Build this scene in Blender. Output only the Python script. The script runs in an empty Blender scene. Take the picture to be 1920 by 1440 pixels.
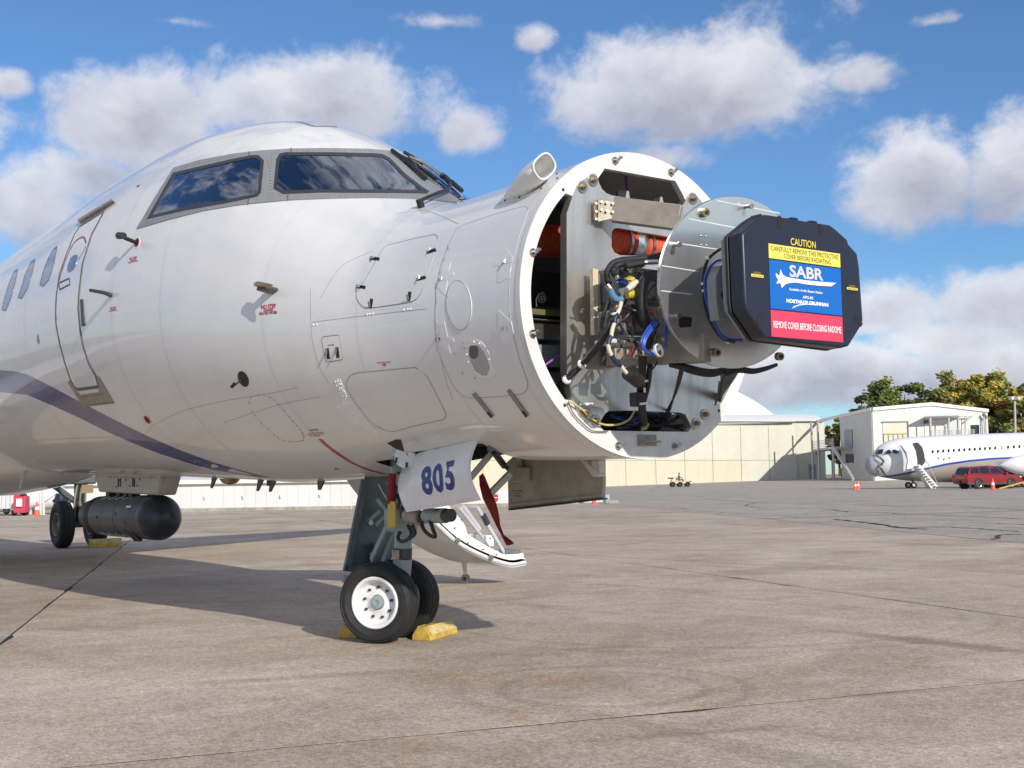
import bpy, bmesh, math, random
import numpy as np
from mathutils import Vector, Matrix
from mathutils.geometry import delaunay_2d_cdt

random.seed(7); RS = np.random.RandomState(7)
S = bpy.context.scene
COL = S.collection
R = math.radians

# ------------------------------------------------------------------ camera, sky, sun, exposure
CAM_POS = np.array([7.7622, -4.6499, 1.1104]); YAW, PITCH, ROLL, FPX = 2.5146, 0.0795, 0.016, 2300.0
FW = np.array([math.cos(PITCH)*math.cos(YAW), math.cos(PITCH)*math.sin(YAW), math.sin(PITCH)])
_rt = np.array([math.sin(YAW), -math.cos(YAW), 0.0]); _up = np.cross(_rt, FW)
RT = math.cos(ROLL)*_rt - math.sin(ROLL)*_up; UP = math.sin(ROLL)*_rt + math.cos(ROLL)*_up
cam = bpy.data.cameras.new('camera'); cam.sensor_width = 36.0; cam.lens = FPX/1920*36
cam.clip_start = 0.1; cam.clip_end = 6000
camo = bpy.data.objects.new('camera', cam); COL.objects.link(camo)
camo.matrix_world = Matrix(((RT[0], UP[0], -FW[0], CAM_POS[0]), (RT[1], UP[1], -FW[1], CAM_POS[1]), (RT[2], UP[2], -FW[2], CAM_POS[2]), (0, 0, 0, 1)))
S.camera = camo

SUN_DIR = Vector((2.2, -0.30, 1.0)).normalized()
SUN_EL = math.asin(SUN_DIR.z); SUN_AZ = math.atan2(SUN_DIR.x, SUN_DIR.y)
sun = bpy.data.lights.new('sun', 'SUN'); sun.energy = 5.0; sun.angle = R(0.53); sun.color = (1.0, 0.94, 0.85)
suno = bpy.data.objects.new('sun', sun); COL.objects.link(suno); suno.location = (20, -5, 30)
suno.rotation_euler = SUN_DIR.to_track_quat('Z', 'Y').to_euler()
S.view_settings.view_transform = 'Standard'; S.view_settings.look = 'None'
S.view_settings.exposure = -0.2; S.view_settings.gamma = 1.0; S.view_settings.use_curve_mapping = False
S.render.engine = 'CYCLES'; S.cycles.max_bounces = 8; S.cycles.transparent_max_bounces = 12

def ray(px, py):
    d = FW*FPX + (px-960)*RT - (py-720)*UP
    return d/np.linalg.norm(d)

W = bpy.data.worlds.new('World'); S.world = W; W.use_nodes = True
nt = W.node_tree; nt.nodes.clear()
def nd(tree, typ, **kw):
    n = tree.nodes.new(typ)
    for k, v in kw.items(): setattr(n, k, v)
    return n
def wm(op, a, b=None, c=None, clamp=False):
    n = nd(nt, 'ShaderNodeMath', operation=op); n.use_clamp = clamp
    for i, v in enumerate((a, b, c)):
        if v is None: continue
        if isinstance(v, (int, float)): n.inputs[i].default_value = v
        else: nt.links.new(v, n.inputs[i])
    return n.outputs[0]
def smooth(v, a, b):
    n = nd(nt, 'ShaderNodeMapRange', interpolation_type='SMOOTHSTEP')
    nt.links.new(v, n.inputs[0]); n.inputs[1].default_value = a; n.inputs[2].default_value = b
    return n.outputs[0]
tc = nd(nt, 'ShaderNodeTexCoord'); DIR = tc.outputs['Generated']
def wnoise(scale, detail, rough, off=(0, 0, 0), zs=1.0, dist=0.0):
    mp = nd(nt, 'ShaderNodeMapping'); nt.links.new(DIR, mp.inputs[0])
    mp.inputs['Location'].default_value = off; mp.inputs['Scale'].default_value = (1, 1, zs)
    n = nd(nt, 'ShaderNodeTexNoise'); nt.links.new(mp.outputs[0], n.inputs['Vector'])
    n.inputs['Scale'].default_value = scale; n.inputs['Detail'].default_value = detail; n.inputs['Roughness'].default_value = rough
    n.inputs['Distortion'].default_value = dist
    return n.outputs['Fac']
sky = nd(nt, 'ShaderNodeTexSky', sky_type='NISHITA'); sky.sun_disc = False
sky.sun_elevation = SUN_EL; sky.sun_rotation = SUN_AZ; sky.air_density = 1.0; sky.dust_density = 0.1; sky.ozone_density = 3.5
# cumulus clouds: (centre direction given by the view angle it has, horizontal and vertical half-size, density)
CLOUDS = [(245, 250, 165, 125, 1.1), (60, 390, 130, 130, .9), (610, 205, 265, 108, 1.05), (880, 250, 110, 90, .7),
          (1310, 178, 290, 122, 1.1), (1600, 150, 150, 80, .55), (1000, 75, 65, 48, .6), (1725, 345, 155, 130, 1.0),
          (1890, 330, 120, 150, .95), (1650, 590, 180, 66, 1.1), (1870, 575, 150, 85, 1.15), (1480, 715, 210, 80, 1.25), (1620, 700, 200, 66, 1.2), (1770, 645, 160, 60, 1.1),
          (1820, 720, 220, 80, 1.25), (160, 330, 150, 110, .8), (1250, 300, 170, 60, .5), (840, 40, 150, 45, .45), (330, 40, 150, 36, .3),
          (20, 160, 70, 60, .55), (-140, 250, 160, 130, .9), (2130, 260, 180, 150, .95), (2200, 600, 260, 80, .9),
          (-250, 560, 260, 110, .9), (1150, 640, 200, 60, .7), (700, 620, 300, 80, .8), (1750, 40, 120, 36, .35)]
qmax = None; wsum = None; vsum = None
for (cx, cy, rx, ry, st) in CLOUDS:
    c = Vector(ray(cx, cy)); r_ = c.cross(Vector((0, 0, 1))).normalized(); u_ = r_.cross(c).normalized()
    vs = []
    for ax, s in ((r_, rx), (u_, ry)):
        k = FPX/(s*.90)
        n = nd(nt, 'ShaderNodeVectorMath', operation='DOT_PRODUCT'); nt.links.new(DIR, n.inputs[0]); n.inputs[1].default_value = ax*k
        # lift the centre so that the patch sits round its own direction
        vs.append(wm('SUBTRACT', n.outputs['Value'], float(c.dot(ax*k))))
    below = wm('LESS_THAN', vs[1], 0.0)
    vv = wm('MULTIPLY', vs[1], wm('MULTIPLY_ADD', below, 0.45, 1.0))          # flatter base than crown
    cb = nd(nt, 'ShaderNodeCombineXYZ'); nt.links.new(vs[0], cb.inputs[0]); nt.links.new(vv, cb.inputs[1])
    ln = nd(nt, 'ShaderNodeVectorMath', operation='LENGTH'); nt.links.new(cb.outputs[0], ln.inputs[0])
    q = wm('SUBTRACT', st, ln.outputs['Value'])
    w = wm('MAXIMUM', wm('ADD', q, 0.35), 0.0); wv = wm('MULTIPLY', w, vs[1])
    qmax = q if qmax is None else wm('MAXIMUM', qmax, q)
    wsum = w if wsum is None else wm('ADD', wsum, w)
    vsum = wv if vsum is None else wm('ADD', vsum, wv)
vpos = wm('DIVIDE', vsum, wm('ADD', wsum, 0.05))
n_big = wnoise(5.0, 3, .5); n_mid = wnoise(13.0, 9, .62, (3, 1, 2), 1.25, .25); n_fin = wnoise(44.0, 8, .6, (7, 3, 1), 1.2)
n_lit = wnoise(16.0, 6, .55, (3.03, 1.01, 1.96), 1.25, .2)
fd = nd(nt, 'ShaderNodeVectorMath', operation='DOT_PRODUCT'); nt.links.new(DIR, fd.inputs[0]); fd.inputs[1].default_value = Vector(FW)
scat = wm('ADD', wm('MULTIPLY', n_big, 3.2), wm('MULTIPLY_ADD', smooth(fd.outputs['Value'], .80, .93), -.65, -1.42))      # the rest of the sky is scattered cumulus, thickened out of view to whiten ambient light
base = wm('MAXIMUM', qmax, scat)
dens = wm('ADD', base, wm('ADD', wm('MULTIPLY_ADD', n_mid, 1.6, -.84), wm('MULTIPLY_ADD', n_fin, .55, -.27)))
cover = smooth(dens, -0.16, 0.38)
thick = smooth(dens, 0.05, 1.2)
lit = wm('ADD', wm('MULTIPLY_ADD', vpos, 0.62, 0.60), wm('ADD', wm('MULTIPLY_ADD', n_lit, 1.8, -.9), wm('MULTIPLY', thick, -0.42)), None, True)
lowsep = nd(nt, 'ShaderNodeSeparateXYZ'); nt.links.new(DIR, lowsep.inputs[0])
cmix = nd(nt, 'ShaderNodeMix', data_type='RGBA'); nt.links.new(lit, cmix.inputs['Factor'])
cmix.inputs['A'].default_value = (4.15, 4.2, 5.0, 1); cmix.inputs['B'].default_value = (8.2, 8.05, 8.3, 1)
smix = nd(nt, 'ShaderNodeMix', data_type='RGBA')
nt.links.new(wm('MULTIPLY', cover, wm('MULTIPLY_ADD', thick, .18, .80)), smix.inputs['Factor'])
skyc = nd(nt, 'ShaderNodeMix', data_type='RGBA', blend_type='MULTIPLY'); skyc.inputs['Factor'].default_value = 1.0
nt.links.new(sky.outputs[0], skyc.inputs['A']); skyc.inputs['B'].default_value = (0.74, 0.95, 1.15, 1)
nt.links.new(skyc.outputs['Result'], smix.inputs['A']); nt.links.new(cmix.outputs['Result'], smix.inputs['B'])
bg = nd(nt, 'ShaderNodeBackground'); bg.inputs['Strength'].default_value = 0.125
nt.links.new(smix.outputs['Result'], bg.inputs['Color'])
wo = nd(nt, 'ShaderNodeOutputWorld'); nt.links.new(bg.outputs[0], wo.inputs['Surface'])

# ------------------------------------------------------------------ materials
def principled(name):
    m = bpy.data.materials.new(name); m.use_nodes = True
    return m, m.node_tree, m.node_tree.nodes['Principled BSDF']
def mat(name, col, rough=.5, metal=0.0, coat=0.0, var=0.0, vscale=6.0, bump=0.0, bscale=60.0, emit=0.0, spec=None, dirt=None, stretch=(1, 1, 1)):
    m, t, p = principled(name)
    p.inputs['Base Color'].default_value = (*col, 1); p.inputs['Roughness'].default_value = rough; p.inputs['Metallic'].default_value = metal
    p.inputs['Coat Weight'].default_value = coat; p.inputs['Coat Roughness'].default_value = .04
    if spec is not None: p.inputs['Specular IOR Level'].default_value = spec
    if var or bump or dirt:
        g = nd(t, 'ShaderNodeTexCoord'); mp = nd(t, 'ShaderNodeMapping'); t.links.new(g.outputs['Object'], mp.inputs[0]); mp.inputs['Scale'].default_value = stretch
    if var or dirt:
        n = nd(t, 'ShaderNodeTexNoise'); n.inputs['Scale'].default_value = vscale; n.inputs['Detail'].default_value = 7; n.inputs['Roughness'].default_value = .65
        t.links.new(mp.outputs[0], n.inputs['Vector'])
        rp = nd(t, 'ShaderNodeValToRGB'); t.links.new(n.outputs['Fac'], rp.inputs[0])
        d = dirt if dirt else tuple(c*(1-var) for c in col)
        rp.color_ramp.elements[0].position = .35; rp.color_ramp.elements[0].color = (*d, 1)
        rp.color_ramp.elements[1].position = .62; rp.color_ramp.elements[1].color = (*(min(1, c*(1+var*.4)) for c in col), 1)
        t.links.new(rp.outputs[0], p.inputs['Base Color'])
        mr = nd(t, 'ShaderNodeMapRange'); t.links.new(n.outputs['Fac'], mr.inputs[0]); mr.inputs[3].default_value = min(1, rough*1.35); mr.inputs[4].default_value = rough*.8
        t.links.new(mr.outputs[0], p.inputs['Roughness'])
    if bump:
        n2 = nd(t, 'ShaderNodeTexNoise'); n2.inputs['Scale'].default_value = bscale; n2.inputs['Detail'].default_value = 4
        t.links.new(mp.outputs[0], n2.inputs['Vector'])
        b = nd(t, 'ShaderNodeBump'); b.inputs['Strength'].default_value = bump; b.inputs['Distance'].default_value = .01
        t.links.new(n2.outputs['Fac'], b.inputs['Height']); t.links.new(b.outputs[0], p.inputs['Normal'])
    return m

M = {}
def skin_material():
    m, t, p = principled('white_aircraft_paint')
    g = nd(t, 'ShaderNodeTexCoord')
    n = nd(t, 'ShaderNodeTexNoise'); n.inputs['Scale'].default_value = 1.7; n.inputs['Detail'].default_value = 8; n.inputs['Roughness'].default_value = .7
    t.links.new(g.outputs['Object'], n.inputs['Vector'])
    rp = nd(t, 'ShaderNodeValToRGB'); t.links.new(n.outputs['Fac'], rp.inputs[0])
    rp.color_ramp.elements[0].position = .3; rp.color_ramp.elements[0].color = (.67, .67, .665, 1)
    rp.color_ramp.elements[1].position = .65; rp.color_ramp.elements[1].color = (.735, .735, .735, 1)
    t.links.new(rp.outputs[0], p.inputs['Base Color'])
    p.inputs['Roughness'].default_value = .4; p.inputs['Coat Weight'].default_value = .75; p.inputs['Coat Roughness'].default_value = .05; p.inputs['Coat IOR'].default_value = 1.5
    n2 = nd(t, 'ShaderNodeTexNoise'); n2.inputs['Scale'].default_value = 2.6; n2.inputs['Detail'].default_value = 2
    t.links.new(g.outputs['Object'], n2.inputs['Vector'])
    b = nd(t, 'ShaderNodeBump'); b.inputs['Strength'].default_value = .05; b.inputs['Distance'].default_value = .02
    t.links.new(n2.outputs['Fac'], b.inputs['Height']); t.links.new(b.outputs[0], p.inputs['Normal']); t.links.new(b.outputs[0], p.inputs['Coat Normal'])
    return m
M['skin'] = skin_material()
M['white'] = mat('white_gloss_paint', (.78, .78, .77), .3, coat=.3, var=.06, vscale=9)
M['white_flat'] = mat('white_matt_paint', (.69, .69, .68), .5, var=.08, vscale=7, dirt=(.58, .575, .56))
M['blue_stripe'] = mat('dark_blue_livery_paint', (.008, .018, .17), .25, coat=.45)
M['blue_text'] = mat('blue_lettering', (.012, .032, .21), .4)
M['red_text'] = mat('red_lettering', (.42, .03, .03), .4)
M['red_stripe'] = mat('red_stripe_paint', (.42, .02, .022), .3, coat=.3)
M['black_text'] = mat('black_lettering', (.015, .015, .016), .5)
M['white_text'] = mat('white_lettering', (.8, .8, .8), .5)
M['seam'] = mat('dark_panel_gap', (.13, .127, .12), .7)
M['seam_light'] = mat('soft_panel_gap', (.34, .335, .325), .6)
M['frame_grey'] = mat('grey_window_frame', (.25, .25, .265), .42, var=.1, vscale=14)
M['seal'] = mat('dark_window_seal', (.035, .037, .045), .5)
M['black'] = mat('black_matt_plastic', (.012, .012, .013), .5)
M['rubber'] = mat('black_tyre_rubber', (.018, .018, .019), .62, var=.3, vscale=14, bump=.12, bscale=90)
M['alu'] = mat('brushed_aluminium', (.70, .71, .72), .27, 1.0, var=.08, vscale=9, stretch=(1, 1, .25))
M['alu_plate'] = mat('milled_aluminium_plate', (.66, .635, .59), .33, .9, var=.16, vscale=5, stretch=(1, 4, .5))
M['alu_dull'] = mat('dull_anodised_metal', (.33, .29, .24), .45, .45, var=.2, vscale=12)
M['steel'] = mat('bare_steel_fastener', (.42, .40, .36), .3, 1.0)
M['brass'] = mat('brassy_fastener', (.40, .30, .17), .35, .9)
M['dark_metal'] = mat('dark_grey_metal', (.07, .07, .072), .45, .5)
M['grey_box'] = mat('grey_equipment_paint', (.15, .16, .17), .45, var=.12, vscale=14)
M['array_grey'] = mat('light_grey_casting', (.24, .255, .265), .45, var=.1, vscale=10)
M['gear_grey'] = mat('blue_grey_gear_paint', (.27, .33, .345), .38, coat=.15, var=.18, vscale=11)
M['gear_dark'] = mat('dark_blue_grey_gear_paint', (.095, .12, .128), .42, var=.25, vscale=9)
M['dark_inside'] = mat('dark_bay_interior', (.03, .03, .031), .7)
M['olive'] = mat('olive_primer', (.13, .125, .045), .5, var=.2)
M['orange'] = mat('orange_ribbed_duct', (.62, .085, .03), .5, var=.15, vscale=30)
M['yellow'] = mat('chipped_yellow_paint', (.66, .45, .07), .5, vscale=16, dirt=(.38, .24, .05), bump=.2, bscale=60)
M['yellow_top'] = mat('pale_yellow_paint', (.68, .55, .24), .55, vscale=14, dirt=(.45, .33, .12))
M['yellow_cap'] = mat('yellow_plastic', (.50, .36, .015), .35)
M['streamer'] = mat('dark_red_streamer_cloth', (.22, .012, .016), .7)
M['blue_wire'] = mat('blue_wire', (.02, .07, .42), .4)
M['cream_wire'] = mat('cream_tape', (.62, .56, .45), .6)
M['cable'] = mat('black_cable_sleeve', (.014, .014, .015), .45, bump=.5, bscale=220)
M['blue_fit'] = mat('blue_anodised_fitting', (.02, .05, .30), .3, .6)
M['lblue_fit'] = mat('light_blue_fitting', (.13, .28, .46), .35, .3)
M['purple'] = mat('purple_wire', (.30, .10, .42), .5)
M['cover_navy'] = mat('navy_moulded_plastic', (.012, .016, .034), .36, var=.12, vscale=30)
M['velcro'] = mat('dark_brown_strap', (.016, .014, .013), .9)
M['lab_yellow'] = mat('yellow_label', (.76, .66, .12), .5)
M['lab_blue'] = mat('blue_label', (.0, .12, .47), .45)
M['lab_red'] = mat('red_label', (.66, .045, .105), .5)
M['silver_print'] = mat('silver_print', (.55, .57, .62), .5)
M['pod'] = mat('dark_grey_pod_paint', (.055, .06, .066), .38, var=.15, vscale=6)
M['pod_nose'] = mat('smooth_blue_black_radome', (.022, .026, .038), .30)
M['pylon'] = mat('grey_beige_pylon_paint', (.42, .40, .35), .45, var=.15, vscale=10)
M['cream_wall'] = mat('cream_metal_siding', (.60, .575, .475), .6, var=.05, vscale=.7)
M['cream_low'] = mat('yellowed_metal_siding', (.60, .55, .42), .6, var=.06, vscale=.7, stretch=(6, 6, .4))
M['white_wall'] = mat('white_metal_siding', (.64, .64, .625), .55, var=.05, vscale=.8)
M['roof_white'] = mat('white_roof_sheet', (.76, .76, .74), .5)
M['building'] = mat('pale_grey_siding', (.64, .64, .60), .6, var=.05, vscale=1)
M['door_grey'] = mat('blue_grey_door', (.28, .30, .36), .5)
M['win_dark'] = mat('dark_window_glass', (.015, .02, .03), .06, spec=.8)
M['cabin_glass'] = mat('cabin_window_glass', (.05, .11, .26), .05, coat=.5, spec=.8)
M['car_red'] = mat('metallic_red_car_paint', (.30, .008, .016), .25, .35, coat=.9)
M['car_dark'] = mat('dark_blue_car_paint', (.02, .025, .045), .25, .3, coat=.9)
M['cone'] = mat('orange_cone_plastic', (.80, .12, .04), .5)
M['bac_white'] = mat('white_jet_paint', (.78, .78, .79), .3, coat=.4)
M['bac_blue'] = mat('blue_jet_stripe', (.02, .07, .38), .35, coat=.3)
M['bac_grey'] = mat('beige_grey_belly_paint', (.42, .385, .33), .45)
M['plastic_wrap'] = mat('grey_lavender_wrap', (.40, .39, .43), .55, bump=.5, bscale=8)
M['bark'] = mat('brown_bark', (.07, .05, .035), .9)
M['steel_post'] = mat('galvanised_post', (.50, .50, .49), .5, .4)
M['kerb'] = mat('weathered_kerb_concrete', (.36, .34, .29), .85, var=.3, vscale=3)
M['tan'] = mat('tan_vehicle_paint', (.58, .49, .36), .5)
M['khaki'] = mat('grey_brown_clothing', (.14, .13, .14), .8)
M['skin_tone'] = mat('skin', (.36, .20, .14), .6)
M['pink_red'] = mat('sunbleached_red_paint', (.52, .05, .09), .5)
M['equip_grey'] = mat('light_grey_equipment_paint', (.55, .57, .60), .5, var=.1, vscale=3)
M['equip_yellow'] = mat('dull_yellow_equipment_paint', (.50, .33, .04), .55, var=.2, vscale=3)
M['barrel_blue'] = mat('pale_blue_drum', (.33, .42, .48), .5)

def glass_material():
    m, t, p = principled('tinted_cockpit_glass'); t.nodes.remove(p)
    tr = nd(t, 'ShaderNodeBsdfTransparent'); tr.inputs[0].default_value = (.60, .74, .84, 1)
    gl = nd(t, 'ShaderNodeBsdfGlossy'); gl.inputs['Roughness'].default_value = .02; gl.inputs[0].default_value = (.85, .9, 1, 1)
    fr0 = nd(t, 'ShaderNodeFresnel'); fr0.inputs[0].default_value = 1.9; fr = nd(t, 'ShaderNodeMath', operation='MULTIPLY_ADD'); fr.use_clamp = True; t.links.new(fr0.outputs[0], fr.inputs[0]); fr.inputs[1].default_value = 1.3; fr.inputs[2].default_value = .14
    mx = nd(t, 'ShaderNodeMixShader'); t.links.new(fr.outputs[0], mx.inputs[0]); t.links.new(tr.outputs[0], mx.inputs[1]); t.links.new(gl.outputs[0], mx.inputs[2])
    t.links.new(mx.outputs[0], t.nodes['Material Output'].inputs['Surface'])
    return m
M['glass'] = glass_material()

def concrete_material(name, c1, c2, c3, speck, stains=()):
    m, t, p = principled(name)
    g = nd(t, 'ShaderNodeTexCoord')
    def noise(scale, det, rough, st=(1, 1, 1), rot=0, dist=0):
        mp = nd(t, 'ShaderNodeMapping'); t.links.new(g.outputs['Object'], mp.inputs[0]); mp.inputs['Scale'].default_value = st; mp.inputs['Rotation'].default_value = (0, 0, rot)
        n = nd(t, 'ShaderNodeTexNoise'); t.links.new(mp.outputs[0], n.inputs['Vector']); n.inputs['Scale'].default_value = scale
        n.inputs['Detail'].default_value = det; n.inputs['Roughness'].default_value = rough; n.inputs['Distortion'].default_value = dist
        return n.outputs['Fac']
    def ramp(f, a, b, ca, cb):
        r = nd(t, 'ShaderNodeValToRGB'); t.links.new(f, r.inputs[0])
        r.color_ramp.elements[0].position = a; r.color_ramp.elements[0].color = (*ca, 1); r.color_ramp.elements[1].position = b; r.color_ramp.elements[1].color = (*cb, 1)
        return r.outputs[0]
    def mix(f, a, b, mode='MIX'):
        x = nd(t, 'ShaderNodeMix', data_type='RGBA', blend_type=mode)
        if isinstance(f, float): x.inputs['Factor'].default_value = f
        else: t.links.new(f, x.inputs['Factor'])
        for k, v in (('A', a), ('B', b)):
            if isinstance(v, tuple): x.inputs[k].default_value = (*v, 1)
            else: t.links.new(v, x.inputs[k])
        return x.outputs['Result']
    oi = nd(t, 'ShaderNodeObjectInfo')
    col = mix(ramp(noise(.30, 7, .66, (1, 1, 1), 0, .9), .40, .60, (0, 0, 0), (1, 1, 1)), c1, c2)
    col = mix(ramp(noise(1.5, 9, .74, (1, .6, 1), .6, .6), .44, .60, (0, 0, 0), (.85, .85, .85)), col, c3)
    def mul(f, a, b, lo, hi, c):
        return mix(1.0, c, ramp(f, a, b, (lo,)*3, (hi,)*3), 'MULTIPLY')
    col = mul(oi.outputs['Random'], 0, 1, .93, 1.04, col)
    col = mul(noise(.62, 7, .7, (1, .55, 1), -.5, 1.3), .36, .60, .86, 1.05, col)                # broad weathering bands
    col = mul(noise(4.2, 8, .75, (1, .85, 1), .3, .5), .36, .60, .86, 1.06, col)                  # worn patches
    col = mul(noise(.9, 3, .5, (.22, 1.6, 1), .9, .6), .60, .70, 1.0, .84, col)                  # sweeping scrub marks
    col = mix(ramp(noise(.75, 7, .7, (1, 1, 1), .2, 1.1), .55, .70, (0, 0, 0), (.6, .6, .6)), col, (c1[0]*1.0, c1[1]*.86, c1[2]*.72))
    col = mix(ramp(noise(2.4, 9, .8, (1, 1, 1), .8, .4), .60, .66, (0, 0, 0), (.55, .55, .55)), col, tuple(c*1.18 for c in c2))   # pale scoured spots
    if stains:
        sep = nd(t, 'ShaderNodeSeparateXYZ'); t.links.new(g.outputs['Object'], sep.inputs[0])
        def mt(op, a, b=None, clamp=False):
            n = nd(t, 'ShaderNodeMath', operation=op); n.use_clamp = clamp
            for k, v in enumerate((a, b)):
                if v is None: continue
                if isinstance(v, (int, float)): n.inputs[k].default_value = v
                else: t.links.new(v, n.inputs[k])
            return n.outputs[0]
        wob = noise(1.1, 6, .7)
        for kind, x, y, a, b_, ang, k in stains:
            dx, dy = mt('SUBTRACT', sep.outputs[0], x), mt('SUBTRACT', sep.outputs[1], y); ca, sa = math.cos(ang), math.sin(ang)
            u = mt('ADD', mt('MULTIPLY', dx, ca), mt('MULTIPLY', dy, sa)); v = mt('SUBTRACT', mt('MULTIPLY', dy, ca), mt('MULTIPLY', dx, sa))
            if kind == 'smear': q = mt('ADD', mt('POWER', mt('ABSOLUTE', mt('DIVIDE', u, a)), 2.0), mt('POWER', mt('ABSOLUTE', mt('DIVIDE', v, b_)), 2.0)); f = mt('SUBTRACT', 1.25, q)
            else:
                rr = mt('SQRT', mt('ADD', mt('MULTIPLY', u, u), mt('MULTIPLY', v, v))); f = mt('SUBTRACT', 1.2, mt('ABSOLUTE', mt('DIVIDE', mt('SUBTRACT', rr, a), b_)))
            f = mt('ADD', f, mt('MULTIPLY', mt('SUBTRACT', wob, .52), 3.2))
            col = mix(mt('MULTIPLY', mt('MULTIPLY', f, .9, True), k), col, tuple(c*.42 for c in c1))
    col = mix(speck, col, ramp(noise(24, 7, .85), .40, .58, (.52, .50, .47), (1.14, 1.14, 1.14)), 'MULTIPLY')
    col = mix(speck, col, ramp(noise(70, 5, .8), .42, .58, (.55, .53, .51), (1.10, 1.10, 1.10)), 'MULTIPLY')
    col = mix(ramp(noise(40, 5, .8), .62, .66, (0, 0, 0), (.8, .8, .8)), col, tuple(c*.32 for c in c1))
    col = mix(ramp(noise(48, 4, .75, (1, 1, 1), 1.0), .63, .66, (0, 0, 0), (.8, .8, .8)), col, tuple(min(1, c*1.5) for c in c2))
    t.links.new(col, p.inputs['Base Color'])
    p.inputs['Roughness'].default_value = .82; p.inputs['Specular IOR Level'].default_value = .25
    b = nd(t, 'ShaderNodeBump'); b.inputs['Strength'].default_value = .18; b.inputs['Distance'].default_value = .006
    t.links.new(noise(60, 6, .75), b.inputs['Height']); t.links.new(b.outputs[0], p.inputs['Normal'])
    return m
M['tar'] = mat('black_joint_sealant', (.018, .017, .016), .8)

# ------------------------------------------------------------------ pixel measurements -> places (used to lay out points measured on the photograph)
def on(axis, val, px, py):
    d = ray(px, py); t = (val-CAM_POS[axis])/d[axis]
    return CAM_POS + d*t
def near(px, py, D):
    d = ray(px, py); return CAM_POS + d*(D/float(d @ FW))
def ground(px, py): return on(2, 0.0, px, py)
def proj(P):
    P = np.atleast_2d(np.asarray(P, float)) - CAM_POS; z = P @ FW
    return np.stack([960+FPX*(P @ RT)/z, 720-FPX*(P @ UP)/z], -1)

def _st(kind, px, py, a, b, to=None, k=.5):
    p = ground(px, py); ang = 0.0
    if to: q = ground(*to); ang = math.atan2(q[1]-p[1], q[0]-p[0])
    return (kind, float(p[0]), float(p[1]), a, b, ang, k)
STAINS = [_st('smear', 1760, 1205, 1.0, .16, (1920, 1222), .62), _st('smear', 1120, 1215, .35, .08, (1180, 1212), .4), _st('ring', 1130, 1290, .55, .045, None, .30), _st('ring', 1130, 1290, .78, .05, None, .24),
          _st('ring', 1300, 1150, 2.1, .07, None, .22), _st('ring', 1300, 1150, 2.35, .06, None, .18), _st('smear', 560, 1270, .8, .10, (700, 1262), .30), _st('smear', 1660, 1300, .5, .06, (1800, 1290), .35), _st('smear', 1300, 1375, .6, .05, (1500, 1360), .3)]
M['concrete'] = concrete_material('stained_apron_concrete', (.49, .392, .302), (.69, .595, .49), (.60, .515, .425), .68, STAINS)
M['asphalt'] = concrete_material('worn_grey_asphalt', (.46, .415, .365), (.56, .51, .455), (.42, .38, .34), .65)

# ------------------------------------------------------------------ object helpers
ORG = {}
def link(o, parent=None):
    COL.objects.link(o)
    if parent is not None: o.parent = parent
    return o
def tag(o, label=None, cat=None, group=None, kind=None):
    for k, v in (('label', label), ('category', cat), ('group', group), ('kind', kind)):
        if v: o[k] = v
    return o
def thing(name, label, cat, loc=(0, 0, 0), group=None):
    o = bpy.data.objects.new(name, None); o.empty_display_size = .2; o.location = loc; ORG[o.name] = np.array(loc, float)
    link(o); ORG[o.name] = np.array(loc, float)
    return tag(o, label, cat, group)
def copy_tree(o, loc, rz=0.0, label=None, name=None):
    def cp(src, parent):
        c = src.copy(); link(c, parent)
        for ch in src.children: cp(ch, c)
        return c
    c = cp(o, None); c.location = loc; c.rotation_euler.z = rz
    if label: c['label'] = label
    return c

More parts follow.
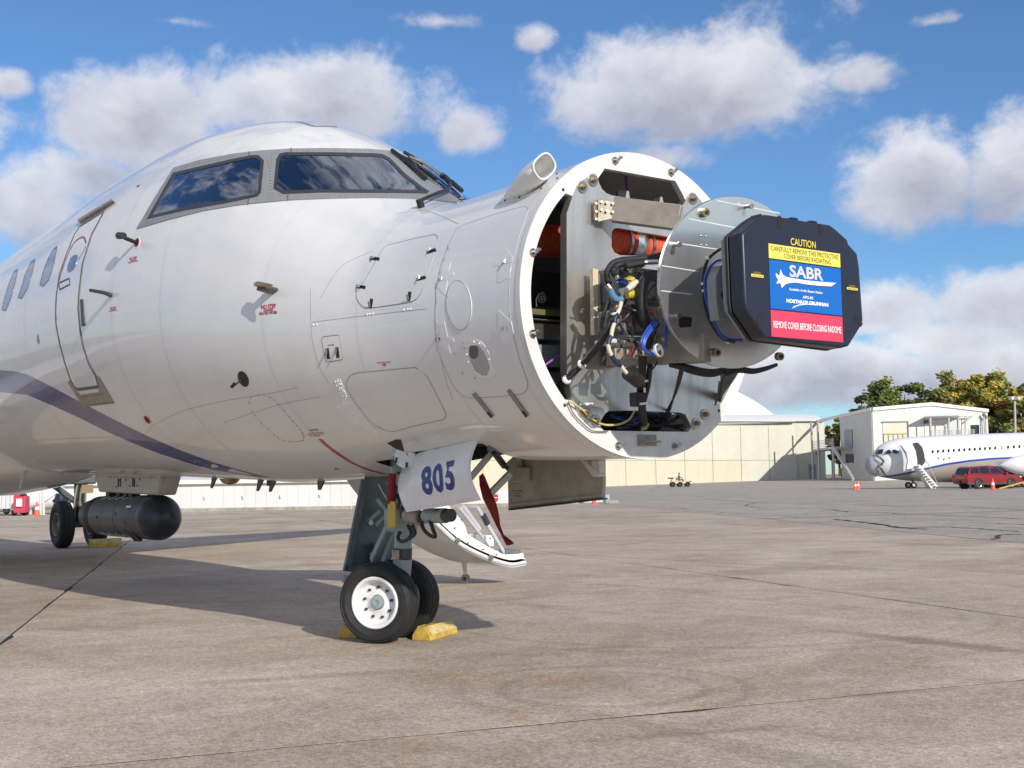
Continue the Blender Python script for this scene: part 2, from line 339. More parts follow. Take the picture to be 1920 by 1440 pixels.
class MB:
    """collects shapes (world coordinates) and links them as one mesh object"""
    def __init__(s): s.v = []; s.f = []; s.m = []; s.k = 0
    def add(s, vs, fs):
        b = len(s.v); s.v += [tuple(map(float, p)) for p in vs]; s.f += [tuple(b+i for i in f) for f in fs]; s.m += [s.k]*len(fs); return s
    def box(s, c, d, rot=None):
        x, y, z = (k/2 for k in d); P = [(-x, -y, -z), (x, -y, -z), (x, y, -z), (-x, y, -z), (-x, -y, z), (x, -y, z), (x, y, z), (-x, y, z)]
        c = np.array(c, float)
        P = [np.array(rot @ Vector(p)) + c if rot is not None else np.array(p) + c for p in P]
        return s.add(P, [(0, 3, 2, 1), (4, 5, 6, 7), (0, 1, 5, 4), (1, 2, 6, 5), (2, 3, 7, 6), (3, 0, 4, 7)])
    def beam(s, a, b, w, h, up=(0, 0, 1)):
        a = Vector(a); b = Vector(b); d = (b-a); z = d.normalized(); x = Vector(up).cross(z)
        if x.length < 1e-4: x = Vector((1, 0, 0)).cross(z)
        x.normalize(); y = z.cross(x)
        rot = Matrix((x, y, z)).transposed()
        return s.box((a+b)/2, (w, h, d.length), rot)
    def cyl(s, a, b, r0, r1=None, n=16, caps=True):
        if r1 is None: r1 = r0
        return s.tube([a, b], [r0, r1], n, caps)
    def tube(s, pts, r, n=8, caps=True):
        pts = [Vector(map(float, p)) for p in pts]; rs = r if isinstance(r, (list, tuple)) else [r]*len(pts)
        vs = []; prev = None
        for i, p in enumerate(pts):
            t = (pts[min(i+1, len(pts)-1)]-pts[max(i-1, 0)])
            t = t.normalized() if t.length > 1e-9 else Vector((0, 0, 1))
            if prev is None:
                x = t.cross(Vector((0, 0, 1)));
                if x.length < .05: x = t.cross(Vector((0, 1, 0)))
            else: x = prev - t*prev.dot(t)
            x.normalize(); prev = x; y = t.cross(x)
            vs += [p + (x*math.cos(2*math.pi*k/n) + y*math.sin(2*math.pi*k/n))*rs[i] for k in range(n)]
        fs = [(i*n+k, i*n+(k+1) % n, (i+1)*n+(k+1) % n, (i+1)*n+k) for i in range(len(pts)-1) for k in range(n)]
        if caps: fs += [tuple(range(n-1, -1, -1)), tuple(range((len(pts)-1)*n, len(pts)*n))]
        return s.add(vs, fs)
    def lathe(s, prof, o, ax, n=32, closed=False):
        """prof: (distance along ax, radius)"""
        o = Vector(o); ax = Vector(ax).normalized(); x = ax.cross(Vector((0, 0, 1)))
        if x.length < .05: x = ax.cross(Vector((1, 0, 0)))
        x.normalize(); y = ax.cross(x); vs = []
        for (h, r) in prof: vs += [o + ax*h + (x*math.cos(2*math.pi*k/n)+y*math.sin(2*math.pi*k/n))*r for k in range(n)]
        L = len(prof)
        fs = [(i*n+k, i*n+(k+1) % n, ((i+1) % L)*n+(k+1) % n, ((i+1) % L)*n+k) for i in range(L if closed else L-1) for k in range(n)]
        return s.add(vs, fs)
    def prism(s, poly, off):
        """poly: 3D points of a planar outline, off: extrusion vector"""
        P = [np.array(p, float) for p in poly]; n = len(P); off = np.array(off, float)
        return s.add(P+[p+off for p in P], [tuple(range(n)), tuple(range(2*n-1, n-1, -1))]+[(i, n+i, n+(i+1) % n, (i+1) % n) for i in range(n)])
    def ball(s, c, r, n=12, m=8):
        r = r if hasattr(r, '__len__') else (r, r, r); vs = [(c[0], c[1], c[2]+r[2])]
        for j in range(1, m):
            a = math.pi*j/m
            vs += [(c[0]+r[0]*math.sin(a)*math.cos(2*math.pi*k/n), c[1]+r[1]*math.sin(a)*math.sin(2*math.pi*k/n), c[2]+r[2]*math.cos(a)) for k in range(n)]
        vs.append((c[0], c[1], c[2]-r[2])); L = len(vs)-1
        fs = [(0, 1+k, 1+(k+1) % n) for k in range(n)]+[(1+j*n+k, 1+(j+1)*n+k, 1+(j+1)*n+(k+1) % n, 1+j*n+(k+1) % n) for j in range(m-2) for k in range(n)]
        fs += [(L, 1+(m-2)*n+(k+1) % n, 1+(m-2)*n+k) for k in range(n)]
        return s.add(vs, fs)
    def build(s, name, material, parent=None, angle=35, bevel=0.0, seg=2, normals=True, loc=None):
        org = np.zeros(3)
        if loc is not None: org = np.array(loc, float)
        elif parent is not None: org = ORG.get(parent.name, np.zeros(3))
        me = bpy.data.meshes.new(name); me.from_pydata([tuple(np.array(p)-org) for p in s.v], [], s.f); me.update()
        mats = material if isinstance(material, (list, tuple)) else [material]
        for mm in mats: me.materials.append(M[mm] if isinstance(mm, str) else mm)
        if len(mats) > 1: me.polygons.foreach_set('material_index', s.m)
        if normals:
            b = bmesh.new(); b.from_mesh(me); bmesh.ops.recalc_face_normals(b, faces=b.faces); b.to_mesh(me); b.free()
        me.polygons.foreach_set('use_smooth', [True]*len(me.polygons)); me.set_sharp_from_angle(angle=R(angle))
        o = bpy.data.objects.new(name, me); link(o, parent); ORG[o.name] = org
        if loc is not None and parent is None: o.location = loc
        if bevel:
            bv = o.modifiers.new('bevel', 'BEVEL'); bv.width = bevel; bv.segments = seg; bv.limit_method = 'ANGLE'; bv.angle_limit = R(40)
        return o

def flat_poly(outer, holes, name, material, parent, thick, nrm, bevel=0.0):
    """outer / holes: lists of 2-D points (u, v) on the plane x = const (u = y, v = z); nrm: front plane x, back plane x"""
    vs = []; ed = []
    for lp in [outer]+holes:
        b = len(vs); vs += [Vector(p) for p in lp]; ed += [(b+i, b+(i+1) % len(lp)) for i in range(len(lp))]
    r = delaunay_2d_cdt(vs, ed, [], 0, 1e-6)
    V = np.array([tuple(p) for p in r[0]]); F = []
    for t in r[2]:
        c = V[list(t)].mean(0)
        if inside(c[None], outer)[0] and not any(inside(c[None], h)[0] for h in holes): F.append(tuple(t))
    cnt = {}
    for t in F:
        for a, b in zip(t, t[1:]+t[:1]): cnt[(a, b)] = 1
    m = MB(); n = len(V); x0, x1 = nrm
    m.add([(x0, *p) for p in V]+[(x1, *p) for p in V], F+[tuple(n+i for i in reversed(t)) for t in F]+[(a, a+n, b+n, b) for (a, b) in cnt if (b, a) not in cnt])
    return m.build(name, material, parent, bevel=bevel)

def inside(P, poly):
    P = np.asarray(P, float); q = np.asarray(poly, float); x, y = P[:, 0], P[:, 1]; r = np.zeros(len(P), bool)
    for (x0, y0), (x1, y1) in zip(q, np.roll(q, -1, 0)):
        if y0 == y1: continue
        c = ((y0 > y) != (y1 > y)) & (x < (x1-x0)*(y-y0)/(y1-y0)+x0); r ^= c
    return r
def dens(poly, step, closed=True):
    p = np.asarray(poly, float); q = np.vstack([p, p[:1]]) if closed else p; out = []
    for a, b in zip(q[:-1], q[1:]):
        n = max(1, int(np.ceil(np.linalg.norm(b-a)/step))); out += [a+(b-a)*k/n for k in range(n)]
    if not closed: out.append(q[-1])
    return np.array(out)
def curve(pts, n=8):
    """Catmull-Rom through the points"""
    p = np.asarray(pts, float); p = np.vstack([2*p[0]-p[1], p, 2*p[-1]-p[-2]]); out = []
    for i in range(1, len(p)-2):
        for k in range(n):
            t = k/n; out.append(.5*((2*p[i])+(-p[i-1]+p[i+1])*t+(2*p[i-1]-5*p[i]+4*p[i+1]-p[i+2])*t*t+(-p[i-1]+3*p[i]-3*p[i+1]+p[i+2])*t**3))
    out.append(p[-2]); return np.array(out)

def text_geo(body, bold=0.0, spacing=1.0):
    """(vertices 2-D in em units, centred; faces)"""
    c = bpy.data.curves.new('lettering', 'FONT'); c.body = body; c.align_x = 'CENTER'; c.align_y = 'CENTER'; c.offset = bold; c.space_character = spacing; c.resolution_u = 3
    o = bpy.data.objects.new('lettering', c); COL.objects.link(o); dg = bpy.context.evaluated_depsgraph_get()
    me = bpy.data.meshes.new_from_object(o.evaluated_get(dg)); V = np.array([v.co[:2] for v in me.vertices]); F = [tuple(p.vertices) for p in me.polygons]
    bpy.data.objects.remove(o); bpy.data.curves.remove(c); bpy.data.meshes.remove(me)
    c0 = (V.min(0)+V.max(0))/2; return V-c0, F, V.max(0)-V.min(0)

# ------------------------------------------------------------------ hull of the big jet (X forward, Y port, Z up; ground under the nose gear = origin)
XK = np.array([-16, -8, -5.5, -4, -3, -2.3, -1.7, -1.1, -.6, -.2, .15, .45, .7, .95, 1.4, 2.0, 2.6256])
HW = np.array([1.5, 1.5, 1.5, 1.5, 1.485, 1.45, 1.40, 1.335, 1.27, 1.205, 1.14, 1.08, 1.025, .975, .915, .88, .868])
HT = np.array([4.039, 4.246, 4.323, 4.361, 4.365, 4.325, 4.231, 4.063, 3.83, 3.589, 3.365, 3.197, 3.09, 3.02, 2.966, 2.963, 2.959])
HB = np.array([1.50, 1.30, 1.245, 1.205, 1.176, 1.156, 1.135, 1.142, 1.156, 1.175, 1.198, 1.218, 1.233, 1.245, 1.245, 1.233, 1.23])
HM = np.interp(XK, [-16, -4, -1.7, .15, .95, 2.6256], [2.85, 2.75, 2.55, 2.27, 2.14, 2.095])
def pchip(yk, x):
    h = np.diff(XK); d = np.diff(yk)/h; m = np.zeros_like(yk); m[0] = d[0]; m[-1] = d[-1]
    for i in range(1, len(XK)-1):
        if d[i-1]*d[i] > 0:
            a = 2*h[i]+h[i-1]; b = h[i]+2*h[i-1]; m[i] = (a+b)/(a/d[i-1]+b/d[i])
    i = np.clip(np.searchsorted(XK, x)-1, 0, len(XK)-2); t = np.clip((x-XK[i])/h[i], 0, 1)
    return (1+2*t)*(1-t)**2*yk[i]+t*(1-t)**2*h[i]*m[i]+t*t*(3-2*t)*yk[i+1]+t*t*(t-1)*h[i]*m[i+1]
_xs = np.linspace(-16, 2.6256, 6000); _tab = [pchip(k, _xs) for k in (HW, HT, HB, HM)]
def sect(x): return [np.interp(x, _xs, t) for t in _tab]
def hullF(P):
    w, t, b, m = sect(P[..., 0]); z = P[..., 2]
    v = np.where(z > m, (z-m)/(t-m), (m-z)/(m-b)); return np.sqrt((P[..., 1]/w)**2+v**2)-1
def hull_norm(P):
    e = 1e-3; g = np.stack([hullF(P+np.eye(3)[i]*e)-hullF(P-np.eye(3)[i]*e) for i in range(3)], -1)
    return g/np.linalg.norm(g, axis=-1, keepdims=True)
def hull_hit(px):
    px = np.atleast_2d(np.asarray(px, float)); N = len(px)
    D = FW*FPX + (px[:, :1]-960)*RT - (px[:, 1:]-720)*UP
    xs = np.linspace(2.62, -15.9, 520); lo = np.full(N, np.nan); hi = np.full(N, np.nan); prev = None
    for i, x in enumerate(xs):
        t = (x-CAM_POS[0])/D[:, 0]; f = hullF(CAM_POS+D*t[:, None])
        if prev is not None:
            c = np.isnan(hi) & (f < 0); lo[c] = prev[c]; hi[c] = t[c]
        prev = t
    ok = ~np.isnan(hi); lo = np.nan_to_num(lo, nan=1.0); hi = np.nan_to_num(hi, nan=1.0)
    for _ in range(26):
        m = (lo+hi)/2; f = hullF(CAM_POS+D*m[:, None]); c = f < 0; hi = np.where(c, m, hi); lo = np.where(c, lo, m)
    P = CAM_POS+D*hi[:, None]; return P, hull_norm(P), ok

def drape(px, faces, off, name, material, parent, skirt=0.0):
    """a sheet that lies OFF proud of the hull; its outline closes down to the hull"""
    P, N, ok = hull_hit(px); F = [f for f in faces if all(ok[i] for i in f)]
    V = P+N*off; n = len(V); nv = list(N); vs = list(V)
    if skirt:
        cnt = {}
        for t in F:
            for a, b in zip(t, t[1:]+t[:1]): cnt[(a, b)] = 1
        rim = [(a, b) for (a, b) in cnt if (b, a) not in cnt]
        vs += list(P-N*.001); nv += list(N); F = F+[(b, a, a+n, b+n) for a, b in rim]
    org = ORG.get(parent.name, np.zeros(3))
    used = sorted({i for f in F for i in f}); ix = {u: k for k, u in enumerate(used)}
    me = bpy.data.meshes.new(name); me.from_pydata([tuple(vs[u]-org) for u in used], [], [tuple(ix[i] for i in f) for f in F]); me.update()
    me.materials.append(M[material]); me.polygons.foreach_set('use_smooth', [True]*len(me.polygons))
    # winding must agree with the hull's outward side
    b = bmesh.new(); b.from_mesh(me); b.faces.ensure_lookup_table()
    for f in b.faces:
        c = np.mean([nv[used[v.index]] for v in f.verts], 0)
        if not skirt and np.dot(np.array(f.normal), c) < 0: f.normal_flip()
    b.to_mesh(me); b.free()
    if not skirt: me.normals_split_custom_set_from_vertices([tuple(nv[u]) for u in used])
    else: me.set_sharp_from_angle(angle=R(40))
    o = bpy.data.objects.new(name, me); link(o, parent); ORG[o.name] = org
    return o
def patch(outline, off, name, material, parent, holes=(), step=7.0, skirt=True):
    lp = [dens(outline, step)]+[dens(h, step) for h in holes]
    lo = lp[0].min(0); hi = lp[0].max(0)
    gx, gy = np.meshgrid(np.arange(lo[0]+step/2, hi[0], step), np.arange(lo[1]+step/2, hi[1], step)); G = np.stack([gx.ravel(), gy.ravel()], -1)
    k = inside(G, lp[0])
    for h in lp[1:]: k &= ~inside(G, h)
    G = G[k]
    B = np.vstack(lp); k = np.array([np.min(np.hypot(*(B-g).T)) > step*.35 for g in G], bool) if len(G) else np.zeros(0, bool)
    vs = [Vector(p) for p in B]+[Vector(p) for p in G[k]]; ed = []; b = 0
    for l in lp: ed += [(b+i, b+(i+1) % len(l)) for i in range(len(l))]; b += len(l)
    r = delaunay_2d_cdt(vs, ed, [], 0, 1e-5); V = np.array([tuple(p) for p in r[0]]); F = []
    C = np.array([V[list(t)].mean(0) for t in r[2]]); k = inside(C, lp[0])
    for h in lp[1:]: k &= ~inside(C, h)
    F = [tuple(t) for t, q in zip(r[2], k) if q]
    return drape(V, F, off, name, material, parent, 1.0 if skirt else 0.0)
def ribbon(line, width, name, material, parent, off=.0012, closed=False, step=6.0, build=True, mb=None):
    """a thin strip along a line on the hull; width in metres"""
    L = dens(line, step, closed)
    if closed: L = np.vstack([L, L[:1]])
    P, N, ok = hull_hit(L); m = mb or MB(); seg = []
    for i in range(len(L)):
        a, b = P[max(i-1, 0)], P[min(i+1, len(L)-1)]
        if closed and i in (0, len(L)-1): a, b = P[-2], P[1]
        t = b-a; s = np.cross(N[i], t); s /= (np.linalg.norm(s)+1e-9); seg.append((P[i]+N[i]*off-s*width/2, P[i]+N[i]*off+s*width/2))
    for i in range(len(L)-1):
        if ok[i] and ok[i+1]: m.add([seg[i][0], seg[i+1][0], seg[i+1][1], seg[i][1]], [(0, 1, 2, 3)])
    return m.build(name, material, parent, normals=False) if build else m
def hull_text(body, cx, cy, w, h, ang, name, material, parent, bold=0.02, off=.002, skew=0.0):
    """lettering W x H pixels centred on a pixel, baseline turned ANG degrees (counter-clockwise positive)"""
    V, F, sz = text_geo(body, bold); u = V[:, 0]/sz[0]*w; v = -V[:, 1]/sz[1]*h; u = u-skew*v
    a = R(-ang); px = np.stack([cx+u*math.cos(a)-v*math.sin(a), cy+u*math.sin(a)+v*math.cos(a)], -1)
    return drape(px, F, off, name, material, parent)
def plane_text(body, x, y0, y1, z0, z1, name, material, parent, bold=0.0, spacing=1.0, face=1):
    """lettering on the plane X = x, between y0..y1 and z0..z1, read from the front"""
    V, F, sz = text_geo(body, bold, spacing); m = MB()
    Y = (y0+y1)/2+V[:, 0]/sz[0]*(y1-y0); Z = (z0+z1)/2+V[:, 1]/sz[1]*(z1-z0)
    m.add([(x, a, b) for a, b in zip(Y, Z)], F)
    return m.build(name, material, parent, normals=False)

# ------------------------------------------------------------------ ground
LAT = np.array([math.sin(YAW), -math.cos(YAW), 0.0]); DEP = np.array([math.cos(YAW), math.sin(YAW), 0.0])   # sideways and away from the photographer
def rise(P):
    """height of the apron: flat, climbing gently towards the far hangars"""
    q = np.asarray(P, float)-CAM_POS*np.array([1, 1, 0]); D = q @ DEP; X = q @ LAT
    t = np.clip((D-118)/55, 0, 1); t = t*t*(3-2*t)
    return t*(.25+np.clip(.0194*(X-13), -.6, 1.6))
def at(px, D, z=None):
    """point of the ground below / above the sight line of a pixel column at depth D"""
    P = near(px, 900, D); P[2] = 0.0; P[2] = float(rise(P)) if z is None else z; return P
m = MB(); us = np.concatenate([np.linspace(-1500, -160, 8), np.linspace(-120, 120, 41), np.linspace(160, 1500, 8)]); ds = np.concatenate([np.linspace(-120, 100, 23), np.linspace(106, 200, 40), np.linspace(240, 4000, 10)])
G = np.array([[CAM_POS*np.array([1, 1, 0])+LAT*u+DEP*d for u in us] for d in ds]); G[..., 2] = rise(G)-.016
nu = len(us)
m.add(G.reshape(-1, 3), [(i*nu+j, i*nu+j+1, (i+1)*nu+j+1, (i+1)*nu+j) for i in range(len(ds)-1) for j in range(nu-1)])
gr = m.build('asphalt_ground', 'asphalt', angle=80); tag(gr, 'worn grey asphalt apron running out to the hangars', 'ground', kind='structure')

ap = thing('concrete_apron', 'stained brown-grey concrete slabs under the big white jet', 'pavement'); ap['kind'] = 'structure'
def line(p, q): p = np.array(p[:2]); d = np.array(q[:2])-p; return p, d/np.linalg.norm(d)
def cross(l, k):
    (p, d), (q, e) = l, k; t = np.linalg.solve(np.array([d, -e]).T, q-p); return p+d*t[0]
ROWS = [line((30, -71.5), (-40, -45)), line((30, -32.0), (-40, -6.0)), line(ground(0, 1207), ground(250, 1008)), line(ground(1000, 1031), ground(1920, 1159)), line(ground(1297, 960), ground(1910, 1018))]
J3 = line(ground(340, 1419), ground(1920, 1275))
ACR = [(J3[0]+np.array([.951, -.309])*k, J3[1]) for k in (55, 0, -24, -70)]
rj = random.Random(3)
for i in range(4):
    for j in range(3):
        c = [cross(ROWS[i], ACR[j+1]), cross(ROWS[i], ACR[j]), cross(ROWS[i+1], ACR[j]), cross(ROWS[i+1], ACR[j+1])]
        cen = np.mean(c, 0); out = []
        for a, b in zip(c, c[1:]+c[:1]):
            d = b-a; L = np.linalg.norm(d); d /= L; nrm = np.array([-d[1], d[0]])
            nseg = int(min(420, max(2, L/.16))); chip = 0
            for k in range(nseg):
                s = L*k/nseg; p = a+d*s
                chip = chip*.55+(rj.random() < .10)*rj.uniform(.0, .035); g = .0075+chip+rj.uniform(0, .003)
                out.append(p+nrm*g + (d*.008 if k == 0 else 0))
        m = MB(); m.prism([(p[0], p[1], 0.0) for p in out], (0, 0, -.03))
        m.build('concrete_slab', 'concrete', ap, normals=True)

for ln, L0, L1 in [(r_, -90, 120) for r_ in ROWS[1:]]+[(c_, -80, 80) for c_ in ACR[1:]]:
    p, d = ln; n_ = np.array([-d[1], d[0]]); a, b = p+d*L0, p+d*L1; m = MB(); q = [a-n_*.05, b-n_*.05, b+n_*.05, a+n_*.05]
    m.add([(v[0], v[1], -.0012) for v in q], [(0, 1, 2, 3)]); m.build('joint_sealant', 'tar', ap)

# sealed cracks wandering over the old asphalt
rk = random.Random(8)
for L, w in [([(1300, 956), (1370, 961), (1450, 965), (1500, 969)], .03), ([(1560, 972), (1600, 976), (1640, 981), (1690, 988), (1735, 991)], .10), ([(1690, 988), (1760, 987), (1830, 990), (1910, 996)], .05), ([(1580, 958), (1640, 960), (1700, 963), (1790, 966), (1920, 972)], .045), ([(1320, 935), (1420, 941), (1530, 944), (1640, 946)], .05), ([(1640, 946), (1700, 950), (1780, 949), (1920, 955)], .05), ([(1420, 941), (1400, 948), (1440, 953)], .04), ([(1860, 1010), (1880, 1002), (1920, 1000)], .06), ([(1180, 948), (1260, 951), (1300, 956)], .03), ([(1500, 953), (1560, 955), (1590, 960)], .05), ([(1780, 978), (1850, 979), (1920, 983)], .04), ([(1240, 928), (1330, 931), (1400, 929)], .06)]:
    P = [ground(*p)[:2] for p in curve(L, 8)]; P = np.array(P); P += np.array([[rk.uniform(-.08, .08), rk.uniform(-.08, .08)] for _ in P]); m = MB(); q = []
    for i in range(len(P)):
        d = P[min(i+1, len(P)-1)]-P[max(i-1, 0)]; d /= np.linalg.norm(d); s = np.array([-d[1], d[0]])*w*rk.uniform(.3, 1.2); q.append((P[i]-s, P[i]+s))
    for (a, b), (c, d) in zip(q[:-1], q[1:]): m.add([(v[0], v[1], -.016+.004) for v in (a, c, d, b)], [(0, 1, 2, 3)])
    m.build('sealed_crack', 'tar', gr, normals=False)

# ------------------------------------------------------------------ the big jet
jet = thing('jet_aircraft', 'large white twin-wheeled jet with its nose cone removed, number 805 on the nose gear door', 'aircraft')
def side_xz(px):
    P, N, ok = hull_hit(px); return P[:, [0, 2]]
WIN_A = [(277, 411), (326, 325), (365, 316), (440, 299), (475, 292.5), (486, 293), (495.5, 302.5), (492, 340), (490, 362.5), (482.5, 370), (420, 382.5), (352, 394)]
WIN_B = [(519, 300), (525, 290), (535, 287.5), (615, 287.5), (702, 289.5), (717, 291), (730, 297.5), (762, 330), (795, 355), (805, 361), (800, 364.5), (750, 363.5), (600, 362.5), (532, 365), (514, 355)]
FRAME = [(256.5, 429.5), (290, 372), (326, 315), (377.5, 300), (440, 288.7), (490, 283), (547.5, 279.5), (615, 278.7), (690, 280), (731, 283.5), (761, 299), (800, 330), (835, 357), (862, 379), (857, 380.5), (812, 376), (775, 373), (700, 371.3), (615, 373), (540, 376), (466, 383), (440, 386), (380, 396), (315, 412.5)]
WIN_C = [(776, 313), (800, 321), (820, 330), (845, 349), (872, 372), (866, 377), (840, 358), (805, 332)]      # far windshield, seen edge on
def inset(poly, d):
    p = np.asarray(poly, float); n = len(p); out = []
    ar = .5*np.sum(p[:, 0]*np.roll(p[:, 1], -1)-np.roll(p[:, 0], -1)*p[:, 1]); sg = 1 if ar > 0 else -1
    for i in range(n):
        a = p[i]-p[i-1]; b = p[(i+1) % n]-p[i]; a /= np.linalg.norm(a); b /= np.linalg.norm(b)
        na = np.array([-a[1], a[0]])*sg; nb = np.array([-b[1], b[0]])*sg; bs = na+nb; bs /= np.linalg.norm(bs)
        out.append(p[i]+bs*d/max(.5, np.dot(bs, na)))
    return out
HOLES = [np.array(inset(w, 2.0)) for w in (WIN_A, WIN_B)]
xs = np.concatenate([np.linspace(2.6246, 1.0, 46), np.linspace(.975, -3, 170), np.linspace(-3.05, -16, 90)]); NA = 180
th = np.linspace(0, 2*math.pi, NA, endpoint=False)
w_, t_, b_, m_ = (a[:, None] for a in sect(xs)); cs, sn = np.cos(th)[None], np.sin(th)[None]
HV = np.stack([np.broadcast_to(xs[:, None], (len(xs), NA)), -w_*sn, np.where(cs > 0, m_+(t_-m_)*cs, m_+(m_-b_)*cs)], -1)
def in_bay(C): return (C[:, 0] > .22) & (C[:, 0] < 1.60) & (np.abs(C[:, 1]) < .37+.05*np.clip(C[:, 0]/1.6, 0, 1)) & (C[:, 2] < 1.6)
def hull_mesh(name, material, V, keep, parent):
    fs = [(i*NA+j, (i+1)*NA+j, (i+1)*NA+(j+1) % NA, i*NA+(j+1) % NA) for i in range(len(V)-1) for j in range(NA)]
    P = V.reshape(-1, 3); C = P[np.array(fs)].mean(1); k = keep(C)
    me = bpy.data.meshes.new(name); me.from_pydata([tuple(p) for p in P], [], [f for f, q in zip(fs, k) if q]); me.update(); me.materials.append(M[material])
    me.polygons.foreach_set('use_smooth', [True]*len(me.polygons))
    b = bmesh.new(); b.from_mesh(me); bmesh.ops.delete(b, geom=[v for v in b.verts if not v.link_faces], context='VERTS'); b.to_mesh(me); b.free()
    o = bpy.data.objects.new(name, me); link(o, parent); ORG[o.name] = np.zeros(3); return o
def in_windows(C):
    r = np.zeros(len(C), bool)
    for s in (1, -1):                                              # near side, and the same openings mirrored on the far side
        Q = C*np.array([1, s, 1]); face = np.einsum('ij,ij->i', hull_norm(Q), CAM_POS-Q) > 0; px = proj(Q)
        for h in HOLES: r |= inside(px, h) & (Q[:, 2] > 2.9) & (Q[:, 0] > -3) & (Q[:, 0] < 1.2) & face
    return r
hull = hull_mesh('fuselage', 'skin', HV, lambda C: ~in_windows(C) & ~in_bay(C), jet)
# dark lining of the flight deck, just inside the skin
sel = (xs > -2.6) & (xs < .75); LV = HV[sel].copy(); cen = np.stack([np.zeros(sel.sum()), m_[sel][:, 0]], -1)
LV[..., 1] *= .965; LV[..., 2] = cen[:, None, 1]+(LV[..., 2]-cen[:, None, 1])*.965
lining = hull_mesh('flight_deck_lining', 'equip_grey', LV, lambda C: ~in_windows(C) & (C[:, 2] > 2.3), jet)
m = MB(); m.box((-2.5, 0, 3.05), (.06, 2.3, 1.3)); m.box((-1.1, 0, 2.44), (2.7, 1.7, .05)); m.box((.05, 0, 2.84), (.40, .9, .3)); m.box((-.05, 0, 3.0), (.3, .8, .05))
m.build('flight_deck_bulkhead', 'grey_box', jet)
for y in (-.5, .5):
    m = MB(); m.box((-1.25, y, 2.78), (.5, .5, .16)); m.box((-1.52, y, 3.15), (.14, .48, .66)); m.box((-1.55, y, 3.56), (.1, .28, .2))
    m.build('pilot_seat', 'khaki', jet, bevel=.04)

# ---- window frames, seals and panes (the far side mirrors the near side)
def mirrored(o, name):
    me = o.data.copy(); b = bmesh.new(); b.from_mesh(me); bmesh.ops.delete(b, geom=[f for f in b.faces if max(v.co.y for v in f.verts) > -.03], context='FACES'); b.to_mesh(me); b.free(); me.transform(Matrix.Scale(-1, 4, (0, 1, 0))); me.flip_normals()
    c = bpy.data.objects.new(name, me); link(c, o.parent); ORG[c.name] = np.zeros(3); return c
fr = patch(FRAME, .006, 'window_frame', 'frame_grey', jet, holes=[WIN_A, WIN_B], step=6)
for wpoly in (WIN_A, WIN_B):
    sl = patch(wpoly, .010, 'window_seal', 'seal', fr, holes=[inset(wpoly, 5.5)], step=5)
    pn = patch(inset(wpoly, 5.0), .006, 'cockpit_window', 'glass', jet, step=8, skirt=False)
    mirrored(pn, 'cockpit_window')
mirrored(fr, 'window_frame')
for k, (a, b) in enumerate([((468, 285), (468, 293)), ((546, 279), (546, 288)), ((467, 371), (466, 384)), ((540, 366), (540, 377))]): ribbon([a, b], .012, 'frame_joint', 'seam', fr, off=.0075)
m = MB()
def dots(line, gap, r, mb, off=.004, jit=0.0, closed=False):
    L = dens(line, 2.0, closed); P, N, ok = hull_hit(L); acc = 0; last = P[0]
    for p, n, q in zip(P, N, ok):
        acc += np.linalg.norm(p-last); last = p
        if acc >= gap and q:
            acc = 0; t = np.cross(n, (0.3, .2, 1.0)); t /= np.linalg.norm(t); s = np.cross(n, t)
            c = p+n*off; mb.add([c+(t*math.cos(a)+s*math.sin(a))*r for a in np.arange(6)*math.pi/3]+[c+n*r*.5], [(i, (i+1) % 6, 6) for i in range(6)])
for ln in ([(330, 320), (377, 306), (440, 294), (470, 289)], [(272, 421), (320, 404), (380, 389), (465, 376)], [(550, 284), (615, 283), (700, 284.5)], [(545, 371), (615, 368), (700, 367), (790, 369)], [(500, 290), (508, 330), (503, 372)], [(510, 288), (507, 330), (512, 374)], [(745, 300), (790, 336), (830, 366)]): dots(ln, .035, .0055, m, .0066)
m.build('frame_rivet', 'seam', fr, normals=False)
for o in [bpy.data.objects['frame_rivet']]: o['kind'] = 'stuff'
# far windshield pane and its post
patch(WIN_C, .007, 'cockpit_window', 'cabin_glass', jet, step=6, skirt=False)

# ---- livery stripe
STR = [(-40, 706), (0, 694), (25, 696), (50, 702), (87, 720), (125, 740), (170, 764), (212, 786), (275, 817), (337, 844), (400, 867), (455, 883), (505, 896), (475, 893.5), (400, 881), (350, 867), (300, 851), (250, 831), (200, 809), (150, 784), (100, 761), (50, 740), (0, 735), (-40, 737)]
patch(STR, .0012, 'livery_stripe', 'blue_stripe', jet, step=10, skirt=False)

# ---- service door
DOOR = [(196, 396), (150, 425), (140, 440), (125, 477), (112, 515), (106, 557), (105, 590), (106, 610), (112, 642), (122, 680), (132, 710), (140, 726), (147, 730), (185, 725), (180, 705), (167, 682), (157, 652), (151, 622), (147, 577), (149, 545), (155, 495), (172, 440)]
dr = patch(DOOR, .003, 'service_door', 'skin', jet, step=8)
ribbon(DOOR, .030, 'door_seam', 'seam', dr, off=.0045, closed=True)
patch([(150, 415), (214, 377), (216, 380), (152, 419)], .03, 'rain_gutter', 'alu_dull', jet, step=5)
wd = patch([(128, 507), (129, 497), (133, 486), (139, 480), (145, 479), (146, 484), (143, 497), (138, 505), (132, 509)], .006, 'door_window', 'cabin_glass', dr, step=4)
ribbon([(128, 507), (129, 497), (133, 486), (139, 480), (145, 479), (146, 484), (143, 497), (138, 505), (132, 509)], .012, 'window_rim', 'frame_grey', wd, off=.0075, closed=True, step=3)
ribbon([(111, 531), (131, 522), (132, 533), (113, 543)], .014, 'door_handle', 'dark_metal', dr, off=.006, closed=True, step=4)
M['magenta'] = mat('magenta_door_marking', (.34, .03, .12), .4)
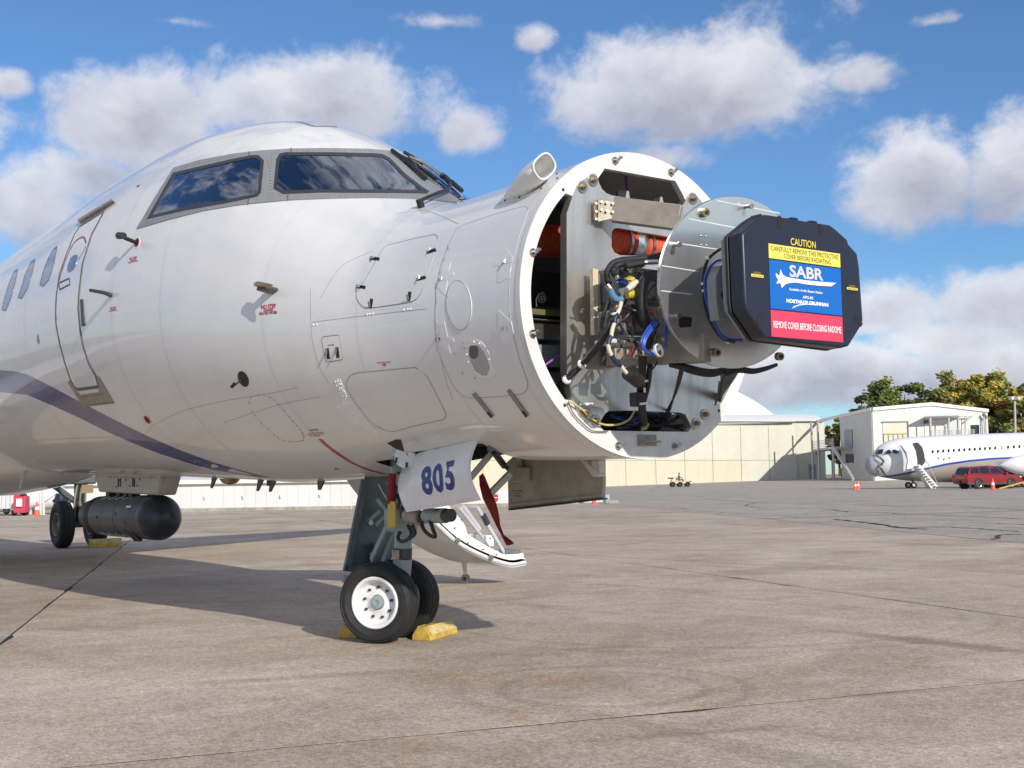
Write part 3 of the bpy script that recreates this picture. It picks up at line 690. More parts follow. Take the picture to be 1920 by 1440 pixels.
ribbon(curve([(111, 528), (124, 487), (138, 458), (150, 447), (158, 446), (162, 456)], 5), .020, 'door_marking', 'magenta', dr, off=.0048)
ribbon([(162, 462), (148, 487)], .012, 'door_marking', 'magenta', dr, off=.0048)
sc = patch([(127, 716), (132, 713), (142, 730), (150, 740), (186, 735), (185, 725), (180, 706), (186, 705), (215, 756), (156, 763)], .004, 'scuff_plate', 'alu_dull', jet, step=6)
m = MB(); dots([(150, 745), (195, 738)], .05, .008, m, .006); dots([(158, 760), (213, 754)], .05, .008, m, .006); o = m.build('plate_rivet', 'seam', sc, normals=False); o['kind'] = 'stuff'
patch([(152, 562), (156, 561), (160, 610), (155, 612)], .01, 'grab_handle', 'seal', jet, step=4)
for cw in ([(107, 462), (100, 468), (90, 486), (81, 510), (75, 533), (81, 536), (92, 524), (101, 495)], [(66, 486), (58, 492), (47, 516), (40, 540), (34, 557), (41, 559), (52, 540), (60, 512)], [(33, 505), (26, 510), (16, 535), (9, 558), (4, 580), (11, 582), (21, 558), (28, 532)]):
    w = patch(cw, .002, 'cabin_window', 'cabin_glass', jet, step=4); ribbon(cw, .016, 'window_rim', 'frame_grey', w, off=.0035, closed=True, step=4)

# ---- access panels and their gaps
def panel(outline, name='access_panel', off=.0018, seam=.0034, sm='seam', step=9):
    p = patch(outline, off, name, 'skin', jet, step=step)
    ribbon(outline, seam, 'panel_gap', sm, p, off=off+.0008, closed=True, step=6); return p
def rnd(poly, k=3):
    """round the corners of an outline"""
    p = [np.array(q, float) for q in poly]
    for _ in range(k):
        out = []
        for a, b in zip(p, p[1:]+p[:1]): out += [a*.75+b*.25, a*.25+b*.75]
        p = out
    return [tuple(q) for q in p]
panel([(650, 717), (655, 707), (660, 702), (670, 699), (720, 694), (777, 689), (785, 691), (792, 696), (802, 707), (811, 724), (820, 742), (835, 772), (836.5, 779), (834, 784), (828, 787), (782, 797), (742, 808), (733, 809), (720, 805), (702, 797), (690, 785), (680, 772), (660, 745), (652, 730)])
panel([(668, 551), (669, 559), (673, 567), (679, 574), (686, 577.5), (705, 576.4), (762, 568), (773, 565.5), (782, 560), (790, 550), (796.4, 534), (810, 490), (821.6, 449), (820, 443), (815, 440), (780, 447), (727, 460), (718, 466), (700, 498), (676, 540)], 'hatch_panel')
big = panel([(826, 503), (841, 459), (856, 430), (872, 421), (925, 403), (975, 389), (986, 387), (991, 393), (985, 412), (975, 437), (957, 507), (954.5, 562), (958, 601), (964, 634), (975, 675), (990, 717), (988, 731), (980, 738), (968, 740), (925, 744), (880, 746), (867, 741), (855, 730), (847, 717), (830, 680), (820, 650), (816, 600), (818, 545)], 'nose_panel', seam=.0035, sm='seam_light')
panel([(603, 636), (608, 631), (634, 628), (638, 631), (644, 668), (642, 674), (618, 678), (611, 676)], 'oxygen_panel')
ov = [(862+23.5*math.cos(a)+3*math.sin(a), 572+46*math.sin(a)) for a in np.linspace(0, 2*math.pi, 28, endpoint=False)]
panel(ov, 'oval_panel', off=.006, seam=.003, sm='seam_light', step=6)
Z7 = lambda L: [(640+x/4.571, 420+y/4.571) for x, y in L]
for L in ([(940, 330), (925, 400), (970, 410), (965, 440), (920, 460), (895, 600), (880, 605), (820, 530), (820, 500), (850, 480), (880, 340)], [(885, 830), (915, 965), (960, 975), (970, 1010), (920, 1020), (940, 1110), (925, 1115), (840, 1030), (850, 960), (840, 850)], [(1410, 205), (1470, 280), (1455, 380), (1440, 460), (1360, 503), (1340, 500), (1355, 357), (1310, 360), (1310, 318), (1370, 300), (1385, 225)], [(1355, 740), (1460, 840), (1480, 940), (1410, 1050), (1380, 1035), (1365, 962), (1315, 960), (1310, 910), (1350, 905), (1345, 760)]):
    patch(Z7(L), .0035, 'doubler_plate', 'skin', jet, step=5)
# long soft seams of the skin plates
for L in ([(585, 604), (700, 590), (800, 579)], [(582, 540), (583, 610), (588, 650), (600, 690), (618, 720)], [(817, 530), (818, 620), (833, 700), (850, 752)], [(420, 792), (520, 760), (600, 744)], [(212, 783), (232, 815), (130, 822), (60, 826)], [(745, 400), (800, 396), (860, 420)], [(275, 812), (290, 796), (345, 770), (420, 752), (505, 738), (560, 726)], [(700, 470), (640, 500), (600, 560)]):
    ribbon(curve(L, 6), .0035, 'skin_joint', 'seam_light', hull, off=.0008)
m = MB()
for L in ([(578, 600), (580, 640), (590, 680), (606, 712)], [(903, 440), (893, 500), (892, 560), (896, 610)], [(590, 596), (690, 584), (790, 572)]): dots(L, .022, .0028, m, .0006)
o = m.build('skin_rivet', 'seam_light', hull, normals=False); o['kind'] = 'stuff'
# faint rivet rows and skin laps round the whole hull
M['rivet_line'] = mat('flush_rivet', (.52, .52, .51), .4)
def hull_pt(x, a, off):
    w, t, b, mm_ = [float(k) for k in sect(np.array(x))]; c, s = math.cos(a), math.sin(a)
    P = np.array([x, -w*s, mm_+(t-mm_)*c if c > 0 else mm_+(mm_-b)*c]); N = hull_norm(P[None])[0]; return P+N*off, N
m = MB(); ml = MB()
def rivets(pts):
    last = None
    for x, a in pts:
        P, N = hull_pt(x, a, .0006)
        if in_windows(P[None])[0] or in_bay(P[None])[0] or (last is not None and np.linalg.norm(P-last) < .024): continue
        last = P; t = np.cross(N, (.3, .2, 1.0)); t /= np.linalg.norm(t); s = np.cross(N, t)
        m.add([P+(t*math.cos(q)+s*math.sin(q))*.0030 for q in np.arange(5)*1.2566]+[P+N*.0012], [(i, (i+1) % 5, 5) for i in range(5)])
for x in (-6.2, -4.75, -3.05, -2.25, -1.35, .05, 1.02, 1.85, 2.50):
    for d in (-.02, .02): rivets([(x+d, a) for a in np.linspace(.55, 2.75, 260)])
    L = [hull_pt(x, a, .0007) for a in np.linspace(.5, 2.8, 90)]
    for (P, N), (Q, N2) in zip(L[:-1], L[1:]):
        if not (in_windows(P[None])[0] or in_bay(P[None])[0]): e = np.array([.0014, 0, 0]); ml.add([P-e, Q-e, Q+e, P+e], [(0, 1, 2, 3)])
for a in (.95, 1.62, 2.02, 2.42): rivets([(x, a) for x in np.linspace(-8, 2.55, 620)])
m.build('rivet_row', 'rivet_line', hull, normals=False)['kind'] = 'stuff'; ml.build('skin_lap', 'rivet_line', hull, normals=False)
# riveted repair plate, row of screws round the oval door, rivet triples
m = MB(); Z6 = lambda L: [(420+x/4, 500+y/4) for x, y in L]
rp = patch(Z6([(825, 855), (840, 840), (870, 842), (920, 960), (960, 1000), (1060, 1140), (1170, 1250), (1150, 1262), (1010, 1200), (900, 1125), (850, 1080), (830, 1052), (890, 1015), (885, 980)]), .0022, 'repair_plate', 'white', jet, step=5)
for (x, y) in [(838, 862), (858, 857), (866, 878), (848, 892), (870, 905), (880, 880), (884, 910), (895, 925), (868, 918), (905, 935), (880, 945), (915, 950), (895, 972), (922, 968), (905, 995), (915, 988), (870, 1025), (880, 1035), (900, 1020), (915, 1018), (945, 1015), (850, 1060), (862, 1065), (890, 1060), (905, 1062), (925, 1050), (945, 1040), (965, 1035), (860, 1085), (875, 1088), (910, 1092), (930, 1090), (895, 1118), (910, 1115), (935, 1112), (945, 1112), (965, 1110), (980, 1085), (995, 1075), (990, 1108), (1005, 1118), (1015, 1095), (1030, 1115), (1020, 1130), (1045, 1135), (1065, 1155), (1035, 1155), (1010, 1190), (1030, 1205), (1050, 1190), (1075, 1190), (1110, 1205), (1125, 1220), (1145, 1210), (1160, 1255)]:
    P, N, ok = hull_hit(Z6([(x, y)])); m.ball(P[0]+N[0]*.0025, .0055, 6, 4)
for (x, y) in [(1075, 360), (1095, 357), (1118, 354), (1350, 324), (1380, 320), (1402, 317), (670, 437), (698, 435)]:
    P, N, ok = hull_hit(Z6([(x, y)])); m.ball(P[0]+N[0]*.001, .0062, 6, 4)
o = m.build('rivet_head', 'white', rp); o['kind'] = 'stuff'
SC = Z6([(200, 978), (262, 958), (300, 962), (343, 978), (375, 1000), (407, 1030), (450, 1080), (490, 1128), (517, 1160), (548, 1192), (572, 1222), (590, 1250), (600, 1272), (592, 1302), (560, 1310), (500, 1312), (447, 1302), (410, 1282), (378, 1262), (330, 1215), (283, 1178), (232, 1116), (210, 1083), (188, 1022)])
m = MB()
for px in SC: P, N, ok = hull_hit([px]); m.ball(P[0], .0048, 6, 4)
o = m.build('door_screw', 'seam', panel(SC, 'lower_hatch', off=.0008, seam=.0025, sm='seam_light')); o['kind'] = 'stuff'
m = MB()
for px in [(640+1055/4.571, 420+1018/4.571), (640+1082/4.571, 420+1015/4.571), (640+1058/4.571, 420+1065/4.571), (640+977/4.571, 420+1110/4.571), (640+1040/4.571, 420+1276/4.571), (640+1147/4.571, 420+1318/4.571)]:
    P, N, ok = hull_hit([px]); m.ball(P[0], .0065, 8, 4)
m.build('brass_screw', 'brass', jet)['kind'] = 'stuff'

# ---- quarter-turn latches: a dark cut-out with a tongue standing proud
def latch(px, py, ang, L=18, wd=6):
    a = R(ang); d = np.array([math.cos(a), -math.sin(a)]); n = np.array([d[1], -d[0]]); c = np.array([px, py], float)
    q = [c-d*L/2-n*wd/2, c+d*L/2-n*wd/2, c+d*L/2+n*wd/2, c-d*L/2+n*wd/2]
    b = patch(q, .003, 'latch', 'black', jet, step=6)
    P, N, ok = hull_hit([c-d*L*.42, c+d*L*.1]); m = MB(); up = np.cross(N[0], P[1]-P[0]); up /= np.linalg.norm(up)
    m.beam(P[0]+N[0]*.004, P[1]+N[1]*.022, .016, .006, up=tuple(N[0])); m.build('latch_tongue', 'steel', b); return b
for (x, y, a) in [(703, 485, -8), (677, 538, -8), (809, 471, 18), (790, 522, 15), (696, 569, 80), (768, 556, 82), (832, 524, 8), (825, 636, 8), (951, 492, 15), (950, 615, 6)]: latch(x, y, a)
for (x, y, a) in [(615, 663, -82), (633, 661, -82)]: latch(x, y, a, 20, 6)
for L in ([(887, 738), (892, 735), (926, 778), (923, 782)], [(952, 731), (957, 729), (992, 777), (988, 781)]):
    h = patch(L, .012, 'panel_hinge', 'frame_grey', jet, step=4)
    A, B = np.array(L[1])*.5+np.array(L[0])*.5, np.array(L[2])*.5+np.array(L[3])*.5
    q = lambda t, s: tuple(A+(B-A)*t+np.array([s, -s*.5])); patch([q(.78, -2.2), q(.78, 2.2), q(.99, 2.2), q(.99, -2.2)], .0135, 'hinge_end', 'black', h, step=4)

# ---- meshed cooling vent in its riveted surround
VO = Z7([(1050, 1000), (1150, 985), (1200, 1005), (1245, 1060), (1290, 1150), (1330, 1280), (1310, 1310), (1260, 1320), (1200, 1318), (1150, 1280), (1110, 1190), (1080, 1130), (1090, 1060), (1050, 1050)])
VI = Z7([(1098, 1045), (1180, 1035), (1225, 1090), (1265, 1180), (1280, 1235), (1255, 1295), (1210, 1300), (1150, 1262), (1118, 1190), (1095, 1130)])
vs_ = patch(VO, .004, 'vent_surround', 'white', jet, holes=[VI], step=4)
patch(VI, .0015, 'vent_back', 'white_flat', vs_, step=5, skirt=False)
patch(Z7([(1138+42*math.cos(a), 1095+62*math.sin(a)) for a in np.linspace(0, 6.283, 20, endpoint=False)]), .0028, 'vent_hole', 'black', vs_, step=4, skirt=False)
mm = MB(); cx, cy = 640+1185/4.571, 420+1165/4.571
for k in range(-9, 10):
    for (dx, dy) in ((.86, .5), (.86, -.5)):
        nx, ny = -dy, dx; L = dens([(cx+nx*k*3.4-dx*40, cy+ny*k*3.4-dy*40), (cx+nx*k*3.4+dx*40, cy+ny*k*3.4+dy*40)], 1.5, False); L = L[inside(L, VI)]
        if len(L) > 2: ribbon(L, .0028, '', '', vs_, off=.0034, step=3, build=False, mb=mm)
mm.build('vent_mesh', 'frame_grey', vs_, normals=False)
m = MB()
for (x, y) in [(1143, 1008), (1190, 1022), (1240, 1078), (1273, 1158), (1303, 1235), (1318, 1275), (1303, 1300), (1262, 1310), (1204, 1312), (1140, 1262), (1095, 1180), (1080, 1115)]:
    P, N, ok = hull_hit(Z7([(x, y)])); m.ball(P[0]+N[0]*.004, .0065, 8, 4)
m.build('vent_screw', 'white', vs_)['kind'] = 'stuff'

# ---- red warning band and lettering
ribbon(curve([(600, 823), (615, 837), (640, 855), (665, 870), (692, 881), (722, 889)], 6), .046, 'warning_stripe', 'red_stripe', jet, off=.0012)
for (x, y, w, a) in ((503.5, 574.5, 28, 5), (250, 484, 15, 12), (212, 577, 12, 10)):
    s = w/28; hull_text('NO STEP', x, y, w, 8*s, a, 'warning_lettering', 'red_text', jet, .03)
    hull_text('DANGER', x+.5*s, y+6.6*s, w*.64, 5*s, a, 'warning_lettering', 'red_text', jet, .03)
    hull_text('HEATED PROBE', x-.5*s, y+12.3*s, w*1.2, 5.5*s, a, 'warning_lettering', 'red_text', jet, .03)
hull_text('CAUTION', 588, 806, 18, 3.4, 5, 'caution_lettering', 'red_text', jet, .03)
for k in range(3): hull_text(('TOWING LIMIT MARK', 'DO NOT TURN NOSE GEAR', 'PAST RED LINE')[k], 593-k, 811+k*3, (27, 30, 20)[k], 2.2, 3, 'caution_lettering', 'red_text', jet, .01)
hull_text('GROUNDING POINT', 720, 679.5, 25, 2.6, 4, 'caution_lettering', 'red_text', jet, .03)
patch([(716, 683), (725, 681.5), (721.5, 687)], .0015, 'arrow_marking', 'red_text', jet, step=3, skirt=False)
hull_text('OXYGEN', 621, 647, 12, 2.8, 3, 'panel_lettering', 'black_text', jet, .03)
hull_text('NO STEP', 117, 550, 10, 3, 8, 'door_lettering', 'red_text', jet, .02); hull_text('CUT HERE', 117, 555, 9, 3, 8, 'door_lettering', 'red_text', jet, .02)
# small round ports
def port(px, py, rx, ry, ang, name, material, off=.002, step=3):
    a = R(ang); return patch([(px+rx*math.cos(t)*math.cos(a)-ry*math.sin(t)*math.sin(a), py+rx*math.cos(t)*math.sin(a)+ry*math.sin(t)*math.cos(a)) for t in np.linspace(0, 6.283, 22, endpoint=False)], off, name, material, jet, step=step)
st = port(456.5, 710.5, 9, 15.5, -24, 'static_port_plate', 'black', .003)
m = MB(); P, N, ok = hull_hit([(452, 713)]); m.cyl(P[0], P[0]+N[0]*.06+np.array([-.02, 0, -.02]), .006, n=8); m.cyl(P[0]+N[0]*.055, P[0]+N[0]*.07+np.array([-.03, 0, -.02]), .012, n=8); m.build('port_pin', 'black', st)
port(276, 787, 4, 9, -38, 'drain_port', 'red_text'); port(276, 787, 2.4, 6, -38, 'drain_hole', 'black', .004)
port(72, 636, 2.5, 9, -4, 'skin_vent', 'alu_dull')

# ------------------------------------------------------------------ open nose: flange, bulkhead plate, what is behind it
XF = 2.6256
def yz(px, py, x=XF): p = on(0, x, px, py); return (p[1], p[2])
def P3(px, py, x): return on(0, x, px, py)
outer = [(.8722*math.sin(a), 2.0948+.8722*math.cos(a)) for a in np.linspace(0, 2*math.pi, 120, endpoint=False)]
lft = [yz(*p) for p in [(1133, 316), (1121, 334), (1100, 372), (1071, 367)]]
a0 = math.atan2(yz(1062, 366)[0], yz(1062, 366)[1]-2.09); a1 = math.atan2(yz(1060, 747)[0], yz(1060, 747)[1]-2.09)
arc = [(.799*math.sin(a), 2.09+.799*math.cos(a)) for a in np.linspace(a0, a1, 40)]
lft += arc+[yz(*p) for p in [(1078, 752), (1112, 770), (1127, 803), (1131, 807.5)]]
hole = lft+[(-y, z) for y, z in reversed(lft)]
fl = flat_poly(outer, [hole], 'nose_flange', 'white_flat', jet, None, (XF+.004, XF-.035))
XP = 2.642
plate_px = [(1062.5, 700), (1062.5, 400), (1073, 370), (1083.5, 344), (1089, 339.5), (1103.5, 331), (1108, 325.5), (1114, 324.5), (1118.5, 328), (1121, 335), (1123.7, 344), (1128.7, 354), (1137.5, 362.5), (1147.5, 366.5), (1173, 370.5), (1175, 358), (1179, 358), (1181, 371.8), (1236, 381), (1238.5, 368.5), (1242, 369.5), (1244.5, 382.5), (1276.5, 387.5), (1283, 381), (1292, 364), (1297, 360), (1304.7, 364), (1315.6, 378)]
top = [yz(*p, XP) for p in plate_px]
bot = [yz(*p, XP) for p in [(1347, 715), (1345, 737.5), (1339, 760), (1334, 771), (1311, 803), (1304, 806.5), (1298, 803), (1290.6, 788), (1285, 777), (1275.6, 773.5), (1191, 769.8), (1142.5, 769.8), (1135, 775), (1128, 786), (1124, 796), (1117, 801.5), (1110.5, 801), (1087, 777), (1074, 749)]]
rgt = [(-top[1][0], top[1][1]), (-top[0][0], top[0][1]-.0)]
duct_hole = [yz(*p, XP) for p in [(1147, 436), (1149.5, 430.5), (1153, 428), (1159, 427.5), (1200, 434.5), (1262, 445), (1270, 452), (1268, 476), (1260, 480), (1162.5, 478.6), (1151.6, 473), (1146.6, 462)]]
pl = flat_poly(top+rgt+bot, [duct_hole], 'mounting_plate', 'alu_plate', jet, None, (XP, XP-.055))
def stud(c, x, r=.030, n='bolt', par=None, washer='steel'):
    y, z = c; m = MB(); m.cyl((x, y, z), (x+.006, y, z), r, n=24); m.build('washer', washer, par)
    m = MB(); m.cyl((x+.006, y, z), (x+.022, y, z), r*.5, n=6); m.cyl((x+.022, y, z), (x+.034, y, z), r*.26, n=10); m.build(n, 'brass', par)
for p in [(1092, 351), (1112, 338.5), (1299, 373), (1097, 771), (1117, 788.5), (1305.5, 794), (1322, 777)]: stud(yz(*p, XP+.002), XP+.001, .033, par=pl)
for p in [(1151.5, 301.5), (1256.5, 323.5), (998, 473.5), (997.5, 626), (1157.5, 836), (1264, 837)]:
    y, z = yz(*p); m = MB(); m.cyl((XF+.004, y, z), (XF+.012, y, z), .022, n=16); m.cyl((XF+.012, y, z), (XF+.045, y, z), .010, n=10); m.box((XF+.040, y+.015, z+.012), (.01, .02, .014)); m.build('locating_pin', 'steel', fl)
for p in [(1055, 356), (1058, 760), (1347, 770)]: y, z = yz(*p); m = MB(); m.cyl((XF+.003, y, z), (XF+.0052, y, z), .0095, n=12); m.build('pin_hole', 'black', fl)
# little bracket on the lower flange
m = MB(); a = yz(1194, 815); b = yz(1228, 836.5); m.box((XF+.010, (a[0]+b[0])/2, (a[1]+b[1])/2), (.012, b[0]-a[0], a[1]-b[1])); m.box((XF+.035, (a[0]+b[0])/2, (a[1]+b[1])/2-.008), (.05, (b[0]-a[0])*.92, .010)); br = m.build('flange_bracket', 'alu_dull', fl, bevel=.002)
m = MB()
for y in (a[0]+.012, (a[0]+b[0])/2, b[0]-.012):
    for z in (a[1]-.012, b[1]+.012): m.ball((XF+.017, y, z), .005, 8, 5)
m.build('bracket_screw', 'steel', br)['kind'] = 'stuff'
# inside the nose
m = MB(); m.cyl((1.55, 0, 2.09), (1.60, 0, 2.09), .84, n=40); m.build('pressure_bulkhead', 'dark_metal', jet)
def cell(px0, py0, px1, py1, x, depth, name, material, parent=jet, bevel=.004):
    A = P3(px0, py0, x); B = P3(px1, py1, x); m = MB(); m.box((x-depth/2, (A[1]+B[1])/2, (A[2]+B[2])/2), (depth, abs(B[1]-A[1]), abs(A[2]-B[2]))); return m.build(name, material, parent, bevel=bevel)
cell(985, 505, 1075, 575, 2.20, .1, 'avionics_panel', 'black')
cell(985, 577, 1090, 597, 2.42, .3, 'equipment_shelf', 'olive')
bx = cell(988, 603, 1090, 641, 2.40, .4, 'avionics_box', 'alu'); cell(995, 598, 1090, 604, 2.44, .4, 'box_flange', 'grey_box', bx)
cell(1000, 645, 1090, 691, 2.38, .4, 'avionics_box', 'array_grey'); cell(1015, 696, 1090, 745, 2.36, .4, 'avionics_box', 'grey_box')
g = P3(1025, 557, 2.26)
for k, r in enumerate((.030, .0225, .014, .006)): m = MB(); m.cyl((2.21+.004*k, g[1], g[2]), (2.215+.004*k, g[1], g[2]), r, n=24); m.build('pressure_gauge' if k == 0 else 'gauge_ring', 'equip_grey' if k % 2 == 0 else 'grey_box', jet)
m = MB(); m.tube([P3(1006, 575, 2.24), P3(1005, 562, 2.24), P3(1009, 551, 2.24), P3(1020, 548, 2.24)], .004, 6); m.build('gauge_pipe', 'steel', jet)
m = MB(); m.tube([P3(1020, 686, 2.5), P3(1040, 672, 2.5), P3(1062, 660, 2.5)], .006, 8); m.build('purple_cable', 'purple', jet)
def ribbed(pts, r, name, material, parent, pitch=.024, n=20):
    pts = dens(pts, pitch/2, False); return MB().tube(pts, [r*(1.0 if i % 2 else .87) for i in range(len(pts))], n).build(name, material, parent, angle=60)
hz = P3(1165, 455, 2.54)[2]
ya, yb, yc, yd = (P3(px, 455, 2.54)[1] for px in (1010, 1179, 1200, 1330))
ribbed([(2.54, ya+.28, hz+.01), (2.54, yb, hz)], .088, 'cooling_duct', 'orange', jet)
dz = P3(1035, 452, 2.12); ribbed([(2.12, -.66, dz[2]-.02), (2.12, -.2, dz[2])], .098, 'cooling_duct', 'orange', jet)
m = MB(); m.lathe([(0, .0), (0, .083), (.045, .090), (.05, .096), (.06, .090), (.10, .072), (.105, .0)], (2.54, yb, hz), (0, 1, -.03), 28); m.build('duct_reducer', 'alu', jet)
ribbed([(2.54, yc, hz-.004), (2.54, yd, hz-.018)], .074, 'cooling_duct', 'orange', jet)
for y, r in ((yb-.045, .0915), (yc+.05, .0775)): m = MB(); m.lathe([(-.009, r-.004), (-.009, r), (.009, r), (.009, r-.004)], (2.54, y, hz), (0, 1, 0), 28); m.build('hose_clamp', 'steel', jet)
m = MB(); m.tube([P3(1173, 330, 2.3), P3(1175, 352, 2.3), P3(1183, 372, 2.3)], .008, 8); m.build('purple_cable', 'purple', jet)
for p in [(1166, 365), (1235, 377)]: y, z = yz(*p, 2.4); m = MB(); m.cyl((2.38, y, z), (2.40, y, z), .03, n=18); m.build('eyelet', 'alu_dull', jet)
# cables lying in the lower slot
rc = random.Random(5)
slotp = []
for k in range(22):
    x0 = rc.uniform(1132, 1260); y0 = rc.uniform(776, 803); x1 = x0+rc.uniform(20, 75); xd = rc.uniform(2.30, 2.55)
    c = rc.choice(['cable', 'cable', 'blue_wire', 'cable', 'lblue_fit', 'cable'])
    m = MB(); m.tube(curve([P3(x0, y0+rc.uniform(-6, 8), xd), P3((x0+x1)/2, y0+rc.uniform(-10, 10), xd+.03), P3(min(x1, 1285), y0-rc.uniform(-6, 20), xd)], 5), rc.uniform(.004, .010), 6); m.build('loom_cable', c, jet)
cell(1095, 770, 1300, 815, 2.15, .05, 'loom_tray', 'dark_inside')

# ------------------------------------------------------------------ radar set that sticks out of the nose
DC = np.array([3.33, 0, 2.124]); tau, psi = -.127, -.218
DN = np.array([math.cos(tau)*math.cos(psi), math.cos(tau)*math.sin(psi), math.sin(tau)])
radar = thing('radar_set', 'radar unit with round aluminium plate, cables and grey boxes jutting from the open nose', 'radar', (2.66, 0, 1.6))
def ondisc(px, py, h=0.0):
    d = ray(px, py); c = DC+DN*h; return CAM_POS+d*(((c-CAM_POS) @ DN)/(d @ DN))
m = MB(); m.lathe([(-.030, 0), (-.030, .443), (-.026, .447), (-.003, .447), (0, .4445), (0, 0)], DC, DN, 96); disc = m.build('mounting_disc', 'alu', radar)
for a, b in [((1345, 376), (1462, 400)), ((1291, 410), (1385, 428)), ((1252, 453), (1363, 470)), ((1241, 498), (1310, 509)), ((1239.5, 545), (1298, 552))]:
    A, B = ondisc(*a, .0004), ondisc(*b, .0004); m = MB(); s = np.cross(DN, B-A); s /= np.linalg.norm(s); m.add([A-s*.0025, B-s*.0025, B+s*.0025, A+s*.0025], [(0, 1, 2, 3)]); m.build('scribed_line', 'white_flat', disc, normals=False)
for px, py, r, h, mm in [(1319, 399, .022, .03, 'brass'), (1340, 661, .022, .03, 'brass'), (1458, 668, .022, .03, 'brass')]:
    c = ondisc(px, py); m = MB(); m.cyl(c, c+DN*h, r, n=20); m.cyl(c+DN*h, c+DN*(h+.002), r*.6, n=16); o = m.build('socket', mm, disc); m = MB(); m.cyl(c+DN*(h+.002), c+DN*(h+.004), r*.55, n=14); m.build('socket_hole', 'black', o)
for px, py in [(1397, 388), (1263, 459.5), (1262, 592)]:
    c = ondisc(px, py); m = MB(); m.cyl(c, c+DN*.05, .009, n=10); m.cyl(c+DN*.05, c+DN*.062, .014, n=10); m.build('locating_stud', 'steel', disc)
for px, py in [(1313.5, 442), (1323, 443), (1314, 459), (1323.5, 460)]: c = ondisc(px, py); m = MB(); m.ball(c, .006, 8, 5); m.build('bolt_head', 'steel', disc)
q = [ondisc(*p, .0012) for p in [(1272, 594), (1275, 593), (1296, 594.5), (1298, 597), (1296, 613), (1276, 614.5), (1273, 611)]]; m = MB(); m.prism(q, DN*-.002); m.build('cut_out', 'black', disc, normals=True)
# pedestal and array behind the cover
CX = 3.80
cov_px = [(1390.6, 437.5), (1398, 431), (1409, 422), (1422, 411), (1435.5, 402), (1445, 403), (1506, 413.5), (1557, 421.5), (1566, 428), (1590, 449.5), (1592, 458), (1608, 475), (1612, 500), (1619, 601), (1615, 612), (1592, 649), (1579, 652.5), (1437, 634.5), (1432, 630), (1398.5, 580), (1396, 560)]
CY = [yz(*p, CX) for p in cov_px]; cc = np.mean(CY, 0)
def scaled(L, s): return [(cc[0]+(y-cc[0])*s, cc[1]+(z-cc[1])*s) for y, z in L]
def yzprism(L, x0, x1, name, material, parent, bevel=.0):
    m = MB(); m.prism([(x0, y, z) for y, z in L], (x1-x0, 0, 0)); return m.build(name, material, parent, bevel=bevel)
arr = yzprism(scaled(CY, .955), CX-.085, CX-.158, 'antenna_array', 'array_grey', radar, .006)
m = MB(); m.box((CX-.235, cc[0], cc[1]+.01), (.09, .32, .33)); m.box((CX-.30, cc[0], cc[1]), (.10, .24, .26)); ped = m.build('array_pedestal', 'array_grey', arr, bevel=.008)
m = MB(); m.box((3.43, cc[0]-.01, cc[1]-.01), (.16, .20, .22)); m.build('array_neck', 'grey_box', radar, bevel=.01)
# ribbed starboard flange of the array with its fan
xa, xb = 3.53, 3.56
fp = [P3(*p, xb) for p in [(1352, 497), (1363, 493), (1363, 598), (1348, 600), (1343, 560), (1342, 520)]]
m = MB(); m.prism(fp, (-.06, 0, 0)); sf = m.build('array_side_frame', 'array_grey', radar, bevel=.003)
c = P3(1358, 553, xb+.002); m = MB(); m.lathe([(0, .0), (0, .022), (.004, .022), (.004, .017), (.002, .015), (.004, .008), (.004, 0)], c, (1, 0, 0), 24); m.build('fan_housing', 'dark_metal', sf)
# boxes and plumbing between the plate and the disc
def rbox(p0, p1, x, depth, name, material, bevel=.004, parent=radar): return cell(p0[0], p0[1], p1[0], p1[1], x, depth, name, material, parent, bevel)
A = np.array(P3(1115, 397, 2.66)); B = np.array(P3(1150, 395, 2.76)); E = np.array(P3(1250, 413, 3.02))
m = MB(); m.prism([P3(*p, 2.665) for p in [(1112, 377), (1120, 374), (1120, 416), (1113, 413)]], (.012, 0, 0)); bk = m.build('beam_bracket', 'alu_dull', radar, bevel=.002)
m = MB(); m.prism([P3(1121, 374, 2.69), P3(1153, 378, 2.74), P3(1154, 409, 2.74), P3(1121, 416, 2.69)], (-.012, .01, 0)); m.build('bracket_cheek', 'alu_dull', bk, bevel=.002)
for p, x in [((1117, 382), 2.678), ((1117, 397), 2.678), ((1117, 411), 2.678), ((1127, 379), 2.70), ((1137, 380), 2.72), ((1148, 382), 2.735), ((1127, 394), 2.70), ((1137, 396), 2.72), ((1148, 398), 2.735)]:
    c = P3(*p, x); m = MB(); m.cyl(c, c+np.array([.010, -.004, 0]), .0075, n=6); m.build('bracket_bolt', 'brass', bk)
m = MB(); a = np.array(P3(1150, 393, 2.71)); b = np.array(P3(1275, 409, 2.99)); m.beam(a, b, .07, .135); m.build('upper_beam', 'alu_dull', radar, bevel=.003)
m = MB(); m.beam(P3(1146, 662, 2.66), P3(1330, 652, 3.26), .10, .15); m.build('lower_beam', 'alu_dull', radar, bevel=.003)
rbox((1146, 634), (1262, 651), 2.90, .14, 'equipment_tray', 'equip_grey', .006)
hs = rbox((1124, 512), (1152, 626), 2.72, .07, 'heat_sink', 'alu_dull')
for k in range(15):
    rbox((1124, 514+k*7.6), (1152, 517.2+k*7.6), 2.735, .02, 'cooling_fin', 'brass', 0, hs)
for k in range(5): rbox((1125+k*6, 513), (1126.6+k*6, 625), 2.741, .012, 'fin_divider', 'alu_dull', 0, hs)
m = MB(); m.prism([P3(*p, 2.73) for p in [(1112, 503), (1122, 505), (1122, 626), (1126, 627), (1114, 628)]], (-.03, 0, 0)); m.build('heat_sink_flange', 'tan', hs, bevel=.002)
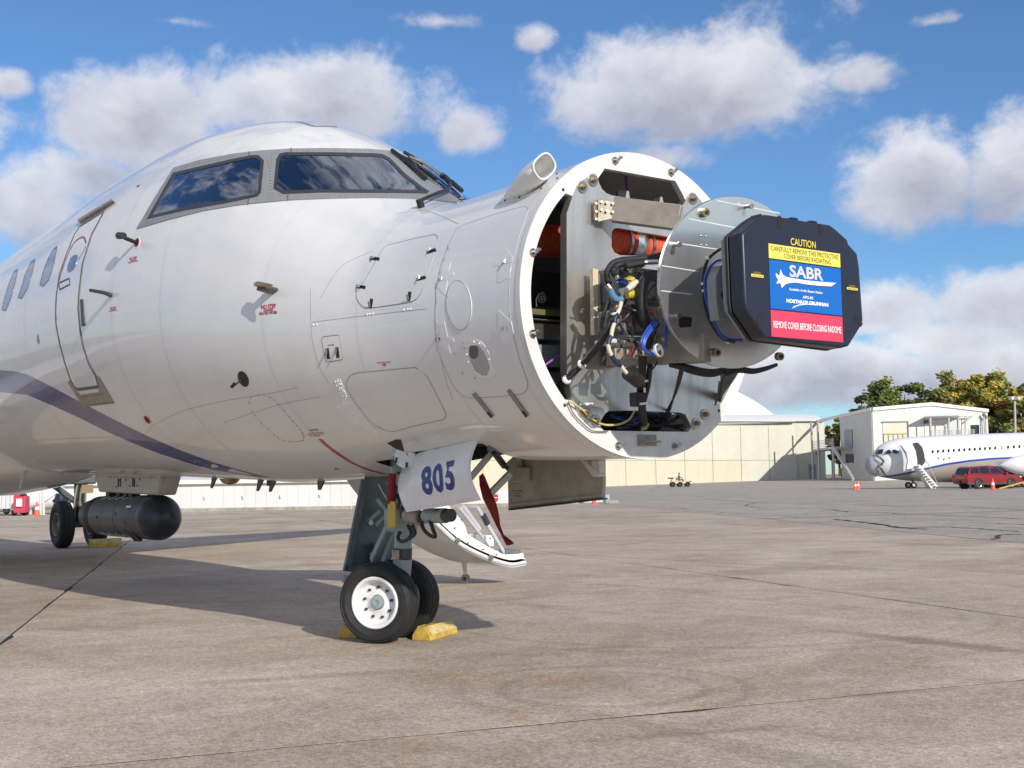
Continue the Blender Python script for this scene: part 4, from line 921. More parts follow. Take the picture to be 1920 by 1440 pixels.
b1 = rbox((1160, 497), (1262, 572), 2.88, .2, 'processor_box', 'grey_box', .008)
rbox((1200, 511), (1262, 566), 2.895, .03, 'box_lid', 'grey_box', .004, b1)
for p in [(1206, 517), (1224, 514), (1216, 556), (1226, 557)]: c = P3(*p, 2.898); m = MB(); m.ball(c, .0045, 8, 5); m.build('lid_screw', 'steel', b1)
b2 = rbox((1156, 578), (1188, 622), 2.93, .16, 'power_box', 'grey_box', .014)
rbox((1190, 572), (1262, 628), 2.90, .14, 'receiver_box', 'grey_box', .01)
t = [P3(*p, 2.932) for p in [(1181, 601), (1185.5, 612), (1177, 611)]]; m = MB(); m.prism(t, (.001, 0, 0)); m.build('warning_triangle', mat('warning_yellow', (.75, .45, .03), .5), b2)
t = P3(1181.2, 608.5, 2.9345); m = MB(); m.prism([t+np.array([0, -.0015, .009]), t+np.array([0, .0025, .009]), t+np.array([0, -.0005, -.003]), t+np.array([0, .001, -.003]), t+np.array([0, -.002, .001])], (.0004, 0, 0)); m.build('warning_bolt', 'black_text', b2)
rbox((1163, 589), (1174, 594), 2.932, .002, 'orange_label', 'orange', 0, b2)
rbox((1167, 601), (1170, 603), 2.932, .002, 'small_label', 'black_text', 0, b2); rbox((1167, 608), (1170, 610), 2.932, .002, 'small_label', 'black_text', 0, b2)
def cable(pts, r, name='cable', material='cable', parent=radar, n=8, k=6):
    """pts: (px, py, x)"""
    return MB().tube(curve([P3(*p) for p in pts], k), r, n).build(name, material, parent, angle=60)
def clip(px, py, x, r, d): c = P3(px, py, x); d = np.array(d, float)/np.linalg.norm(d); m = MB(); m.cyl(c-d*.006, c+d*.006, r, n=14); m.build('cable_tie', 'white', radar)
cable([(1262, 470, 3.0), (1225, 482, 3.02), (1180, 487, 3.0), (1152, 492, 2.98), (1139, 508, 2.97), (1138, 522, 2.96), (1143, 534, 2.96)], .017)
cable([(1262, 474, 3.05), (1220, 489, 3.04), (1178, 494, 3.02), (1157, 498, 3.0), (1150, 510, 3.0), (1157, 520, 2.99)], .015)
cable([(1250, 478, 3.02), (1200, 484, 2.98), (1165, 486, 2.97), (1146, 497, 2.96)], .012, 'cable', 'dark_metal')
m = MB(); m.cyl(P3(1206, 493, 3.06), P3(1172, 499, 3.06), .018, n=12); m.build('insulated_pipe', 'cable', radar); m = MB(); m.cyl(P3(1208, 492, 3.06), P3(1240, 491, 3.1), .013, n=12); m.build('metal_pipe', 'alu', radar)
for a, b, r, mm in [((1156, 518), (1160, 525), .016, 'steel'), ((1160, 525), (1174, 533), .017, 'blue_fit'), ((1138, 534), (1145, 542), .016, 'steel'), ((1174, 530), (1187, 524), .026, 'yellow_cap'), ((1175, 553), (1188, 551), .024, 'yellow_cap')]:
    m = MB(); m.cyl(P3(*a, 3.0), P3(*b, 3.01), r, n=14); m.build('hose_fitting', mm, radar, bevel=.002)
cable([(1144, 542, 3.0), (1149, 554, 3.0), (1157, 562, 3.0), (1166, 561, 3.0)], .018, 'hose_elbow', 'lblue_fit', n=12)
m = MB(); m.tube([P3(1176, 543, 3.04), P3(1186, 534, 3.04), P3(1195, 527, 3.05)], [.014, .019, .012], 10); m.build('taped_cable_end', 'cream_wire', radar)
cable([(1240, 522, 3.06), (1225, 517, 3.07), (1211, 524, 3.07), (1204, 545, 3.06), (1203, 575, 3.05), (1208, 600, 3.04), (1221, 617, 3.04)], .030, 'thick_hose', n=14)
cable([(1176, 572, 3.02), (1186, 568, 3.03), (1192, 578, 3.02), (1196, 598, 3.0), (1208, 612, 3.0), (1228, 622, 3.0)], .014)
m = MB(); m.cyl(P3(1186, 572, 3.0), P3(1180, 569, 3.0), .028, n=14); m.build('cable_connector', 'black', radar)
for k, off in enumerate(((0, 0), (3, 1), (-3, 2), (1, -3))):
    cable([(1155+off[0], 575, 3.0), (1146+off[0], 604+off[1], 3.0), (1136+off[0], 628, 2.96), (1118+off[0], 652+off[1], 2.86), (1092+off[0], 682+off[1], 2.74), (1062, 712+off[1], 2.66), (1046, 728+off[1], 2.52)], .012)
for p in [(1090.5, 683, 2.745), (1062, 712, 2.67)]: clip(*p, .025, P3(1118, 652, 2.86)-P3(1092, 682, 2.74))
cable([(1140, 560, 2.97), (1132, 590, 2.96), (1127, 616, 2.93)], .011); cable([(1152, 556, 2.99), (1146, 585, 2.98), (1137, 614, 2.95)], .012)
for L in ([(1165, 566), (1161, 580), (1157, 589)], [(1152, 605), (1148, 618), (1146, 631)], [(1140, 645), (1142, 656), (1147, 667)], [(1163, 684), (1170, 694), (1176, 701)]): cable([(x, y, 3.03) for x, y in L], .011, 'taped_cable', 'cream_wire')
for L in ([(1157, 589), (1153, 598), (1152, 606)], [(1146, 631), (1142, 638), (1140, 646)], [(1146, 666), (1154, 677), (1164, 686)]): cable([(x, y, 3.03) for x, y in L], .013, 'sleeved_cable', mat('navy_sleeve', (.015, .025, .07), .45))
clip(1152, 588, 3.03, .019, (0, .2, -1))
m = MB(); m.cyl(P3(1177, 700, 3.03), P3(1197, 714, 3.0), .036, .040, n=16); m.cyl(P3(1180, 698, 3.05), P3(1186, 703, 3.05), .045, n=16); m.build('round_connector', 'black', radar)
cable([(1223, 600, 3.04), (1214, 640, 3.0), (1205, 672, 2.95), (1204, 700, 2.9), (1201, 735, 2.82), (1204, 765, 2.75), (1207, 790, 2.68), (1209, 802, 2.6)], .022, 'cable_bundle')
cable([(1219, 686, 2.95), (1215, 720, 2.85), (1209, 745, 2.8), (1202, 770, 2.75), (1203, 800, 2.6)], .016, 'cable_bundle')
rbox((1193, 735), (1213, 762), 2.86, .06, 'junction_block', 'black', .006); rbox((1207, 727), (1211, 736), 2.864, .002, 'white_tag', 'white_text', 0)
for p in [(1205, 715, 2.88), (1204, 757, 2.85)]: clip(*p, .030, (0, .1, -1))
m = MB(); m.tube([P3(1202, 804, 2.66), P3(1210, 800, 2.67), P3(1213, 794, 2.67)], .016, 8); m.build('brown_clamp', 'brass', radar)
for off in (0, 3, 6): cable([(1282-off, 690, 3.05), (1272-off*.6, 725, 2.85), (1262, 748, 2.75), (1248+off, 775, 2.62)], .006)
cable([(1190, 770, 2.66), (1180, 786, 2.66), (1162, 795, 2.66), (1140, 797, 2.66), (1124, 794, 2.66)], .006, 'yellow_wire', 'yellow_top')
cable([(1124, 794, 2.66), (1105, 782, 2.66), (1088, 765, 2.66), (1066, 752, 2.65)], .005, 'yellow_wire', 'yellow_top')
cable([(1066, 754, 2.65), (1075, 775, 2.645), (1095, 796, 2.645), (1112, 808, 2.645), (1140, 809, 2.645)], .0035, 'grey_wire', 'grey_box')
rw = random.Random(2)
for k in range(9):
    d = rw.uniform(-4, 4); e = rw.uniform(-3, 3)
    cable([(1232+d*.5, 598+e, 3.08), (1220+d, 615+e, 3.1), (1209+d, 632+e, 3.11), (1205+d, 648+e, 3.11), (1212+d*.7, 660+e*.7, 3.1), (1226+d*.5, 664+e*.7, 3.08)], .0045, 'blue_wire', 'blue_wire', n=6)
for k in range(4):
    d = rw.uniform(-3, 3); cable([(1252+d, 610, 3.12), (1250+d, 630, 3.13), (1252+d*1.5, 650, 3.12)], .0045, 'blue_wire', 'blue_wire', n=6)
    m = MB(); m.cyl(P3(1226+d*1.5, 661+d, 3.1), P3(1240+d, 653+d, 3.1), .007, n=8); m.build('wire_end', 'white_text', radar)
    m = MB(); m.cyl(P3(1246+d*1.6, 640+d*2, 3.12), P3(1253+d*1.6, 645+d*2, 3.12), .007, n=8); m.build('wire_lug', 'yellow_cap', radar)
m = MB(); m.lathe([(-.006, .030), (-.006, .036), (.006, .036), (.006, .030)], P3(1235, 657, 3.12), (1, .2, .2), 18, True); m.build('wire_loop', 'white_text', radar)
m = MB(); m.tube([P3(1225, 578, 3.08), P3(1231, 590, 3.08), P3(1233, 600, 3.08)], [.016, .018, .014], 10); m.build('brown_sleeve', mat('brown_sleeve', (.22, .11, .05), .6), radar)
for k in range(7):
    e = rw.uniform(-9, 9); cable([(1255+k*4, 684+e*.4, 3.05), (1290, 692+e, 3.12), (1330, 700+e, 3.16), (1362, 694+e*.6, 3.2), (1388, 686+e*.4, 3.2)], rw.uniform(.011, .018), 'cable_bundle')
for k in range(3): cable([(1360, 697+k*3, 3.22), (1385, 690+k*3, 3.25), (1412, 694+k*2, 3.28), (1436, 690+k, 3.3), (1456, 684, 3.3)], .010, 'cable_bundle')
for k in range(4): cable([(1385-k*4, 690, 3.05), (1372-k*5, 712, 2.85), (1350, 742+k*3, 2.64)], .012, 'cable_bundle')
m = MB(); m.prism([P3(*p, 2.655) for p in [(1087, 755), (1112, 755.5), (1112, 760), (1087, 759.5)]], (.001, 0, 0)); m.build('part_label', 'white_text', radar)
rx = random.Random(11)
for k in range(24):                                                # thin tied wiring in front of the boxes
    x0, y0 = rx.uniform(1140, 1245), rx.uniform(500, 640); L = rx.uniform(18, 70); a = rx.choice([1.2, 1.5, 1.9, 2.3, .4]); xx = rx.uniform(2.93, 3.08)
    pts = [(x0+L*t*math.cos(a)+rx.uniform(-5, 5), y0+L*t*math.sin(a)+rx.uniform(-4, 4), xx+rx.uniform(-.02, .02)) for t in (0, .35, .7, 1)]
    if max(p[0] for p in pts) > 1262: continue
    cable(pts, rx.uniform(.003, .0075), 'loom_wire', rx.choice(['cable', 'cable', 'cable', 'dark_metal', 'grey_box']), n=6, k=4)
for px, py, r in [(1163, 510, .016), (1170, 505, .014), (1184, 508, .012), (1194, 506, .012), (1150, 576, .018), (1217, 586, .02), (1226, 560, .014), (1232, 530, .012), (1172, 637, .014), (1192, 640, .012), (1246, 636, .016), (1160, 640, .012)]:
    c = P3(px, py, 2.97); d = np.array([.05, rx.uniform(-.02, .02), rx.uniform(-.02, .02)]); b = MB().cyl(c, c+d, r, n=12).build('plug_shell', rx.choice(['steel', 'black', 'alu_dull', 'brass']), radar, bevel=.002); MB().cyl(c+d, c+d*1.25, r*.7, n=10).build('plug_nut', 'steel', b)
for px0, py0, px1, py1, mm in [(1153, 652, 1170, 675, 'alu_dull'), (1176, 655, 1196, 673, 'alu_dull'), (1205, 652, 1222, 668, 'alu_dull')]: rbox((px0, py0), (px1, py1), 3.0, .03, 'support_bracket', mm, .004)
for px, py in [(1158, 657), (1166, 670), (1181, 660), (1191, 668), (1210, 656), (1218, 664), (1230, 650), (1255, 655)]: c = P3(px, py, 3.0); MB().cyl(c, c+np.array([.014, 0, 0]), .008, n=8).build('bracket_screw', 'steel', radar)
cable([(1190, 650, 3.02), (1184, 660, 3.02), (1180, 665, 3.02)], .008, 'red_strap', 'red_stripe', n=6)
# two leads looping round to the array
cable([(1364, 461, 3.60), (1345, 470, 3.52), (1328, 486, 3.46), (1319, 512, 3.42), (1318, 545, 3.42), (1325, 585, 3.42), (1338, 615, 3.43), (1358, 636, 3.45), (1378, 641, 3.5)], .0085, 'array_lead', n=8)
cable([(1360, 487, 3.60), (1342, 490, 3.54), (1327, 507, 3.48), (1321, 535, 3.45), (1327, 570, 3.45), (1341, 610, 3.45), (1360, 634, 3.46), (1392, 638, 3.5)], .0075, 'array_lead', 'blue_wire', n=8)
clip(1319, 532, 3.43, .013, (0, .1, -1)); clip(1321, 545, 3.43, .013, (0, .1, -1)); clip(1365, 639, 3.46, .014, (0, 1, 0)); clip(1327, 485, 3.46, .012, (.3, .5, 1))

# ---- protective cover clipped over the array (it lifts off)
cov = thing('protective_cover', 'dark navy eight-sided protective cover with yellow, blue and red caution panels on the radar face', 'cover', (CX, float(cc[0]), float(cc[1])))
shell = yzprism(CY, CX, CX-.092, 'cover_shell', 'cover_navy', cov, .011)
lip = yzprism(scaled(CY, 1.012), CX-.092, CX-.112, 'cover_lip', 'black', cov, .004)
m = MB(); A = P3(1398, 431, CX-.07); B = P3(1420, 411, CX-.07); m.beam(A+np.array([0, 0, .014]), B+np.array([0, 0, .014]), .07, .022); m.build('grip', 'black', cov, bevel=.006)
for p in [(1494, 411), (1530, 417)]: y, z = yz(*p, CX); m = MB(); m.box((CX-.05, y, z+.005), (.08, .045, .012)); m.build('cover_clip', 'cover_navy', cov, bevel=.004)
for a, b in [((1461, 405), (1463, 428)), ((1537, 420), (1541, 441)), ((1420, 606), (1432, 588)), ((1603, 592), (1616, 610))]:
    A, B = P3(*a, CX+.001), P3(*b, CX+.001); m = MB(); m.beam(A, B, .026, .0015, up=(1, 0, 0)); m.build('hook_strip', 'velcro', cov)
LY0 = np.mean([yz(*p, CX)[0] for p in [(1437.7, 454.6), (1439.4, 482.4), (1446.4, 578.6), (1449, 631)]]); LY1 = np.mean([yz(*p, CX)[0] for p in [(1572.2, 477), (1573.3, 502.5), (1580, 591.7), (1583.6, 642)]])
def zz(a, b): return (yz(*a, CX)[1]+yz(*b, CX)[1])/2
def card(y0, y1, z0, z1, x, name, material, parent=cov): m = MB(); m.box((x, (y0+y1)/2, (z0+z1)/2), (.0016, y1-y0, z1-z0)); return m.build(name, material, parent)
zy = (zz((1437.7, 454.6), (1572.2, 477)), zz((1439.4, 482.4), (1573.3, 502.5))); zb = (zz((1440.5, 485.2), (1573.7, 505.3)), zz((1446.4, 578.6), (1580, 591.7))); zr = (zz((1447.5, 580.8), (1581, 595)), zz((1449, 631.1), (1583.6, 642)))
ly = card(LY0, LY1, zy[1], zy[0], CX+.001, 'yellow_panel', 'lab_yellow'); lb = card(LY0, LY1, zb[1], zb[0], CX+.001, 'blue_panel', 'lab_blue'); lr = card(LY0, LY1, zr[1], zr[0], CX+.001, 'red_panel', 'lab_red')
w = LY1-LY0; T = CX+.0024
def ptx(body, par, u0, u1, v0, v1, zt, material, bold=0.0, sp=1.0, name='lettering'):
    H = zt[0]-zt[1]; return plane_text(body, T, LY0+w*u0, LY0+w*u1, zt[0]-H*v1, zt[0]-H*v0, name, material, par, bold, sp)
ptx('CAUTION', cov, .30, .65, -.62, -.12, zy, mat('yellow_lettering', (.72, .58, .08), .5), .012, name='caution_lettering')
ptx('CAREFULLY REMOVE THIS PROTECTIVE', ly, .03, .97, .12, .46, zy, 'black_text'); ptx('COVER BEFORE RADIATING', ly, .20, .86, .56, .88, zy, 'black_text')
ptx('SABR', lb, .265, .75, .04, .315, zb, 'black_text', .045, name='logo_shadow').location.x -= .0006
ptx('SABR', lb, .27, .745, .05, .305, zb, 'silver_print', .03, name='logo_lettering')
ptx('Scalable Agile Beam Radar', lb, .26, .73, .535, .60, zb, 'white_text', .02); ptx('APG-83', lb, .44, .585, .665, .725, zb, 'white_text', .02); ptx('NORTHROP GRUMMAN', lb, .215, .80, .765, .845, zb, 'white_text', .045)
ptx('REMOVE COVER BEFORE CLOSING RADOME', lr, .03, .975, .40, .66, zr, 'white_text', .012)
def crop3(p): return yz(1220+p[0]/4.571, 350+p[1]/4.571, CX)
def flatpx(L, name, material, par, dx): q = [crop3(p) for p in L]; return flat_poly(q, [], name, material, par, None, (T+dx, T+dx-.0008))
sw = [(1068, 738), (1098, 768), (1108, 708), (1132, 758), (1165, 775), (1200, 782), (1300, 800), (1420, 813), (1588, 826), (1545, 856), (1440, 850), (1330, 838), (1240, 822), (1175, 828), (1150, 838), (1120, 870), (1108, 826), (1072, 832), (1090, 800), (1072, 772)]
flatpx([(x+(x-1300)*.012, y+(y-790)*.12) for x, y in sw], 'logo_outline', 'black_text', lb, -.0004); flatpx(sw, 'logo_sabre', 'white_text', lb, .0004)
flatpx([(1205, 1045), (1225, 1025), (1270, 1010), (1340, 1004), (1440, 1008), (1530, 1020), (1440, 1014), (1340, 1011), (1275, 1017), (1235, 1032)], 'logo_swoosh', 'white_text', lb, .0004)
for a, b, t in [((860, 735), (966, 790), (905, 725)), ((1680, 850), (1772, 898), (1722, 838))]:
    p, q, c = crop3(a), crop3(b), crop3(t); s = card(p[0], q[0], q[1]+.004, p[1]-.006, CX+.001, 'small_caution_card', 'lab_yellow'); z0 = p[1]-.006
    plane_text('CAUTION', T, p[0]+.015, q[0]-.02, z0+.003, z0+.012, 'lettering', 'yellow_cap', s)
    for k in range(3): plane_text(('CAREFULLY REMOVE', 'THIS PROTECTIVE COVER', 'BEFORE RADIATING')[k], T, p[0]+.006, q[0]-.006, z0-.010-.009*k, z0-.004-.009*k, 'lettering', 'black_text', s)

# ------------------------------------------------------------------ nose gear (steered to port)
GN = np.array([.537, -.843, 0.0]); GF = np.array([.843, .537, 0.0]); GR = .283
GH = on(2, GR, 704, 1130); GC = GH-GN*.23
def tyre_profile(Rt, rr, w): 
    h = w/2; return [(-h*.55, rr), (-h*.80, rr+(Rt-rr)*.12), (-h, rr+(Rt-rr)*.45), (-h*.97, rr+(Rt-rr)*.70), (-h*.80, rr+(Rt-rr)*.90), (-h*.62, Rt-.004), (-h*.60, Rt-.011), (-h*.54, Rt-.011), (-h*.52, Rt-.002), (-h*.2, Rt), (-h*.18, Rt-.010), (-h*.12, Rt-.010), (-h*.1, Rt), (h*.1, Rt), (h*.12, Rt-.010), (h*.18, Rt-.010), (h*.2, Rt), (h*.52, Rt-.002), (h*.54, Rt-.011), (h*.60, Rt-.011), (h*.62, Rt-.004), (h*.80, rr+(Rt-rr)*.90), (h*.97, rr+(Rt-rr)*.70), (h, rr+(Rt-rr)*.45), (h*.80, rr+(Rt-rr)*.12), (h*.55, rr)]
def wheel(c, n, Rt, rr, w, name, rimmat, parent, bolts=9, rings=True):
    n = np.array(n)/np.linalg.norm(n); t = MB().lathe(tyre_profile(Rt, rr, w), c, n, 64, True).build(name, 'rubber', parent, angle=28)
    if rings:
        m = MB(); h = w/2
        for k, r in ((.985, .80), (.9, .92)): m.lathe([(h*k-.004, rr+(Rt-rr)*r-.012), (h*k+.0015, rr+(Rt-rr)*r-.006), (h*k-.004, rr+(Rt-rr)*r)], c, n, 64)
        m.build('tyre_ridge', 'rubber', t)
    rim = MB().lathe([(w*.30, rr+.002), (w*.42, rr*1.02), (w*.45, rr*.97), (w*.42, rr*.90), (w*.30, rr*.86), (w*.12, rr*.80), (w*.06, rr*.70), (w*.10, rr*.42), (w*.16, rr*.34), (w*.16, rr*.30), (-w*.3, rr*.3), (-w*.3, rr)], c, n, 56).build('wheel_rim', rimmat, t, angle=30)
    x = np.array([n[1], -n[0], 0]); y = np.array([0, 0, 1.0]); 
    for k in range(bolts):
        a = 2*math.pi*(k+.3)/bolts; p = c+n*(w*.075)+(x*math.cos(a)+y*math.sin(a))*rr*.60; MB().cyl(p, p+n*.016, .0105, n=6).build('wheel_nut', 'dark_metal', t)
    hub = MB().lathe([(w*.1, rr*.29), (w*.26, rr*.27), (w*.28, rr*.22), (w*.27, rr*.10), (w*.24, rr*.08), (w*.24, 0)], c, n, 12).build('wheel_hub', 'gear_grey', t)
    return t
w1 = wheel(GC+GN*.17, GN, GR, .178, .185, 'nose_wheel', 'white', jet)
w2 = wheel(GC-GN*.17, GN, GR, .178, .185, 'nose_wheel', 'white', jet)
c = GC+GN*(.17+.185*.12); x_ = np.array([GN[1], -GN[0], 0]); p = c+x_*-.006+np.array([0, 0, .105])
m = MB(); m.beam(p-x_*.014+GN*.001, p+x_*.014+GN*.001, .012, .003, up=tuple(GN)); m.build('red_placard', 'red_text', w1)
def G(px, py, dy=0.0): return on(1, GC[1]+dy, px, py)
MB().cyl(GC+GN*.215, GC-GN*.215, .03, n=14).build('axle', 'gear_grey', jet)
top_ = G(757, 880); low = G(752, 1082)
m = MB(); m.tube([GC+np.array([0, 0, -.02]), GC+np.array([0, 0, .10]), low], [.06, .065, .062], 16); st = m.build('nose_strut', 'gear_grey', jet)
MB().cyl(low, G(755, 1046), .068, n=18).build('strut_collar', 'gear_grey', st, bevel=.004); MB().cyl(G(755, 1046), G(755.5, 1027), .0665, n=18).build('strut_placard', 'dark_metal', st)
MB().cyl(G(755.5, 1027), G(757, 985), .064, n=18).build('strut_cylinder', 'gear_grey', st); MB().cyl(G(757, 985), top_+np.array([-.05, 0, .15]), .082, n=18).build('upper_strut', 'gear_grey', st)
m = MB(); c = G(755, 970); m.box(c, (.20, .20, .13), Matrix.Rotation(.57, 3, 'Z')); m.box(G(755, 990), (.17, .17, .05), Matrix.Rotation(.57, 3, 'Z')); m.build('steering_block', 'gear_grey', st, bevel=.015)
sl = G(757, 1015); m = MB(); m.box(G(742, 1040, -.09), (.012, .05, .06)); m.build('strut_tag', 'alu_dull', st)
for a, b, r, mm in [((765, 966), (790, 972), .052, 'alu_dull'), ((800, 967), (836, 967), .050, 'gear_grey')]:
    A, B = G(*a, -.10), G(*b, -.12); sc_ = MB().cyl(A, B, r, n=20).build('steering_actuator', mm, st, bevel=.006); MB().cyl(B, B+(B-A)/np.linalg.norm(B-A)*.012, r*.72, n=16).build('actuator_cap', 'steel', sc_)
    MB().cyl(A-(B-A)*.25, A+(B-A)*.1, r*.75, n=14).build('actuator_neck', mat('purple_hose_band', (.13, .04, .09), .5), sc_)
MB().cyl(G(836, 967, -.12), G(846, 966, -.12), .044, n=14).build('actuator_end', 'dark_metal', st)
for L in ([(765, 985), (771, 1000), (764, 1012), (752, 1015), (746, 1008), (750, 998)], [(790, 978), (794, 992), (805, 1003), (816, 1006), (811, 990), (807, 975), (812, 962), (822, 958)], [(773, 985), (778, 1000), (768, 1010)]): MB().tube(curve([G(*p, -.14) for p in L], 6), .013, 8).build('hydraulic_hose', 'cable', st)
for L in ([(745, 905), (742, 925), (748, 950)], [(752, 900), (758, 925), (751, 955)], [(765, 905), (762, 930), (768, 955)], [(727, 905), (737, 935), (740, 960)], [(710, 908), (722, 930), (733, 947)], [(770, 950), (800, 955), (832, 955), (842, 962)]): MB().tube(curve([G(*p, -.12) for p in L], 5), .007, 6).build('hydraulic_pipe', 'steel', st)
m = MB(); m.box(G(757, 922, -.02), (.16, .13, .12)); m.box(G(748, 940, -.08), (.05, .05, .1)); m.box(G(770, 935, -.06), (.07, .05, .12)); m.build('gear_manifold', 'gear_dark', st, bevel=.01)
MB().box(G(752, 921, -.12), (.05, .02, .022)).build('yellow_plug', 'yellow_cap', st); MB().cyl(G(748, 908, -.1), G(752, 888, -.1), .035, n=12).build('actuator_body', 'alu_dull', st)
# gear-leg door behind the strut, with its links
XD = -.42
q = [P3(*p, XD) for p in [(688, 890), (746, 890), (741, 945), (731, 1000), (712, 1046), (700, 1066), (685, 1074), (645, 1071), (653, 1040)]]
m = MB(); m.prism(q, (-.03, 0, 0)); gd = m.build('gear_leg_door', 'gear_dark', jet, bevel=.004)
m = MB(); m.beam(P3(684, 900, XD+.02), P3(652, 1060, XD+.02), .05, .03, up=(1, 0, 0)); m.beam(P3(655, 1066, XD+.02), P3(700, 1062, XD+.02), .05, .03, up=(1, 0, 0)); m.build('door_stiffener', 'gear_dark', gd)
m = MB(); m.beam(G(748, 955, .02), G(703, 1050, .02), .085, .05); m.beam(G(746, 985, .06), G(722, 1055, .06), .06, .05); m.build('drag_link', 'gear_grey', st, bevel=.01)
m = MB(); m.prism([P3(*p, XD+.09) for p in [(706, 1026), (727, 1024), (732, 1046), (718, 1058), (699, 1058)]], (-.05, 0, 0)); m.build('link_bracket', 'gear_grey', gd, bevel=.006)
for a, b in [((690, 978), (712, 958)), ((704, 985), (720, 968)), ((706, 935), (726, 962)), ((684, 1025), (700, 1022)), ((688, 1040), (700, 1040))]: A, B = P3(*a, XD+.07), P3(*b, XD+.09); MB().cyl(A, B, .016, n=8).build('door_rod', 'gear_grey' if a[1] < 1000 else 'dark_metal', gd)
for p in [(693, 980), (696, 1040), (722, 1038)]: c = P3(*p, XD+.10); MB().cyl(c, c+np.array([.02, 0, 0]), .02, n=12).build('pivot_bolt', 'steel', gd)
c = G(648, 1085, .1); MB().box(c, (.05, .05, .06)).build('ground_lug', 'gear_grey', gd, bevel=.01)
# bay
m = MB(); m.box((.65, 0, 1.62), (1.98, .80, .02)); m.box((-.34, 0, 1.42), (.02, .8, .4)); m.box((1.64, 0, 1.47), (.02, .8, .34))
for s in (-1, 1): m.box((.65, s*.41, 1.50), (1.96, .02, .26))
m.build('gear_bay', 'grey_box', jet)
for k in range(6): m = MB(); y = -.3+.12*k; m.tube(curve([(-.25, y, 1.56), (.4, y+.03, 1.5), (1.0, y-.04, 1.55), (1.6, y, 1.5)], 5), .014, 6); m.build('bay_pipe', 'dark_metal' if k % 2 else 'alu_dull', jet)

# gear doors
def sheet(grid, th, name, material, parent, ndir):
    """grid of points [rows][cols], thickened along ndir"""
    g = np.array(grid, float); r, c_ = g.shape[:2]; off = np.array(ndir, float)*th; m = MB(); V = list(g.reshape(-1, 3))+list((g+off).reshape(-1, 3)); n = r*c_
    F = [(i*c_+j, i*c_+j+1, (i+1)*c_+j+1, (i+1)*c_+j) for i in range(r-1) for j in range(c_-1)]; F = F+[tuple(n+k for k in reversed(f)) for f in F]
    ring = [j for j in range(c_)]+[i*c_+c_-1 for i in range(1, r)]+[(r-1)*c_+j for j in range(c_-2, -1, -1)]+[i*c_ for i in range(r-2, 0, -1)]
    F += [(a, a+n, b+n, b) for a, b in zip(ring, ring[1:]+ring[:1])]
    m.add(V, F); return m.build(name, material, parent, angle=50)
tl = hull_hit([(757, 871)])[0][0]; tm = hull_hit([(783, 849)])[0][0]; tr = hull_hit([(892, 825)])[0][0]; br_ = on(1, -.46, 897, 938); bl = on(1, -.46, 762, 960)
def door_pt(u, v):
    t = (tl*(1-u/.24)+tm*(u/.24)) if u < .24 else tm*(1-(u-.24)/.76)+tr*((u-.24)/.76)
    b = bl*(1-u)+br_*u; p = t*(1-v)+b*v; return p+np.array([0, -.055, .0])*math.sin(math.pi*v)+np.array([-.02, 0, 0])*math.sin(math.pi*v)*(u > .5)*(u-.5)*2
sd = sheet([[door_pt(u, v) for u in np.linspace(0, 1, 21)] for v in np.linspace(0, 1, 15)], .022, 'nose_gear_door', 'white', jet, (0, 1, 0)); sd['label'] = 'white outward door with blue number 805'
V, F, sz = text_geo('805', .035, 1.12); m = MB()
u = .585+V[:, 0]/sz[0]*.455; v = .535-V[:, 1]/sz[1]*.50
Pt = np.array([door_pt(a+.06*(.555-b)*.4, b-.045*(a-.5)) for a, b in zip(u, v)]); m.add(Pt+np.array([.0008, -.0028, 0]), F); m.build('door_number', 'blue_text', sd, normals=False)
m = MB()
for k in range(16): p = door_pt(.04+.06*k, .955); m.ball(p+np.array([0, -.001, 0]), .0055, 6, 4)
m.build('door_rivet', 'white_flat', sd)['kind'] = 'stuff'
YD = .47
q = [on(1, YD, *p) for p in [(953, 956), (1129, 935), (1131, 905), (1130, 850), (1000, 850), (961, 858), (952, 900)]]
pdr = MB().prism(q, (0, .025, 0)).build('nose_gear_door', 'pylon', jet, bevel=.003)
m = MB(); q2 = [on(1, YD-.01, *p) for p in [(955, 952), (1127, 932), (1127, 926), (955, 945)]]; m.prism(q2, (0, .012, 0)); m.build('door_edge_strip', 'pylon', pdr); m = MB(); m.prism([on(1, YD-.02, *p) for p in [(953, 957), (1129, 936.5), (1129, 934), (953, 954)]], (0, .05, 0)); m.build('door_edge_seal', 'black', pdr)
m = MB(); m.prism([on(1, YD-.06, *p) for p in [(1086, 862), (1094, 862), (1125, 889), (1118, 894), (1112, 894)]], (0, .05, 0)); m.prism([on(1, YD-.05, *p) for p in [(1108, 863), (1123, 863), (1125, 893), (1112, 894)]], (0, .05, 0)); m.build('door_bracket', 'white_flat', pdr, bevel=.003)
m = MB(); m.prism([on(1, YD-.07, *p) for p in [(948, 868), (966, 852), (968, 875), (982, 877), (982, 903), (956, 904), (956, 890), (944, 877)]], (0, .06, 0)); m.build('hinge_arm', 'pylon', pdr, bevel=.006)
m = MB(); q = on(1, YD-.075, 950, 877); m.cyl(q, q+np.array([0, .09, 0]), .014, n=12); m.build('hinge_bolt', 'dark_metal', pdr)
for k, (tx, w_) in enumerate((('DO NOT PAINT', 20), ('N/A', 5), ('LEFT DOOR', 13))):
    V, F, sz = text_geo(tx, .01); px = np.stack([970+V[:, 0]/sz[0]*w_, 920+k*5-V[:, 1]/sz[1]*2.6], -1); m = MB(); m.add([on(1, YD-.003, *p) for p in px], F); m.build('door_lettering', 'black_text', pdr, normals=False)
